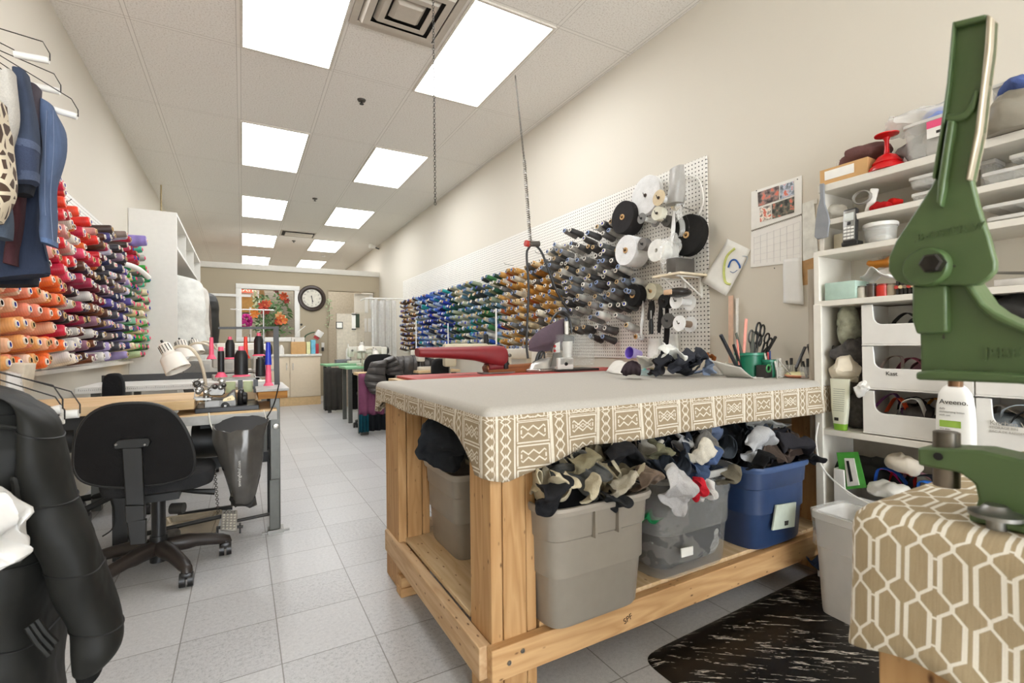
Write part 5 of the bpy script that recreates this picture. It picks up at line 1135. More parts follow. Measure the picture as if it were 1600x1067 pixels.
lever = [(1505, 47), (1558, 35), (1566, 40), (1563, 90), (1556, 140), (1547, 215), (1531, 288), (1540, 325), (1556, 372), (1567, 412), (1566, 425), (1556, 437), (1540, 447), (1430, 447), (1412, 440), (1401, 425), (1401, 405), (1412, 380), (1440, 338), (1466, 298), (1473, 284), (1486, 210), (1496, 140)]
t.p('lever', plate(lever, -.022, -.010), GREEN, bevel=.002)
t.p('lever_rim', plate([(1558, 35), (1566, 40), (1563, 90), (1556, 140), (1547, 215), (1531, 288), (1525, 288), (1540, 210), (1549, 140), (1555, 80)], -.03, -.008), WORN, bevel=.002)
t.p('lever_rim', plate([(1505, 47), (1510, 46), (1501, 140), (1491, 212), (1478, 286), (1473, 284), (1486, 210), (1496, 140)], -.03, -.008), GREEN, bevel=.002)
t.p('lever_rim', plate([(1505, 47), (1558, 35), (1556, 44), (1509, 56)], -.03, -.008), GREEN, bevel=.002)
t.p('recess_edge', plate([(1492, 184), (1505, 187), (1520, 183), (1531, 170), (1538, 150), (1545, 152), (1538, 180), (1525, 194), (1507, 199), (1491, 196)], -.028, -.012), GREEN, bevel=.002)
t.p('lever_rib', plate([(1499, 196), (1510, 198), (1494, 300), (1488, 330), (1482, 320), (1484, 290)], -.033, -.012), GREEN, bevel=.002)
bc = at(1464, 420, X=XP); rr = (at(1502, 420, X=XP)-bc).length
t.p('pivot_boss', MB().lath([(0, 0), (rr, 0), (rr, .016), (rr*.9, .02), (0, .02)], bc+V((-.014, 0, 0)), (-1, 0, 0), 36), GREEN)
t.p('pivot_bolt', MB().lath([(0, 0), (.011, 0), (.011, .012), (.009, .014), (0, .014)], at(1461, 412, X=XP-.034), (-1, 0, 0), 6), P('#2a2622', .4, .6))
pv = lambda a, b: at(a, b, X=XP+.008)
t.p('upper_die', MB().cyl(pv(1493, 590), pv(1493, 604), .0068), P('#8c6a4c', .35, .6))
t.p('lower_die', MB().cyl(pv(1479, 699), pv(1479, 675), .0125).cyl(pv(1479, 676), pv(1479, 674), .011), P('#6a645c', .35, .9)); t.p('die_screw', MB().cyl(pv(1479, 724), pv(1479, 759), .0125), P('#7a7166', .35, .9))
t.p('pin_hole', MB().lath([(0, 0), (.0045, 0), (.0045, .001), (0, .001)], at(1466, 713, X=XP-.0125), (-1, 0, 0), 16), P('#15120f', .8))
p = at(1556, 790, X=XP-.03); t.p('clamp_disc', MB().lathe([(0, 0), (.022, 0), (.022, .004), (.014, .006), (.009, .012), (0, .013)], Matrix.Translation((p.x, p.y, PZ+.014)), 28), STEEL)
t.p('clamp_stem', MB().cyl((p.x, p.y, PZ+.001), (p.x, p.y, PZ+.016), .008), STEEL)
text(t, 'B-OSTER W', at(1484, 362, X=XP-.0222), (0, -1, .03), (0, -.0, 1), .0115, GREEN, 'raised_lettering', .0012)
text(t, 'JEBE', at(1566, 552, X=XP-.0088), (0, -1, 0), (0, 0, 1), .016, GREEN, 'raised_lettering', .001)
# ------------------------------------------------------------------ clothes rack by the side wall
GY = 1.8
t = T('garment_rack', 'wooden two level clothes rack post and rails by the side wall', 'clothes rack', (-.78, 1.8, 0))
t.p('post', MB().b2((-.81, 2.40, 0), (-.768, 2.44, 2.75)), WOODZ); t.p('post', MB().b2((-.8, 2.0, 0), (-.762, 2.04, 2.75)), WOODZ); t.p('post', MB().b2((-.8, -.2, 0), (-.762, -.16, 2.75)), WOODZ)
t.p('rail', MB().cyl((-.7, -.18, 1.98), (-.7, 2.06, 1.98), .014), STEEL); t.p('rail', MB().cyl((-.66, -.18, 1.13), (-.66, 1.95, 1.13), .014), STEEL)
t.p('rail_arm', MB().b2((-.79, 2.005, 1.96), (-.69, 2.035, 2.0)).b2((-.79, 1.93, 1.11), (-.65, 1.96, 1.15)), WOODX)
def hanger(label, apex, a, b, Y, rail, tube=True, clips=()):
    A, B, C_ = at(*apex, Y=Y), at(*a, Y=Y), at(*b, Y=Y); rx, rz = rail; hk = V((rx, Y, rz+.02))
    t = T('wire_hanger', label, 'hanger', C_)
    A = V((rx, Y, rz-.045))
    t.p('wire', MB().tube(crv([V((rx-.02, Y, rz+.005)), hk, V((rx+.018, Y, rz+.004)), V((rx+.005, Y, rz-.025)), A], 5), .0015, 6).tube([A, V((C_.x-.015, Y, C_.z+.03)), C_, C_+V((0, 0, -.02))], .0015, 6).tube([A, B, V((B.x, Y, B.z-.01))], .0015, 6), P('#3d3a38', .4, .7))
    if tube: t.p('card_tube', MB().cyl(B+V((.0, 0, -.012)), C_+V((-.002, 0, -.02)), .0095, n=12), WHITEPL)
    return t
hanger('upper wire hanger with bare white tube, highest on the rack', (30, 45), (22, 78), (78, 84), GY+.02, (-.7, 1.98)); hanger('second upper wire hanger with white tube below the highest', (30, 90), (40, 125), (95, 133), GY+.12, (-.7, 1.98)); hanger('third upper wire hanger reaching furthest towards the thread wall', (60, 130), (62, 158), (122, 172), GY+.08, (-.7, 1.98))
def garment(name, label, cat, rows, Y, col, depth=.03, seed=1, wr=.012, parts=()):
    R_ = [(at(*a, Y=Y), at(*b, Y=Y), depth) for a, b in rows]
    c = (R_[-1][0]+R_[-1][1])/2
    t = T(name, label, cat, c); m_ = cloth(col) if isinstance(col, str) else col
    t.p('cloth_body', loft(R_, (0, 1, 0), n=30, wr=wr, seed=seed, flat=.7), m_)
    for nm, rows2, col2 in parts: t.p(nm, loft([(at(*a, Y=Y-.002), at(*b, Y=Y-.002), depth+.006) for a, b in rows2], (0, 1, 0), n=30, wr=wr*.6, seed=seed, flat=.7), cloth(col2))
    return t
def denim(h):
    m = Mat('denim_'+h.strip('#'), .9, spec=.15); n = m.noise(9, 4); f = m.noise(900, 1); s_ = m.noise(1, 3, (240, 240, 14))
    m.col(m.mix(n*.5+s_*.3+f*.2, shade(h, .62), shade(h, 1.4))); m.bump(f, .25, .002); return m.m
t_ = garment('jeans', 'light blue jeans leg hanging at the outer end of the rack', 'jeans', [((66, 158), (86, 168)), ((62, 205), (96, 205)), ((62, 260), (92, 262)), ((66, 320), (87, 322)), ((69, 380), (88, 385))], 1.86, denim('#4f5b73'), .035, 2, .022, [('hem', [((69, 374), (89, 378)), ((69, 381), (89, 386))], '#5a6d8e')])
for sx_ in ((73, 71, 70, 74), (83, 84, 79, 83)): t_.p('side_seam', MB().tube(crv([at(x_, y_, Y=1.822) for x_, y_ in zip(sx_, (172, 230, 310, 378))]), .0008, 5), P('#76819a', .9))
t_ = garment('jeans', 'long dark indigo jeans with stitched hem behind the cuffed pair', 'jeans', [((30, 150), (64, 156)), ((14, 250), (66, 255)), ((4, 350), (68, 352)), ((-12, 436), (70, 428))], 1.92, denim('#2c3242'), .04, 3, .026, [('hem', [((-12, 428), (71, 420)), ((-12, 438), (71, 430))], '#2c3344')])
garment('trousers', 'black trousers hem hanging lowest under the indigo jeans', 'trousers', [((-14, 400), (56, 395)), ((-14, 448), (57, 446))], 2.0, '#1b1c24', .05, 4)
garment('jeans', 'dark grey blue jeans with turned up cuff hanging in front', 'jeans', [((22, 112), (43, 116)), ((24, 170), (52, 178)), ((20, 225), (57, 235))], 1.76, denim('#3b4252'), .03, 5, .016, [('cuff', [((22, 272), (61, 272)), ((22, 287), (61, 286))], '#4c556a'), ('cuff', [((18, 219), (58, 226)), ((18, 230), (59, 238))], '#525b70'), ('leg', [((19, 228), (58, 236)), ((20, 280), (60, 281))], '#3c4459')])
garment('trousers', 'black trouser leg with a pale label below the cuffed jeans', 'trousers', [((20, 280), (56, 282)), ((22, 305), (50, 306))], 1.79, '#202228', .03, 6, .01, [('label', [((33, 283), (57, 282)), ((33, 287), (55, 286.5))], '#d8d5cc')])
garment('trousers', 'maroon brown trousers hanging between the jeans', 'trousers', [((24, 296), (41, 296)), ((20, 350), (36, 350)), ((8, 412), (28, 416))], 1.85, '#43282c', .03, 7)
garment('trousers', 'plum grey trousers top hanging behind the light blue jeans', 'trousers', [((46, 135), (64, 138)), ((50, 200), (62, 200))], 1.83, '#4b444c', .03, 8)
m = Mat('leopard_print', .8); v_ = m.node('ShaderNodeTexVoronoi', feature='DISTANCE_TO_EDGE'); v_.inputs['Scale'].default_value = 30; m.nt.links.new(m.tc.outputs['Object'], v_.inputs['Vector'])
d = E(m.nt, v_.outputs['Distance']); m.col(m.mix(d.gt(.13), '#d9cbb2', m.mix(m.noise(30), '#3a2a20', '#5a4230')))
garment('blouse', 'leopard print blouse hanging at the inner end of the rack', 'blouse', [((-26, 150), (8, 165)), ((-26, 240), (18, 250)), ((-26, 300), (22, 305)), ((-26, 345), (3, 346))], 1.66, m.m, .05, 9)
garment('shirt', 'pale grey shirt hanging between leopard blouse and jeans', 'shirt', [((-6, 125), (24, 115)), ((-6, 180), (32, 186)), ((2, 230), (20, 232))], 1.7, '#b9b4ac', .03, 10)
garment('waistcoat', 'steel blue grey garment hem below the leopard blouse', 'garment', [((-20, 310), (15, 320)), ((-20, 372), (16, 374))], 1.74, '#4a5360', .03, 11)
# black winter jacket on the lower rail
JY = 1.3; m = Mat('jacket_shell', .62, spec=.25); n = m.noise(6, 2); m.col(m.mix(n, '#161614', '#1f1f1c')); m.bump(m.noise(11, 2, rough=.5), .35, .03); JM = m.m
def rw(rows, Y, d): return [(at(*a, Y=Y), at(*b, Y=Y), dd) for (a, b), dd in zip(rows, d if isinstance(d, (list, tuple)) else [d]*len(rows))]
t = T('winter_jacket', 'black padded winter jacket hanging lowest at the camera end of the rack', 'jacket', (-.45, JY, .35))
body = rw([((-120, 585), (-20, 598)), ((-120, 620), (48, 626)), ((-120, 680), (82, 690)), ((-120, 760), (66, 765)), ((-120, 840), (66, 845)), ((-120, 920), (84, 920)), ((-120, 1000), (98, 1000)), ((-120, 1095), (97, 1088))], JY, [.03, .07, .1, .11, .115, .12, .125, .12])
t.p('body', loft(body, (0, 1, 0), n=48, puff=.07, npuff=5, wr=.026, seed=3, flat=.75), JM); seams(5, P('#0c0c0b', .6), t, .002)
slv = rw([((-25, 606), (30, 618)), ((35, 632), (84, 650)), ((44, 690), (106, 700)), ((34, 770), (124, 765)), ((44, 835), (146, 825)), ((70, 895), (164, 890)), ((97, 960), (180, 955)), ((106, 1010), (184, 1005)), ((116, 1042), (160, 1044))], JY-.05, [.03, .06, .07, .075, .075, .07, .065, .06, .045])
t.p('sleeve', loft(slv, (0, 1, 0), n=36, puff=.09, npuff=5, wr=.024, seed=5, flat=.85), JM); seams(5, P('#0c0c0b', .6), t, .002)
t.p('cuff', loft(rw([((117, 1036), (162, 1038)), ((121, 1052), (158, 1050)), ((128, 1058), (150, 1057))], JY-.05, .04), (0, 1, 0), n=24, flat=.85), cloth('#121211'))
for pts in ([(44, 982), (56, 968), (86, 1012), (78, 1022)], [(0, 855), (10, 792), (26, 770), (30, 860)]): pass
for k in range(3):
    a, b = at(42+8*k, 980-6*k, Y=JY-.13), at(76+6*k, 1024-10*k, Y=JY-.13); t.p('pocket_welt', MB().tube([a, a.lerp(b, .5)+V((0, -.004, 0)), b], .0045, 6), JM)
a = [at(x_, y_, Y=JY-.1) for x_, y_ in ((-60, 662), (20, 668), (45, 680), (70, 686))]; t.p('yoke_seam', MB().tube(crv(a), .004, 6), JM)
a = [at(x_, y_, Y=JY-.118) for x_, y_ in ((18, 750), (25, 760), (28, 860), (27, 880))]; t.p('placket', MB().tube(crv(a), .006, 6), JM)
for k, (A, a, b, c) in enumerate((((20, 590), (50, 640), (98, 624), 1.34), ((30, 578), (90, 640), (125, 632), 1.42), ((20, 590), (60, 655), (101, 641), 1.38))):
    hanger('wire hanger with white tube on the lower rail, %s' % ('closest to the black jacket', 'reaching furthest past the jacket shoulder', 'lowest behind the jacket shoulder')[k], A, a, b, c, (-.66, 1.13))
garment('trousers', 'black trousers on the white tube behind the jacket shoulder', 'trousers', [((50, 645), (95, 636)), ((55, 760), (92, 760)), ((60, 900), (88, 900))], 1.4, '#181818', .02, 21)
p = at(0, 830, Y=1.12)
solo('plastic_bag', 'crumpled white plastic bag in front of the black winter jacket', 'plastic bag', loft([(at(-60, 765, Y=1.1), at(6, 768, Y=1.1), .03), (at(-60, 790, Y=1.1), at(20, 795, Y=1.1), .05), (at(-60, 830, Y=1.1), at(34, 835, Y=1.1), .06), (at(-60, 868, Y=1.1), at(40, 862, Y=1.1), .05), (at(-60, 905, Y=1.1), at(0, 888, Y=1.1), .02)], (0, 1, 0), n=60, wr=.045, seed=8, ns=30), P('#e1dfdb', .5, var=.03, bump=.6, bscale=40))
solo('plastic_bag', 'clear plastic bag hanging behind the lower hangers', 'plastic bag', loft([(at(12, 580, Y=2.3), at(34, 585, Y=2.3), .02), (at(15, 610, Y=2.3), at(46, 640, Y=2.3), .04), (at(10, 680, Y=2.3), at(50, 690, Y=2.3), .04)], (0, 1, 0), n=20, wr=.03, seed=8), P('#dcd9d6', .2, alpha=.6))
p = at(40, 590, Y=2.75)
solo('wooden_box', 'tilted pale wooden box at the thread wall behind the rack', 'box', MB().bar(at(-20, 585, Y=2.75), at(46, 570, Y=2.75)+V((0, 0, -.05)), .12, .11, (.4, 0, 1), bev=.005), P('#cfc3ae', .6))

# ------------------------------------------------------------------ overlock bench
TOPW = wood('bench_top', '#dcc09a', '#c9a877', '#8a6236', 0, False, 4)
GREYM = P('#6f6d69', .4, .5); LG = P('#a9a7a2', .5)
t = T('sewing_bench', 'wooden sewing bench with steel legs carrying the small overlock machine', 'sewing table', (-.35, 3.15, 0))
t.p('worktop', MB().b2((-.97, 2.93, .73), (-.215, 3.5, .775)), TOPW, bevel=.003)
t.p('end_block', MB().b2((.075, 2.98, .757), (.222, 3.52, .798)), wood('end_grain', '#b07a34', '#8a5a22', '#5a3a18', 0, False), bevel=.002, label='block with dark end grain')
t.p('end_top', MB().b2((.065, 2.97, .798), (.23, 3.53, .812)), LG, bevel=.002)
t.p('lower_board', MB().b2((-.3, 2.93, .655), (.165, 3.45, .702)), TOPW, bevel=.002); t.p('apron', MB().b2((-.32, 2.915, .648), (.165, 2.93, .694)), LG, bevel=.002)
t.p('rear_board', MB().b2((-.215, 3.3, .73), (.075, 3.5, .775)), TOPW)
t.p('drip_tray', MB().b2((-.215, 2.97, .702), (.08, 3.25, .728)), P('#1f1e1e', .3, .4), bevel=.003)
LEGM = P('#5f5f5a', .4, .6)
t.p('leg', MB().b2((.135, 3.02, .02), (.185, 3.07, .757)).b2((.128, 3.01, .02), (.18, 3.02, .3)), LEGM, bevel=.003)
t.p('leg', MB().b2((-.56, 3.02, .0), (-.5, 3.07, .73)), BLACK); t.p('leg', MB().b2((.135, 3.4, 0), (.185, 3.45, .757)), BLACK); t.p('leg', MB().b2((-.56, 3.4, 0), (-.5, 3.45, .73)), BLACK)
t.p('foot', MB().b2((.12, 3.0, 0), (.2, 3.08, .02)).b2((.09, 3.02, 0), (.23, 3.035, .008)), STEEL)
t.p('cross_rail', MB().b2((-.5, 3.22, .36), (.135, 3.26, .42)).b2((.135, 3.07, .36), (.185, 3.4, .41)), BLACK); t.p('foot_rail', MB().cyl((-.05, 3.1, .075), (.135, 3.1, .085), .009).cyl((-.5, 3.04, .1), (-.1, 3.15, .1), .012), DARKM)
p = at(431, 666, Y=3.02); t.p('leg_bolt', MB().lath([(0, 0), (.017, 0), (.015, .008), (.006, .01), (0, .01)], (p.x, 3.02, p.z), (0, -1, 0), 16), P('#b5b2aa', .35, .8))
t.p('motor', MB().cyl((-.24, 3.15, .53), (.0, 3.15, .53), .09, n=20).b2((-.2, 3.1, .55), (-.05, 3.2, .655)), BLACK)
t.p('motor', MB().cyl((-.9, 3.15, .6), (-.72, 3.15, .6), .07, n=16).b2((-.85, 3.1, .62), (-.6, 3.2, .73)), BLACK)
# overlock machine
def o(px, py, Y=3.02): return at(px, py, Y=Y)
t = T('overlock_machine', 'small grey overlock sewing machine set in the bench', 'sewing machine', (-.08, 3.1, .728))
t.p('lower_body', MB().prism([o(319, 644), o(319, 632), o(325, 624), o(350, 624), o(362, 612), o(367, 610), o(370, 628), o(371, 641)], (0, .13, 0)), GREYM, bevel=.006)
t.p('cover_plate', MB().prism([o(320, 639), o(320, 627), o(343, 626), o(344, 638)], (0, -.006, 0)), P('#8d8b88', .4, .4), bevel=.001); t.p('name_plate', MB().prism([o(349, 623), o(363, 617), o(367, 622), o(366, 625), o(348, 627)], (0, -.006, 0)), P('#cbb88f', .4, .3)); text(t, 'ox', o(358, 623, 3.012), (1, 0, .1), (0, 0, 1), .018, P('#5a4c34', .5))
t.p('looper_cover', MB().prism([o(323, 612), o(331, 601), o(349, 600), o(352, 612), o(348, 618), o(328, 618)], (0, .09, 0)), P('#7d7a75', .35, .7), bevel=.004)
t.p('dial', MB().lath([(0, 0), (.02, 0), (.018, .01), (.006, .014), (0, .014)], o(352, 634), (0, -1, 0), 18), BLACK); t.p('dial', MB().lath([(0, 0), (.008, 0), (.006, .02), (0, .02)], o(352, 634), (0, -1, 0), 10), STEEL)
t.p('hand_wheel', MB().lath([(0, 0), (.05, 0), (.055, .012), (.05, .022), (.035, .026), (.03, .04), (0, .042)], V((o(373, 624).x, 3.09, o(373, 624).z)), (1, -.15, 0), 28), P('#2a2928', .3, .5))
for k, (x_, y_, r_) in enumerate(((308, 600, .02), (312, 608, .018), (316, 598, .012), (336, 604, .014), (345, 606, .012), (347, 596, .016), (350, 602, .012), (310, 612, .015), (322, 613, .014))): t.p('tension_disc', MB().lath([(0, 0), (r_, 0), (r_*.8, .012), (r_*.5, .014), (r_*.4, .03), (0, .03)], o(x_, y_, 3.0), (0, -1, .2), 14), P(['#4a4743', '#8d8a85', '#b7b4ae'][k % 3], .3, .8))
for pts in ([(300, 597), (306, 596), (312, 592)], [(303, 594), (303, 606), (306, 614)], [(305, 612), (304, 620), (307, 622)], [(314, 600), (330, 606), (345, 600), (352, 596)], [(318, 620), (320, 614), (330, 610)], [(340, 596), (344, 590), (348, 596)]): t.p('thread_guide', MB().tube(crv([o(*q, 3.0) for q in pts], 4), .0025, 5), STEEL)
t.p('work_plate', MB().prism([o(302, 622), o(330, 622), o(330, 625), o(302, 626)], (0, .1, 0)), STEEL); t.p('machine_base', MB().prism([o(318, 650), o(318, 644), o(377, 640), o(377, 646)], (0, .15, 0)), BLACK)
# lamp of the bench and two more behind
def lamp(label, base, neck, shade_a, shade_b, r0, r1, Y, d=0):
    t = T('gooseneck_lamp', label, 'lamp', at(*base, Y=Y))
    pts = [at(*q, Y=Y) for q in neck]
    t.p('gooseneck', MB().tube(crv(pts, 8), .008, 8), P('#c9bca6', .35, .3)); t.p('clamp', MB().cyl(pts[0]+V((0, 0, -.03)), pts[0], .014, n=12), STEEL)
    a, b = at(*shade_a, Y=Y), at(*shade_b, Y=Y-.04); L = (b-a).length
    t.p('lamp_shade', MB().lath([(0, 0), (r0*.7, 0), (r0, .008), (r0*1.1, L*.38), (r1*.85, L*.5), (r1, L), (r1*.97, L), (r1*.82, L*.5), (r0, L*.38), (0, L*.3)], a, b-a, 28), P('#e3ddd2', .35, var=.02)); t.p('switch', MB().cyl(a+(a-b).normalized()*.02, a, .006, n=8), BLACK); t.p('bulb', MB().ball(a.lerp(b, .75), r1*.5), P('#f2efe8', .3))
    mb = MB()
    for k in range(5):
        an = -1.2+.5*k; q = a.lerp(b, .2); ax_ = (b-a).normalized(); s_ = ax_.cross(V((0, 1, 0))).normalized(); f_ = ax_.cross(s_)
        if f_.y > 0: f_ = -f_
        dn = s_*math.sin(an)+f_*math.cos(an); mb.bar(q+dn*(r0*1.06)-ax_*.02, q+dn*(r0*1.09)+ax_*.02, .003, .003)
    t.p('vent_slot', mb, DARKM)
lamp('cream gooseneck lamp with cone shade bending over the overlock bench', (322, 618), [(322, 618), (320, 590), (312, 562), (298, 544), (280, 541), (268, 546), (260, 552)], (255, 537), (279, 578), .027, .06, 3.05)
lamp('second gooseneck lamp, shade just behind the overlock lamp', (338, 565), [(338, 565), (334, 548), (322, 538), (306, 536), (296, 540)], (281, 532), (291, 562), .036, .07, 4.3)
lamp('third gooseneck lamp, furthest shade on the sewing row', (345, 560), [(345, 560), (340, 548), (330, 536), (318, 534), (308, 538)], (301, 531), (308, 552), .036, .065, 5.2)
# thread stand and the upright cones
t = T('thread_stand', 'black angle iron thread stand rising from the overlock bench', 'thread stand', (.19, 3.3, .812))
t.p('upright', MB().bar(at(433, 605, Y=3.3), at(431, 510, Y=3.3), .03, .022, (0, 1, 0)), P('#2c2a28', .4, .4)); t.p('top_arm', MB().bar(at(434, 512, Y=3.3), at(341, 512.5, Y=3.3), .014, .012, (0, 1, 0)), P('#2c2a28', .4, .4))
SB = .862
t.p('tray_bar', MB().b2((-.14, 3.24, SB-.012), (.1, 3.27, SB)).b2((-.14, 3.62, SB+.02), (.2, 3.65, SB+.035)).b2((.07, 3.24, SB-.012), (.09, 3.65, SB)), LG)
for x_ in (-.1, -.01, .07): t.p('support', MB().b2((x_-.012, 3.235, .775), (x_+.012, 3.275, SB-.01)), P('#2b2a28', .4))
for x_ in (-.06, .03): t.p('green_block', MB().b2((x_-.025, 3.3, .775), (x_+.025, 3.34, .84), bev=.003), P('#cdd6a4', .6))
PINK = P('#f0607e', .4, var=.05)
def standing(label, px, top, bot, rpx, Y, z0, col, kind, core=PINK):
    c = at(px, bot, Y=Y); e = at(px, top, Y=Y); r = abs(at(px+rpx, bot, Y=Y).x-c.x); h = e.z-c.z; z0 = c.z
    t = T('thread_cone', label, 'thread cone', (c.x, Y, z0), group='cones standing on the overlock bench'); M_ = Matrix.Translation((c.x, Y, z0))
    mt = thread_mesh(col, .03, .025, .13).materials[0] if col else None
    if kind == 'slim':
        t.p('cone_base', MB().lathe([(0, 0), (r*1.9, 0), (r*1.8, .006), (r*.8, h*.17), (0, h*.17)], M_, 24), core); t.p('thread', MB().lathe([(0, h*.16), (r, h*.17), (r*.97, h*.86), (0, h*.87)], M_, 24), mt); t.p('cone_tip', MB().lathe([(0, h*.86), (r*.85, h*.87), (r*.75, h), (0, h)], M_, 20), core)
    elif kind == 'fat':
        t.p('cone_base', MB().lathe([(0, 0), (r*1.3, 0), (r*1.25, .006), (r*.9, .012), (0, .012)], M_, 24), core); t.p('thread', MB().lathe([(0, .01), (r, .012), (r*.98, h*.68), (r*.62, h*.86), (0, h*.87)], M_, 26), mt); t.p('cone_tip', MB().lathe([(0, h*.86), (r*.42, h*.86), (r*.38, h), (0, h)], M_, 20), core)
    elif kind == 'plain':
        t.p('cone_tip', MB().lathe([(0, h*.9), (r*.6, h*.9), (r*.55, h), (0, h)], M_, 20), DARKM); t.p('thread', MB().lathe([(0, .0), (r*.9, 0), (r, .01), (r*.85, h*.92), (0, h*.93)], M_, 24), mt)
    elif kind == 'empty':
        t.p('cone_base', MB().lathe([(0, 0), (r*2, 0), (r*1.9, .006), (r, h*.2), (0, h*.2)], M_, 24), core); t.p('tapered_tube', MB().lathe([(0, h*.19), (r, h*.2), (r*.72, h), (r*.5, h), (0, h*.97)], M_, 20), core)
    return t, M_, r, h
standing('slim black thread cone on a pink base at the front of the bench stand', 345.5, 542, 589, 5.4, 3.25, SB, '#1d1d1d', 'slim'); standing('fat black thread cone, biggest on the bench stand', 377, 541, 588, 11, 3.25, SB, '#1c1c1c', 'fat')
standing('plain black thread cone with dark tip beside the tapered blue cores', 407, 558, 588, 8, 3.25, SB, '#1e1e1f', 'plain', DARKM); standing('black thread cone with pink tip in the rear row above the slim one', 359.5, 526, 561, 7.5, 3.6, SB, '#1d1d1d', 'fat'); standing('black thread cone with pink tip in the rear row next to the flower window', 404.5, 520, 556, 7.8, 3.6, SB, '#1d1d1d', 'fat')
standing('empty pink cone core at the inner end of the rear row', 330.5, 527, 561, 4, 3.7, SB, '', 'empty'); standing('red orange cone core behind the fat black cone', 384, 526, 560, 3.8, 3.62, SB, '', 'empty', P('#e2402a', .4))
t, M_, r, h = standing('stacked blue and pink cone cores on the end of the bench', 419.5, 564, 606, 5.2, 3.25, .812, '', 'empty')
for k, (a, b) in enumerate(((.86, 1.12), (1.0, 1.38), (1.26, 1.7))): t.p('blue_core', MB().lathe([(r*(1.05-.13*k), h*a), (r*(.95-.13*k), h*b), (0, h*b)], M_, 20), P('#2438b4', .35))
# hanging silver bag
t = T('scrap_bag', 'dark silver plastic scrap bag hung from the overlock bench apron', 'bag', at(375, 790, Y=2.9))
BG = P('#55524e', .18, .25, bump=.5, bscale=14)
rows = rw([((331, 668), (418, 655)), ((334, 685), (414, 678)), ((343, 715), (408, 712)), ((352, 745), (404, 745)), ((359, 770), (400, 772)), ((361, 786), (397, 784))], 2.87, [.055, .075, .07, .06, .05, .04])
def ringsof(rows, k=1, dy=0, n=28):
    out = []
    for a, b, d in rows:
        c = (a+b)/2; h = (b-a)/2
        out.append([c+h*k*math.cos(2*PI*i/n)+V((0, d*k*math.sin(2*PI*i/n), .032*math.sin(2*PI*i/n)*(d > .05)))+noise.noise_vector((c+h*math.cos(2*PI*i/n)+V((0, d*math.sin(2*PI*i/n), 0)))*24)*.02 for i in range(n)])
    return out
rr_ = ringsof(rows); ir = ringsof(rows[:4], .95)
t.p('bag_wall', MB().rings(rr_[::-1]+ir), BG); t.p('bag_bottom', MB().rings(ringsof(rw([((358, 776), (401, 776)), ((359, 790), (399, 788))], 2.87, [.052, .045]))), P('#23211f', .4)); t.p('lining', MB().rings(ringsof(rows[:3], .93)), P('#171615', .6))
text(t, 'sewingfeltal.com', at(374, 740, Y=2.79), (0, -.05, 1), (-1, 0, 0), .02, P('#cfccc5', .5)); t.p('strap', MB().tube([at(326, 645, Y=2.9), at(328, 660, Y=2.9), at(335, 676, Y=2.88)], .004, 6).tube([at(412, 640, Y=2.9), at(416, 655, Y=2.88)], .002, 5), P('#d9d5cb', .5))
# pan, pedal, chain
t = T('metal_tray', 'shallow rusty metal tray on the floor beneath the overlock bench', 'tray', (-.27, 3.34, 0))
q = lambda g, z: rrect(-.275, 3.29, .28-g, .44-g, z, R(-3), e=.18)
t.p('pan', MB().rings([q(.03, .004), q(.0, .03), q(-.03, .032), q(-.03, .035), q(.006, .034), q(.036, .008)]), P('#b9b09f', .25, .75, var=.3, scale=9))
solo('knee_board', 'black floor strip with bracket behind the metal tray', 'bracket', MB().b2((-.35, 3.58, .0), (-.06, 3.6, .03)), BLACK)
t = T('treadle_pedal', 'cast metal foot pedal with raised studs under the bench', 'foot pedal', (-.075, 3.12, .02)); pa = [at(344, 828, Y=3.05), at(370, 829, Y=3.05), at(371, 796, Y=3.13), at(347, 797, Y=3.13)]
t.p('plate', MB().prism(pa, (0, .02, -.012)), P('#b7b2a8', .35, .6), bevel=.003); mb = MB()
for i in range(4):
    for j in range(6): c = (pa[0].lerp(pa[1], (i+.7)/4.4)).lerp(pa[3].lerp(pa[2], (i+.7)/4.4), (j+.6)/7.5); mb.ball(c+V((0, -.003, .002)), (.006, .004, .005), u=8, v=6)
t.p('stud', mb, P('#d2ccbd', .35, .6)); nv = (pa[1]-pa[0]).cross(pa[3]-pa[0]).normalized(); nv = nv if nv.y < 0 else -nv
text(t, 'ZOJE', pa[0].lerp(pa[1], .5).lerp(pa[3].lerp(pa[2], .5), .87)+nv*.004, pa[1]-pa[0], pa[3]-pa[0], .028, P('#4a463f', .5)); t.p('pivot', MB().cyl((pa[0]+V((-.02, .05, .0))), (pa[1]+V((.03, .05, .0))), .008).b2((pa[0].x-.02, 3.11, 0), (pa[0].x-.01, 3.14, .05)).b2((pa[1].x+.01, 3.11, 0), (pa[1].x+.02, 3.14, .05)), DARKM)
solo('pedal_chain', 'thin chain running from the machine to the foot pedal', 'chain', chain(at(334, 720, Y=3.1), at(341, 800, Y=3.12), .007, 26), P('#4b4740', .4, .7))
for k, (pts, l) in enumerate((([(170, 770), (178, 800), (176, 825), (160, 838)], 'black power cable looping to the floor behind the office chair'), ([(352, 648), (358, 662), (362, 672), (366, 690)], 'black cable dropping from the overlock machine into the bag'), ([(436, 600), (430, 625), (424, 640), (412, 660)], 'thin black wire hanging at the end of the bench'))): solo('power_cable', l, 'cable', MB().tube(crv([at(*q, Y=3.0-.05*k) for q in pts], 8), .0035, 6), BLACK)
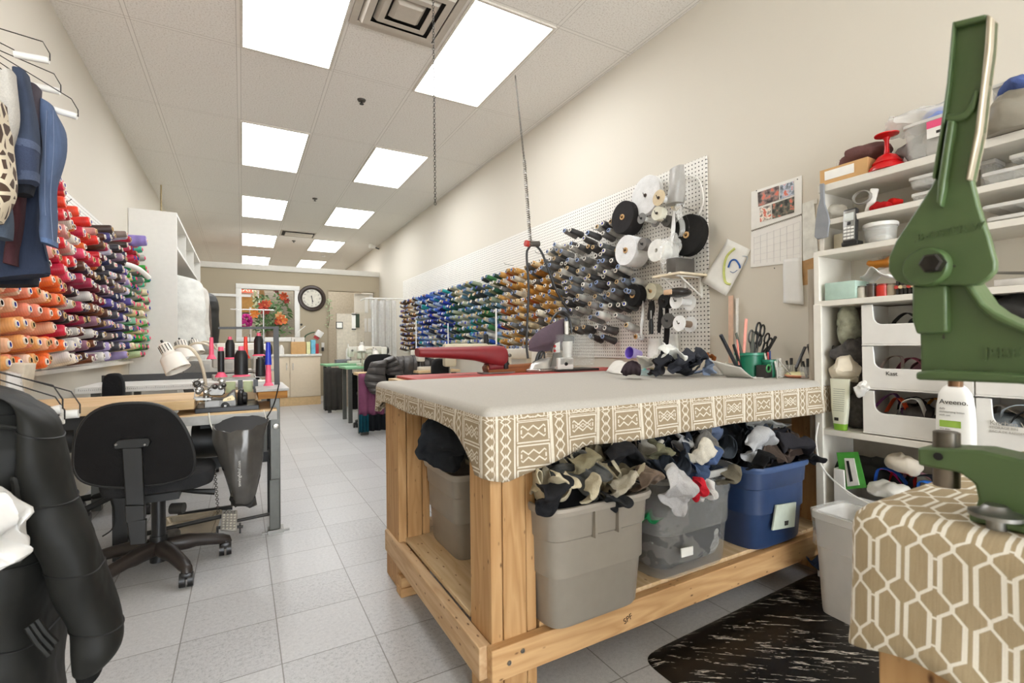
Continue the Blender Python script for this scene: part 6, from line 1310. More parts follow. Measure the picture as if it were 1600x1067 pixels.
# office chair
CYc = 2.62
def slab(outline, d, inset=.93, steps=((-1, .9), (-.65, 1), (.65, 1), (1, .9))):
    c = sum(outline, V())/len(outline); d = V(d)
    return MB().rings([[c+(p-c)*k+d*s_ for p in outline] for s_, k in steps])
t = T('office_chair', 'black office task chair with its back to the camera before the overlock bench', 'chair', (-.36, 2.72, 0))
ol = crv([at(*q, Y=CYc) for q in ((117, 715), (121, 682), (138, 652), (168, 635), (208, 630), (246, 633), (274, 648), (294, 680), (303, 712), (299, 738), (276, 749), (232, 757), (176, 759), (136, 752), (120, 736), (117, 715))], 4)[:-1]
t.p('backrest', slab(ol, (0, .03, 0)), BLACKCL); t.p('back_edge', MB().tube([p+V((0, -.012, 0)) for p in ol], .009, 8, closed=True), P('#181818', .45))
def ch(px, py, Y=CYc-.05): return at(px, py, Y=Y)
bk = t.p('back_bracket', MB().prism([ch(176, 696), ch(182, 688), ch(205, 685), ch(232, 685), ch(236, 690), ch(233, 698), ch(214, 701), ch(190, 702), ch(178, 703)], (0, .025, 0)), P('#121212', .3), bevel=.005)
for px in (181, 226): t.p('screw', MB().lath([(0, 0), (.006, 0), (.004, .003), (0, .003)], ch(px, 695), (0, -1, 0), 10), STEEL, parent=bk)
t.p('back_upright', MB().prism([ch(190, 700), ch(222, 700), ch(226, 790), ch(196, 790)], (0, .022, 0)), P('#131313', .35), bevel=.004); t.p('upright_sleeve', MB().prism([ch(195, 790), ch(225, 790), ch(226, 812), ch(196, 818)], (0, .045, 0)).prism([ch(198, 815), ch(228, 812), ch(228, 850), ch(203, 852)], (0, .03, 0)), P('#181716', .3), bevel=.003)
zs = .44
t.p('seat', MB().rings([rrect(-.34, 2.86, .44*f, .42*f, zs+z_, e=.5) for f, z_ in ((.8, -.06), (.97, -.045), (1, -.01), (.96, .015), (.8, .025))]), cloth('#2a2a2b')); t.p('seat_plate', MB().b2((-.42, 2.72, zs-.1), (-.26, 2.98, zs-.06)), BLACK)
t.p('gas_column', MB().cyl((-.345, 2.78, .16), (-.345, 2.78, .36), .028, n=18).cyl((-.345, 2.78, .05), (-.345, 2.78, .17), .035, n=18), P('#161616', .35)); t.p('tilt_knob', MB().cyl((-.29, 2.72, .3), (-.24, 2.7, .3), .025, n=14), DARKM); t.p('height_lever', MB().tube([(-.27, 2.8, .36), (-.2, 2.78, .35), (-.12, 2.78, .335)], .012, 8, rs=[.006, .012, .016]), BLACK)
hub = V((-.345, 2.78, .115))
def castor(t, p, par=None):
    o = t.p('castor', MB().cyl(p+V((-.026, 0, .03)), p+V((-.005, 0, .03)), .03, n=20).cyl(p+V((.005, 0, .03)), p+V((.026, 0, .03)), .03, n=20).b2(p+V((-.024, -.024, .034)), p+V((.024, .024, .068)), bev=.012), P('#1c1a19', .35), parent=par); return o
for k in range(5):
    a = R(-62+72*k); e = hub+V((math.cos(a)*.27, math.sin(a)*.27, -.035)); mid = hub.lerp(e, .55)+V((0, 0, .012))
    ar = t.p('base_arm', MB().tube(crv([hub, mid, e, e+V((0, 0, -.012))], 5), .03, 10, rs=[.036]*5+[.03-.001*j for j in range(5)]+[.022]*6), P('#2c2521', .4)); castor(t, V((e.x, e.y, 0)), ar)
def chair2(label, px, py0, py1, hw, Y, col, tilt=0, name='office_chair', zseat=.46):
    c0, c1 = at(px, py1, Y=Y), at(px, py0, Y=Y); w_ = abs(at(px+hw, py0, Y=Y).x-c1.x); h = c1.z-c0.z
    t = T(name, label, 'chair', (c0.x, Y+.15, 0)); m_ = cloth(col)
    pts = [V((c0.x+w_*math.copysign(abs(math.cos(a))**.6, math.cos(a)), Y+tilt*math.sin(a)*.1, (c0.z+c1.z)/2+h/2*math.copysign(abs(math.sin(a))**.7, math.sin(a)))) for a in [2*PI*k/32 for k in range(32)]]
    t.p('backrest', slab(pts, (0, .035, 0)), m_); t.p('back_post', MB().b2((c0.x-.03, Y+.03, zseat-.05), (c0.x+.03, Y+.055, (c0.z+c1.z)/2)), BLACK)
    t.p('seat', MB().rings([rrect(c0.x, Y+.26, .44*f, .42*f, zseat+z_, e=.5) for f, z_ in ((.85, -.06), (1, -.04), (1, -.01), (.85, .015))]), m_); t.p('gas_column', MB().cyl((c0.x, Y+.26, .08), (c0.x, Y+.26, zseat-.05), .028, n=14), BLACK)
    for k in range(5):
        a = 2*PI*k/5+.3; e = V((c0.x+.25*math.cos(a), Y+.26+.25*math.sin(a), .08)); ar = t.p('base_arm', MB().tube([(c0.x, Y+.26, .12), e], .02, 8), BLACK); castor(t, V((e.x, e.y, 0)), ar)
    return t
chair2('black leather backed chair side-on at the ruler table', 178, 583, 640, 17, 3.72, '#1b1b1c', name='office_chair'); chair2('grey tweed backed office chair further along the sewing row', 303, 564, 620, 17, 4.7, '#77746f')
# ruler table and second machine behind the bench
t = T('ruler_table', 'long white table with a printed ruler edge behind the overlock bench', 'table', (-.45, 4.2, 0))
zt = .80
t.p('table_top', MB().b2((-.92, 3.98, zt-.04), (.1, 4.6, zt)), P('#e2dfd8', .4, var=.02), bevel=.003)
mb = MB()
for k in range(100): mb.b2((-.9+.0098*k, 3.9785, zt-.022), (-.8985+.0098*k, 3.98, zt-.022+(.014 if k % 5 == 0 else .008)))
t.p('ruler_mark', mb, P('#6b6862', .7)); t.p('slotted_strip', MB().b2((-.9, 4.55, zt+.0), (.1, 4.58, zt+.05)), P('#2c2a28', .4)); 
for x_ in (-.85, .03): t.p('leg', MB().b2((x_, 4.02, 0), (x_+.05, 4.07, zt-.04)), LEGM); t.p('leg', MB().b2((x_, 4.5, 0), (x_+.05, 4.55, zt-.04)), LEGM)
def machine(label, x, y, z, rz, s=1, col='#dcd6c8', name='sewing_machine'):
    t = T(name, label, 'sewing machine', (x, y, z), rz, local=True); m_ = P(col, .35, var=.03)
    t.p('machine_bed', MB().b2((-.24*s, -.09*s, 0), (.24*s, .09*s, .05*s), bev=.006), m_); t.p('column', MB().b2((.12*s, -.06*s, .05*s), (.22*s, .06*s, .3*s), bev=.02*s), m_); t.p('arm', MB().b2((-.2*s, -.055*s, .2*s), (.14*s, .055*s, .31*s), bev=.02*s), m_); t.p('head', MB().b2((-.24*s, -.06*s, .12*s), (-.14*s, .06*s, .31*s), bev=.015*s), m_)
    t.p('needle_bar', MB().cyl((-.19*s, 0, .05*s), (-.19*s, 0, .13*s), .006*s, n=8), STEEL); t.p('hand_wheel', MB().lath([(0, 0), (.06*s, 0), (.065*s, .015*s), (.05*s, .03*s), (0, .03*s)], (.22*s, 0, .24*s), (1, 0, 0), 22), DARKM); t.p('tension_dial', MB().lath([(0, 0), (.02*s, 0), (.015*s, .02*s), (0, .02*s)], (-.17*s, -.06*s, .24*s), (0, -1, 0), 14), STEEL); t.p('thread_pin', MB().cyl((.05*s, 0, .3*s), (.05*s, 0, .4*s), .004*s, n=6), STEEL)
    return t
machine('grey industrial sewing machine on the ruler table behind the cones', -.02, 4.35, zt, R(8), .75, '#aaa69c')
t = T('sewing_bench', 'second pale sewing bench beyond the ruler table', 'sewing table', (-.4, 5.6, 0)); t.p('worktop', MB().b2((-.95, 5.25, .74), (.25, 5.85, .78)), TOPW, bevel=.003)
for x_ in (-.9, .18): t.p('leg', MB().b2((x_, 5.3, 0), (x_+.05, 5.35, .74)), LEGM); t.p('leg', MB().b2((x_, 5.75, 0), (x_+.05, 5.8, .74)), LEGM)
machine('cream sewing machine on the second bench beyond the ruler table', .02, 5.55, .78, R(4)); machine('dark grey sewing machine near the hanging garments', -.32, 5.6, .78, R(0), col='#8d8981')
t = T('thread_stand', 'chrome two arm thread stand on the second bench', 'thread stand', (.2, 5.7, .78)); t.p('pole', MB().cyl((.2, 5.7, .78), (.2, 5.7, 1.45), .008), CHROME); t.p('arm', MB().cyl((-.1, 5.7, 1.44), (.3, 5.7, 1.44), .005), CHROME)
for k, (px, py, w, l) in enumerate(((324, 575, 14, 'white control box beside the grey tweed chair'), (358, 574, 20, 'white boxed motor panel behind the standing cones'))):
    p = at(px, py+20, Y=4.9); q = at(px, py-12, Y=4.9); hw = abs(at(px+w, py, Y=4.9).x-at(px, py, Y=4.9).x)
    t = T('control_box', l, 'box', (p.x, 4.95, p.z)); t.p('housing', MB().b2((p.x-hw, 4.9, .74), (p.x+hw, 5.05, q.z), bev=.005), P('#c4c0b6', .4)); t.p('panel', MB().b2((p.x-hw*.7, 4.897, p.z+.03), (p.x+hw*.3, 4.9, q.z-.03)), P('#b9b6ae', .4))
t = T('side_table', 'narrow white table carrying the two control boxes', 'table', (-.02, 4.98, 0)); t.p('table_top', MB().b2((-.3, 4.85, .70), (.2, 5.12, .74)), P('#dcd8cf', .4))
for x_ in (-.28, .15): t.p('leg', MB().b2((x_, 4.95, 0), (x_+.03, 4.98, .7)), LEGM)
# ------------------------------------------------------------------ red pressing table and irons
t = T('pressing_table', 'red topped pressing table against the back edge of the cutting table', 'table', (1.55, 2.66, 0))
t.p('board', MB().b2((.755, 2.44, .825), (2.4, 2.84, .85)), wood('pale_board', '#cdb48e', '#b8996e', '#8a6a40', 0, False)); t.p('padded_top', MB().b2((.80, 2.44, .85), (2.38, 2.83, .866), bev=.006), P('#a8433c', .6, var=.08))
for x_ in (.8, 2.3): t.p('leg', MB().b2((x_, 2.5, 0), (x_+.05, 2.55, .825)), WOODZ); t.p('leg', MB().b2((x_, 2.72, 0), (x_+.05, 2.77, .825)), WOODZ)
t = T('sleeve_board', 'dark red padded sleeve board on a brown wooden arm', 'ironing board', (1.3, 2.64, .867)); SBY = 2.64
def s(px, py, Y=SBY): return at(px, py, Y=Y)
t.p('padded_board', loft([(s(652, 545), s(652, 556), .03), (s(656, 543), s(657, 558), .05), (s(700, 542), s(700, 560), .06), (s(745, 541), s(745, 564), .065), (s(775, 540), s(775, 574), .065), (s(786, 542), s(786, 572), .06), (s(789, 548), s(789, 566), .04)], (0, 1, 0), n=24, flat=.8), P('#7d1f24', .5, var=.08))
t.p('padded_board', loft([(s(760, 568), s(760, 580), .045), (s(784, 562), s(784, 579), .045)], (0, 1, 0), n=16, flat=.7), P('#6a1a1f', .5))
t.p('wooden_arm', loft([(s(757, 573), s(757, 577), .035), (s(762, 570), s(764, 585), .04), (s(800, 569), s(800, 585), .04), (s(840, 566), s(840, 581), .04), (s(880, 563), s(880, 577), .04)], (0, 1, 0), n=16, flat=.6), wood('varnished_arm', '#8a5634', '#6e4026', '#3a2012', 0, False, 7, .35)); t.p('metal_plate', MB().b2((s(750, 590).x, 2.6, .867), (s(800, 590).x, 2.68, .874)), P('#6f6c68', .4)); t.p('support_post', MB().b2((s(785, 590).x, 2.615, .867), (s(793, 590).x, 2.665, .93)), DARKM)
p = at(790, 565, Y=2.6)
solo('corner_bolt', 'black clamp at the end of the red sleeve board', 'clamp', MB().box((p.x, 2.6, p.z-.0), (.03, .03, .09), bev=.006), BLACK)
# steam iron with grey cloth, water tank
def i_(px, py, Y=2.62): return at(px, py, Y=Y)
t = T('steam_iron', 'steam iron with black handle standing at the red table end', 'iron', (1.72, 2.62, .867))
t.p('sole_plate', MB().prism([(1.56, 2.6, .868), (1.62, 2.53, .868), (1.82, 2.53, .868), (1.83, 2.68, .868), (1.62, 2.68, .868)], (0, 0, .018)), P('#b9b5ae', .25, .9), bevel=.004); t.p('iron_body', loft([(V((1.58, 2.6, .888)), V((1.83, 2.6, .888)), .065), (V((1.61, 2.6, .92)), V((1.82, 2.6, .925)), .05), (V((1.68, 2.6, .95)), V((1.81, 2.6, .955)), .035)], (0, 1, 0), n=20), P('#c2bfb8', .3, .6)); t.p('handle', MB().tube(crv([i_(836, 575), i_(842, 552), i_(856, 545), i_(868, 552), i_(872, 570)]), .011, 8), BLACK)
t.p('hose', MB().tube(crv([i_(842, 566), i_(850, 550), i_(852, 575), i_(862, 560), i_(868, 574)]), .006, 6).tube(crv([i_(826, 583), i_(832, 568), i_(846, 558)]), .005, 6), P('#24211f', .4)); t.p('heat_guard', MB().prism([(1.70, 2.52, .9), (1.8, 2.52, .9), (1.78, 2.52, .99), (1.72, 2.52, .985)], (0, .01, 0)), P('#8b8984', .3, .7))
for k, (px, py) in enumerate(((867, 541), (867, 548))): t.p('red_button', MB().ball(i_(px, py, 2.56), .009, u=10, v=8), P('#d0201f', .35))
solo('press_cloth', 'mauve grey heat cloth flopped over the iron handle', 'cloth', MB().grid(lambda u, v: at(*(V((826, 540)).lerp(V((884, 503)), u)+V((12*math.sin(PI*u), 0))*v+V((0, 38*math.sin(PI*min(1, u*.75+.12))*(v-.35)))), Y=2.6-.05*math.sin(PI*v)*math.sin(PI*u))+V((0, .02*math.sin(7*u), .01*math.sin(9*v))), 16, 12), cloth('#5a4c54'), solid=.005, sub=1)
t = T('water_tank', 'clear plastic steam water tank with white pump at the red table end', 'water tank', (1.89, 2.56, .867))
t.p('tank_wall', MB().b2((1.745, 2.5, .9), (2.035, 2.66, 1.105), bev=.012), P('#d8dcd8', .05, alpha=.16, var=.02)); t.p('pump_base', MB().b2((1.74, 2.5, .88), (1.86, 2.64, .955), bev=.006), P('#dedad2', .4)); t.p('base_plate', MB().b2((1.735, 2.49, .867), (2.06, 2.67, .88)), P('#2b2927', .4)); t.p('pump_tower', MB().b2((1.76, 2.56, .955), (1.8, 2.6, 1.08), bev=.006).cyl((1.87, 2.58, .9), (1.87, 2.58, 1.06), .022, .035, 14), P('#e2dfd8', .4)); t.p('dial', MB().lath([(0, 0), (.012, 0), (.01, .008), (0, .008)], (1.80, 2.5, .915), (0, -1, 0), 12), BLACK)
t.p('pipe', MB().tube(crv([i_(893, 520, 2.56), i_(890, 500, 2.56), i_(880, 488, 2.56), i_(868, 492, 2.56), i_(860, 505, 2.56)]), .008, 8), P('#24211f', .4)); t.p('nozzle', MB().cyl((1.85, 2.56, 1.105), (1.85, 2.56, 1.19), .014, n=12), P('#dcd8cf', .4))
# cable held up by the spring
t = T('iron_cable', 'black iron cable looping up to the hanging spring and back down', 'cable', (1.6, 2.55, .87))
c = lambda px, py: at(px, py, Y=2.5)
t.p('cable', MB().tube(crv([c(825, 560), c(823, 540), c(824, 500), c(826, 450), c(823, 400), c(826, 388), c(832, 382), c(840, 386), c(848, 398), c(858, 425), c(870, 455), c(885, 480), c(893, 490)], 8), .0075, 8), P('#1d1b1a', .5)); t.p('grip', MB().cyl(c(825, 381), c(842, 381), .018, n=14), P('#4a453f', .5)); t.p('red_plug', MB().cyl(c(821, 380), c(826, 381), .02, n=12), P('#b3322a', .5))
# ------------------------------------------------------------------ machines and chairs by the long pegboard
JYc = 5.9
t = chair2('black office chair under the draped puffer jacket', 594, 553, 598, 24, 6.05, '#1a1a1a')
m = Mat('puffer_shell', .4, spec=.45); m.col(m.mix(m.noise(14), '#3b3836', '#57524f')); m.bump(m.noise(30, 2), .2, .01); PUF = m.m
t = T('puffer_jacket', 'dark grey quilted puffer jacket thrown over the black chair', 'jacket', at(630, 590, Y=JYc))
def pf(rows, d, npuff, Y=JYc, **k): return loft([(at(*a, Y=Y), at(*b, Y=Y), d) for a, b in rows], (0, 1, 0), n=26, puff=.3, npuff=npuff, wr=.025, **k)
SMD = P('#1c1a19', .6)
t.p('back', pf([((602, 560), (602, 584), ), ((625, 556), (622, 586)), ((650, 554), (650, 587)), ((672, 558), (672, 586)), ((690, 570), (690, 584))], .16, 10, seed=1), PUF); seams(10, SMD, t, .005)
t.p('sleeve', pf([((580, 566), (606, 562)), ((573, 578), (602, 580)), ((570, 595), (602, 597)), ((576, 610), (600, 608)), ((582, 616), (594, 615))], .09, 6, JYc-.22, seed=2), PUF); seams(6, SMD, t, .005); t.p('sleeve', pf([((600, 562), (614, 556)), ((604, 575), (624, 568)), ((606, 586), (630, 586))], .12, 4, JYc-.18, seed=3), PUF); seams(4, SMD, t, .005)
chair2('low black chair back peeking out beside the puffer jacket', 688, 560, 600, 13, 3.75, '#1d1d1d')
def bench(label, x0, x1, y0, y1, z, top, legs=LEGM, th=.03):
    t = T('sewing_bench', label, 'sewing table', ((x0+x1)/2, (y0+y1)/2, 0)); t.p('worktop', MB().b2((x0, y0, z-th), (x1, y1, z)), top, bevel=.003)
    for x_ in (x0+.04, x1-.09):
        for y_ in (y0+.04, y1-.09): t.p('leg', MB().b2((x_, y_, 0), (x_+.05, y_+.05, z-th)), legs)
    return t
GRN = P('#7fb487', .5, var=.06)
bench('pale sewing bench along the pegboard beyond the red table', 1.5, 2.4, 3.3, 3.95, .76, TOPW); machine('cream old sewing machine beyond the sleeve board', 1.62, 3.55, .76, R(-12), .95, '#cbbfa4'); machine('white sewing machine behind the iron', 2.1, 3.6, .76, R(4), .8)
bench('pale sewing bench beside the puffer jacket chair', 1.85, 2.4, 5.6, 6.4, .74, TOPW); machine('white sewing machine behind the puffer jacket', 2.1, 5.78, .74, R(5), .9); machine('white overlocker against the pegboard behind the puffer jacket', 2.15, 6.2, .74, R(0), .8)
t = bench('curtained bench with purple and teal cloth by the puffer jacket', 1.17, 1.34, 5.75, 6.0, .735, TOPW)
def curtain(name, label, px0, px1, py0, py1, Y, col, cat='curtain'):
    a, b = at(px0, py0, Y=Y), at(px1, py0, Y=Y); zt_, zb_ = a.z, max(.012, at(px0, py1, Y=Y).z)
    return solo(name, label, cat, MB().grid(lambda u, v: V((a.x+(b.x-a.x)*u, Y+.02*math.sin(u*19)*(.3+.7*v), zt_+(zb_-zt_)*v)), 30, 8), cloth(col), solid=.004)
curtain('curtain', 'plum purple cloth hanging from the curtained bench', 560, 600, 584, 650, 5.72, '#77455f'); curtain('curtain', 'teal cloth below the plum curtain', 561, 576, 648, 676, 5.715, '#0f4350'); curtain('curtain', 'black cloth beside the teal one below the plum curtain', 575, 604, 648, 674, 5.725, '#171a1e')
for lab, x0, x1, y0, y1 in (('green topped bench closest to the doorway', 1.14, 1.95, 8.0, 8.6), ('green topped bench in front of the other green one', 1.22, 1.95, 6.75, 7.3)): bench(lab, x0, x1, y0, y1, .765, GRN)
curtain('curtain', 'charcoal cloth hanging from the doorway green bench', 507, 535, 575, 642, 7.98, '#3a3733'); curtain('curtain', 'dark cloth hanging behind the steel leg of the green bench', 548, 575, 583, 640, 7.3, '#1e1d1c')
machine('pale sewing machine on the green bench at the lace garment bags', 1.65, 7.05, .765, R(0), .9)
machine('off white sewing machine on the bench closest to the doorway', 1.75, 8.3, .765, R(0), .9)
lamp('white desk lamp clamped on the green bench', (566, 570), [(566, 580), (566, 560), (565, 548)], (565, 535), (565.2, 550), .03, .06, 6.9); lamp('white bent arm lamp beside the desk lamp', (585, 565), [(590, 565), (588, 552), (580, 545), (572, 546)], (584, 545), (588, 556), .03, .05, 6.85)
# thin white thread rods standing at the benches
for k, (px, py, Y, l) in enumerate(((650, 500, 6.0, 'thin white rod by the brown thread'), (700, 505, 5.7, 'thin white rod before the blue thread'), (775, 482, 3.8, 'tall thin white rod before the green and tan thread'))):
    p = at(px, py, Y=Y); zb_ = .74 if k < 2 else .76; solo('thread_rod', l, 'rod', MB().cyl((p.x, Y, zb_), (p.x, Y, p.z), .008, n=8), WHITEPL)
p = at(759, 522, Y=3.7); solo('machine_handle', 'black lever standing up behind the red sleeve board', 'lever', MB().bar((p.x+.01, 3.7, .76), (p.x, 3.7, p.z), .05, .03, bev=.008), BLACK)
for k, (px, py, X, w, c, l) in enumerate(((625, 563, 2.36, .3, '#e3dfd6', 'white label box under the brown thread'), (682, 555, 2.36, .26, '#dcd7cc', 'white label strip under the blue thread'))): p = at(px, py, X=X); solo('label_box', l, 'box', MB().b2((X, p.y-w/2, p.z-.04), (XR-.012, p.y+w/2, p.z+.04)), P(c, .5))
# clear garment bags near the doorway
t = T('garment_rail', 'short white rail of clear garment bags by the far pegboard', 'rail', (2.1, 8.3, 1.72)); p0, p1 = at(572, 466, Y=8.2), at(622, 467, Y=8.2)
t.p('rail_pole', MB().cyl(p0, V((XR, 8.2, p1.z)), .012), WHITEPL); t.p('rail_pole', MB().cyl((p0.x, 8.2, p0.z), (p0.x, 8.6, p0.z), .012), WHITEPL)
for k, (a, b) in enumerate(((580, 594), (594, 607), (606, 619))):
    A, B = at(a, 470, Y=8.2), at(b, 470, Y=8.2); zb_ = at(a, 578, Y=8.2).z
    solo('garment_bag', 'clear garment bag on the short white rail, %s from the doorway' % ordn(k), 'garment bag', MB().grid(lambda u, v: V((A.x+(B.x-A.x)*u, 8.2+.03*math.sin(u*9+k)+.02*k, A.z+(zb_-A.z)*v+.03*math.sin(PI*u)*(1-v))), 8, 8), P('#dedcd8', .2, alpha=.5), solid=.003, group='clear garment bags')
# ------------------------------------------------------------------ the back of the shop
FX = lambda px, py, Y: at(px, py, Y=Y)
t = T('tall_divider', 'beige half height divider with a framed notice by the doorway', 'divider', (1.7, 9.0, 0)); a, b = FX(526, 490, 9), FX(557, 490, 9)
t.p('panel', MB().b2((a.x, 9.0, 0), (b.x, 9.05, a.z)), P('#c9bfae', .6)); t.p('side', MB().b2((b.x, 9.0, 0), (b.x+.14, 9.4, a.z+.03)), P('#b8ad9b', .6))
p = FX(530.5, 508, 8.98); t.p('notice_frame', MB().b2((p.x-.058, 8.985, p.z-.06), (p.x+.058, 9.0, p.z+.06)), P('#3d3a36', .5)); t.p('notice', MB().b2((p.x-.045, 8.982, p.z-.047), (p.x+.045, 8.985, p.z+.047)), PAPER)
p = FX(553, 503, 8.98); t = T('key_rack', 'white panel with dark trims on the beige divider', 'rack', (p.x, 8.99, p.z-.15)); t.p('backing', MB().b2((p.x-.035, 8.985, p.z-.15), (p.x+.03, 9.0, p.z+.16)), PAPER); t.p('trim', MB().b2((p.x-.04, 8.975, p.z+.13), (p.x+.035, 8.985, p.z+.15)).b2((p.x-.04, 8.975, p.z-.14), (p.x+.035, 8.985, p.z-.12)), DARKM); t.p('dark_panel', MB().b2((p.x+.035, 8.985, p.z-.1), (p.x+.1, 9.0, p.z+.15)), P('#22301f', .6, var=.4, scale=30))
t = T('bin_box', 'pinkish box with grey lid in front of the divider', 'box', (1.6, 8.7, 0)); a, b = FX(526, 562, 8.7), FX(549, 562, 8.7); zm = FX(530, 571, 8.7).z; t.p('box_body', MB().b2((a.x, 8.7, 0), (b.x, 8.9, zm)), P('#d3bfae', .6)); t.p('lid', MB().b2((a.x-.004, 8.695, zm), (b.x+.004, 8.905, a.z), bev=.004), P('#75767a', .5))
p = FX(545, 560, 8.75); solo('spray_bottle', 'white bottle with pointed tip on the grey lid', 'bottle', MB().lathe([(0, 0), (.038, 0), (.04, .14), (.03, .18), (.012, .2), (.008, .27), (0, .27)], Matrix.Translation((p.x, 8.8, a.z+.002)), 18), WHITEPL)
for k, (px, py, h) in enumerate(((573, 478, 22), (580, 472, 22), (571, 508, 22), (578, 508, 22), (584, 508, 20))): p = FX(px, py, YB+.1); solo('card_strip', '%s strip on the open cream door, %s' % ('upper white' if k < 2 else 'lower white', ['on its hinge side', 'next to the lace bags', 'first in the lower row', 'middle of the lower row', 'last in the lower row'][k]), 'sign', MB().b2((p.x-.035, YB+.105, p.z-.14), (p.x+.03, YB+.118, p.z+.14)), WHITEP)
t = T('counter_cabinet', 'beige two door counter cabinet below the hatch window', 'cabinet', (.75, 9.6, 0)); CX0, CX1, CYF = .2, 1.275, 9.4
BEI = P('#d6c6ac', .5, var=.03); t.p('carcass', MB().b2((CX0, CYF+.02, .15), (CX1-.02, YB-.002, .88)), BEI); t.p('plinth', MB().b2((CX0, CYF+.01, 0), (CX1-.02, YB-.002, .15)), P('#c7a97c', .6))
for x0_, x1_, hx in ((CX0, .735, .69), (.745, CX1-.025, .79)):
    d_ = t.p('door', MB().b2((x0_, CYF, .155), (x1_, CYF+.018, .875), bev=.003), BEI); t.p('handle', MB().tube([(hx, CYF, .64), (hx, CYF-.025, .65), (hx, CYF-.025, .75), (hx, CYF, .76)], .006, 6), CHROME, parent=d_)
t.p('worktop', MB().b2((CX0-.02, CYF-.02, .88), (CX1, YB-.002, .92), bev=.004), P('#e2ddd2', .4))
def cbox(name, label, cat, px0, px1, py, mat, D=.15, Y=9.5): a, b = FX(px0, py, Y), FX(px1, py, Y); return solo(name, label, cat, MB().b2((a.x, Y, .921), (b.x, Y+D, a.z), bev=.004), mat)
cbox('cardboard_box', 'tan cardboard box of papers on the counter cabinet', 'box', 455, 478, 534, CARD); cbox('carton', 'blue and white carton on the counter', 'carton', 486, 493, 531, P('#6ab0d8', .5, var=.3, scale=12)); cbox('carton', 'pale yellow carton beside the cardboard box', 'carton', 479, 485, 534, P('#dfe0a8', .5)); cbox('carton', 'red carton at the end of the counter', 'carton', 493, 498, 537, P('#a8222a', .5)); cbox('carton', 'white stack of envelopes behind the cardboard box', 'carton', 456, 476, 527, PAPER, Y=9.66)
p = FX(440, 555, 9.45); solo('bottle', 'white round bottle on the counter before the window', 'bottle', MB().lathe([(0, 0), (.045, 0), (.045, .1), (.03, .14), (.02, .16), (0, .17)], Matrix.Translation((p.x, 9.5, .921)), 18), WHITEPL)
t = T('swing_lamp', 'green armed desk lamp with white square head on the counter', 'lamp', (1.1, 9.6, .92)); t.p('arm', MB().tube(crv([FX(476, 553, 9.7), FX(476, 528, 9.7), FX(484, 521, 9.7), FX(492, 519, 9.7)]), .012, 8), P('#3c5a3c', .5)); q = FX(499, 522, 9.66); t.p('lamp_head', MB().bar(q+V((-.06, 0, .04)), q+V((.05, 0, -.03)), .12, .08, (0, 1, 0), bev=.01), WHITEPL); t.p('red_rim', MB().bar(q+V((-.08, .0, -.02)), q+V((.0, 0, -.07)), .1, .02, (0, 1, 0)), P('#b03030', .5)); t.p('base', MB().cyl((FX(476, 553, 9.7).x, 9.7, .921), (FX(476, 553, 9.7).x, 9.7, .935), .06), DARKM)
t = T('envelope_stand', 'pair of tilted white cards propped at the window corner', 'cards', (.98, 9.6, .93)); q = FX(470, 517, 9.62); t.p('card', MB().bar(q+V((-.09, 0, -.06)), q+V((.07, 0, .09)), .01, .15, (0, 1, 0)), PAPER); t.p('peg', MB().ball(FX(471, 507, 9.6), .02), DARKM); t.p('wire', MB().cyl(FX(460, 530, 9.65), (FX(460, 530, 9.65).x, 9.65, .921), .006), STEEL)
t = T('thermostat', 'small black and white switch on the partition near the doorway', 'switch', (1.38, YB, 1.1)); p = FX(504, 541, YB); t.p('plate', MB().b2((p.x-.02, YB-.015, p.z-.04), (p.x+.03, YB, p.z+.07)), WHITEP); t.p('sensor', MB().b2((p.x-.02, YB-.03, p.z-.09), (p.x+.02, YB, p.z-.02)), BLACK)
solo('wall_bar', 'white rail with dark studs on the partition beside the hatch window', 'rail', MB().b2((FX(325, 459, YB-.2).x, YB-.02, FX(325, 462, YB).z), (FX(392, 459, YB).x, YB-.026, FX(325, 458, YB).z)), WHITEP)
# flowers beyond the hatch
t = T('flower_arrangement', 'tall arrangement of orange lilies and green leaves in the hatch window', 'flowers', (.5, 10.3, .9)); fy = 10.25
t.p('vase', MB().lathe([(0, 0), (.09, 0), (.13, .2), (.1, .42), (.12, .46), (.1, .46), (.08, .4), (0, .3)], Matrix.Translation((FX(425, 530, fy).x, fy, .9)), 20), P('#7d6a58', .4))
r_ = random.Random(5); base = FX(426, 520, fy)
mb = MB(); lf = MB(); pale = MB()
for k in range(230):
    tp = FX(r_.uniform(398, 452), r_.uniform(462, 522), fy+r_.uniform(-.1, .15)); 
    if k < 30: mb.tube(crv([base, base.lerp(tp, .6)+V((0, 0, .04)), tp], 4), .004, 4)
    d = V((r_.uniform(-1, 1), r_.uniform(-.6, .3), r_.uniform(-.5, .9))).normalized(); s_ = d.cross(V((0, 1, 0))).normalized(); L = r_.uniform(.06, .15); w_ = L*.16
    (lf if k % 4 else pale).rings([[tp, tp+V((0, .001, 0))], [tp+d*L*.4+s_*w_, tp+d*L*.4-s_*w_], [tp+d*L*.75+s_*w_*.7-V((0, 0, .01)), tp+d*L*.75-s_*w_*.7-V((0, 0, .01))], [tp+d*L-V((0, 0, .03)), tp+d*L+V((0, .001, -.03))]], cap=False, closed=False)
t.p('stem', mb, P('#4f6b3c', .6)); t.p('foliage', lf, P('#4c6a3e', .6, var=.4))['kind'] = 'stuff'; t.p('foliage', pale, P('#a9bd8f', .6))['kind'] = 'stuff'
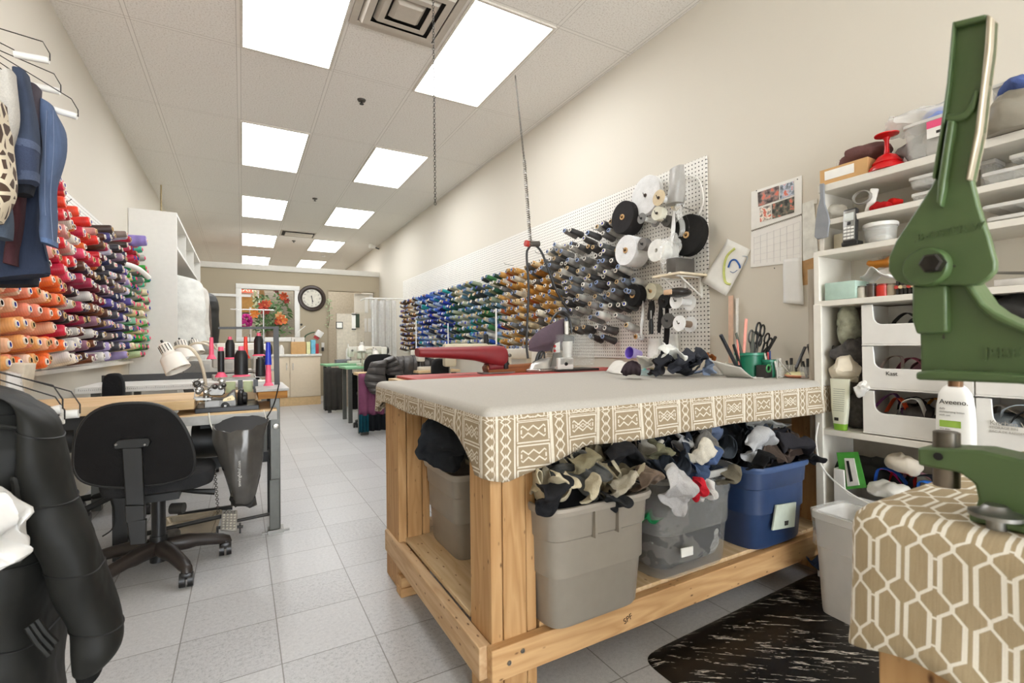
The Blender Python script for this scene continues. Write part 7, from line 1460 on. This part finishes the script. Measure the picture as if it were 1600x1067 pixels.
def bloom(px, py, r, col, n=7):
    mb = MB(); c = FX(px, py, fy-.15)
    for k in range(n):
        a = 2*PI*k/n+r_.uniform(-.2, .2); d = V((math.cos(a), -.5, math.sin(a))).normalized(); s_ = d.cross(V((0, 1, 0))).normalized()
        mb.rings([[c, c+V((0, .001, 0))], [c+d*r*.5+s_*r*.24, c+d*r*.5-s_*r*.24], [c+d*r*.85+s_*r*.16+V((0, .01, 0)), c+d*r*.85-s_*r*.16], [c+d*r+V((0, .03, 0)), c+d*r+V((0, .031, 0))]], cap=False, closed=False)
    t.p('bloom', mb, P(col, .6, var=.25, scale=40))
for px, py, r, c in ((412, 478, .12, '#b8452c'), (414, 486, .1, '#8a2418'), (418, 474, .09, '#d8764a'), (443, 463, .1, '#c8562c'), (448, 470, .07, '#8a2a1c'), (440, 500, .12, '#d06a34'), (436, 493, .09, '#e2a06a'), (434, 503, .08, '#a83a22'), (445, 501, .07, '#d8892e'), (398, 491, .1, '#e0762a'), (396, 486, .07, '#e8943a'), (432, 454, .06, '#6a1620')): bloom(px, py, r, c)
t2 = T('hydrangea', 'magenta flower head low in the window corner', 'flower', FX(384, 505, 10.5))
mb = MB()
for k in range(70):
    d = V((r_.gauss(0, 1), r_.gauss(0, 1), r_.gauss(0, 1))).normalized(); mb.ball(FX(384, 502, 10.5)+V((d.x*.1, d.y*.1, d.z*.12)), .028, u=6, v=4)
t2.p('petals', mb, P('#c02a80', .6, var=.4, scale=40))['kind'] = 'stuff'
solo('flower_pot', 'dark pot below the magenta flower head', 'pot', MB().lathe([(0, 0), (.11, 0), (.14, .3), (.12, .3), (0, .28)], Matrix.Translation((FX(384, 525, 10.5).x, 10.5, .92)), 20), P('#3a3f3a', .5))
mb = MB()
for k in range(16): q = FX(398+r_.uniform(-3, 3), 455+k*1.7, fy); mb.ball(q, (.022, .02, .016), u=8, v=6)
solo('gladiolus', 'cream gladiolus spike leaning in the hatch window', 'flower', mb, P('#d9dcb4', .6))
solo('wooden_oval', 'oval tan wooden plaque behind the gladiolus', 'plaque', MB().ball(FX(409, 462, 10.4), (.05, .012, .16)), P('#9a7648', .6))
solo('display_counter', 'grey counter under the flowers beyond the hatch', 'counter', MB().b2((-.3, 10.05, 0), (1.3, 10.75, .898)), P('#8f8a82', .5))
t = T('exit_sign', 'red lit exit sign seen through the top corner of the window', 'sign', FX(386, 453, 11.4)); a, b = FX(376, 447, 11.4), FX(395, 457, 11.4); t.p('sign_box', MB().b2((a.x-.15, 11.4, b.z), (b.x, 11.46, a.z+.05)), P('#e25a44', .4, emit=.6)); text(t, 'EXIT', V((.5*(a.x+b.x), 11.39, (a.z+b.z)/2)), (1, 0, 0), (0, 0, 1), .15, P('#f6d6b8', .5, emit=.8))
a, b = FX(377, 462, 11.5), FX(396, 488, 11.5); solo('cork_board', 'tan cork board on the far front wall', 'board', MB().b2((a.x-.2, 11.5, b.z), (b.x+.05, 11.55, a.z)), P('#b08548', .8, bump=.3))
mb = MB(); a, b = FX(412, 455, 11.45), FX(459, 522, 11.45)
for k in range(30): x_ = a.x+(b.x-a.x)*k/29; mb.b2((x_-.004, 11.45, b.z), (x_+.004, 11.456, a.z))
for k in range(24): z_ = b.z+(a.z-b.z)*k/23; mb.b2((a.x, 11.444, z_-.004), (b.x, 11.45, z_+.004))
solo('grid_panel', 'grey wire grid display panel behind the flowers', 'grid panel', mb, P('#8d877c', .5))
for k, px in enumerate((391, 404)): a, b = FX(px, 480 if k == 0 else 455, 10.9), FX(px, 522, 10.9); solo('display_pole', ['thin white pole left of the lilies', 'taller white pole through the lilies'][k], 'pole', MB().cyl((a.x, 10.9, 0), (a.x, 10.9, a.z), .02, n=10), WHITEPL)
p = FX(488, 480, 9.85); 
t = T('dried_garland', 'thin garland of small pale leaves down the doorway edge', 'garland', FX(514, 510, YB-.03)); mb = MB(); lf = MB()
pts = crv([FX(516, 468, YB-.03), FX(514, 480, YB-.03), FX(515, 495, YB-.03), FX(513, 510, YB-.03)]); mb.tube(pts, .006, 5)
for k in range(26): q = pts[r_.randrange(len(pts))]; lf.ball(q+V((r_.uniform(-.06, .06), r_.uniform(-.04, 0), r_.uniform(-.02, .02))), (.02, .008, .014), u=6, v=4)
t.p('stem', mb, P('#5a5a3c', .7)); t.p('leaflets', lf, P('#97a080', .7, var=.5, scale=40))['kind'] = 'stuff'
# ------------------------------------------------------------------ white wardrobe with covered garments
t = T('wardrobe', 'tall white open wardrobe after the green thread cones', 'wardrobe', (-.79, 7.7, 0)); W0, W1, WY0, WY1, WZ = XL+.004, -.585, 6.06, 9.3, 2.46; WM = P('#dedbd4', .5, var=.02)
t.p('end_panel', MB().b2((W0, WY0, 0), (W1, WY0+.03, WZ)), WM); t.p('end_panel', MB().b2((W0, WY1-.03, 0), (W1, WY1, WZ)), WM); t.p('top_board', MB().b2((W0, WY0+.03, WZ-.03), (W1, WY1-.03, WZ)), WM); t.p('shelf', MB().b2((W0, WY0+.03, 2.1), (W1-.01, WY1-.03, 2.13)), WM)
for y_ in (7.1, 8.2): t.p('divider', MB().b2((W0, y_, 2.13), (W1-.01, y_+.025, WZ-.03)), WM)
t.p('hanging_rail', MB().cyl((-.72, WY0+.03, 1.98), (-.72, WY1-.03, 1.98), .014), CHROME); t.p('bottom_board', MB().b2((W0, WY0+.03, 0), (W1, WY1-.03, .08)), WM)
p = at(247, 305, Y=6.3); solo('pipe_stub', 'thin brass rod between wardrobe top and ceiling', 'rod', MB().cyl((-.78, 6.6, WZ+.001), (-.78, 6.6, WZ+.42), .008), P('#8a7a58', .4, .5))
def hungcoat(name, label, y, col, x0, x1, zt_, zb_, d, seed, puff=0):
    t = T(name, label, 'garment', ((x0+x1)/2, y, zb_)); c = (x0+x1)/2; w_ = (x1-x0)/2
    rows = [(V((c-.05, y, zt_)), V((c+.05, y, zt_)), d*.3), (V((c-w_*.75, y, zt_-.07)), V((c+w_*.8, y, zt_-.06)), d*.7), (V((c-w_*.95, y, zt_-.2)), V((c+w_*.97, y, zt_-.2)), d), (V((c-w_, y, (zt_+zb_)/2)), V((c+w_, y, (zt_+zb_)/2)), d), (V((c-w_, y, zb_)), V((c+w_*1.02, y, zb_)), d*1.05)]
    t.p('shell', loft(rows, (0, 1, 0), n=30, puff=puff, npuff=8 if puff else 0, wr=.03, seed=seed, ns=5), cloth(col) if isinstance(col, str) else col); t.p('hook', MB().tube([(-.72, y, 1.998), (-.712, y, 1.97), (c, y, zt_-.01)], .004, 6), STEEL); return t
hungcoat('garment_cover', 'white cloth garment cover hanging first in the wardrobe', 6.5, '#d9d5cc', -.95, -.36, 1.86, .75, .14, 1); hungcoat('garment_cover', 'second pale garment cover with dark piping hanging in the wardrobe', 7.0, '#cfcac1', -.95, -.34, 1.85, .8, .12, 2)
hungcoat('pink_shirt', 'dusty pink garment between white covers and black jacket', 7.35, '#d3b3a8', -.95, -.38, 1.88, 1.2, .05, 3); hungcoat('satin_coat', 'shiny taupe brown coat beside the pink garment', 7.6, P('#5c5048', .3, var=.4, scale=14), -.95, -.36, 1.84, .9, .08, 4); hungcoat('black_coat', 'black padded coat bulging out last in the wardrobe', 8.0, P('#23221f', .45, bump=.4, bscale=20), -.95, -.28, 1.86, .95, .18, 5, .1)
hungcoat('blue_garment', 'dark blue grey garment hanging after the black coat', 8.5, '#3d424c', -.95, -.33, 1.7, .7, .12, 6)
# ------------------------------------------------------------------ light and colour
w = bpy.data.worlds.new('rear_fill'); sc.world = w; w.use_nodes = True
w.node_tree.nodes['Background'].inputs[0].default_value = (.9, .95, 1, 1); w.node_tree.nodes['Background'].inputs[1].default_value = 7.5  # strong world added as frontal fill, entering through the room's open rear
sc.view_settings.view_transform = 'Standard'; sc.view_settings.look = 'None'; sc.view_settings.gamma = 1; sc.view_settings.use_curve_mapping = False
sc.view_settings.exposure = 0.55
sc.cycles.use_denoising = True; sc.cycles.max_bounces = 10; sc.cycles.diffuse_bounces = 6; sc.cycles.transparent_max_bounces = 12; sc.cycles.sample_clamp_indirect = 6
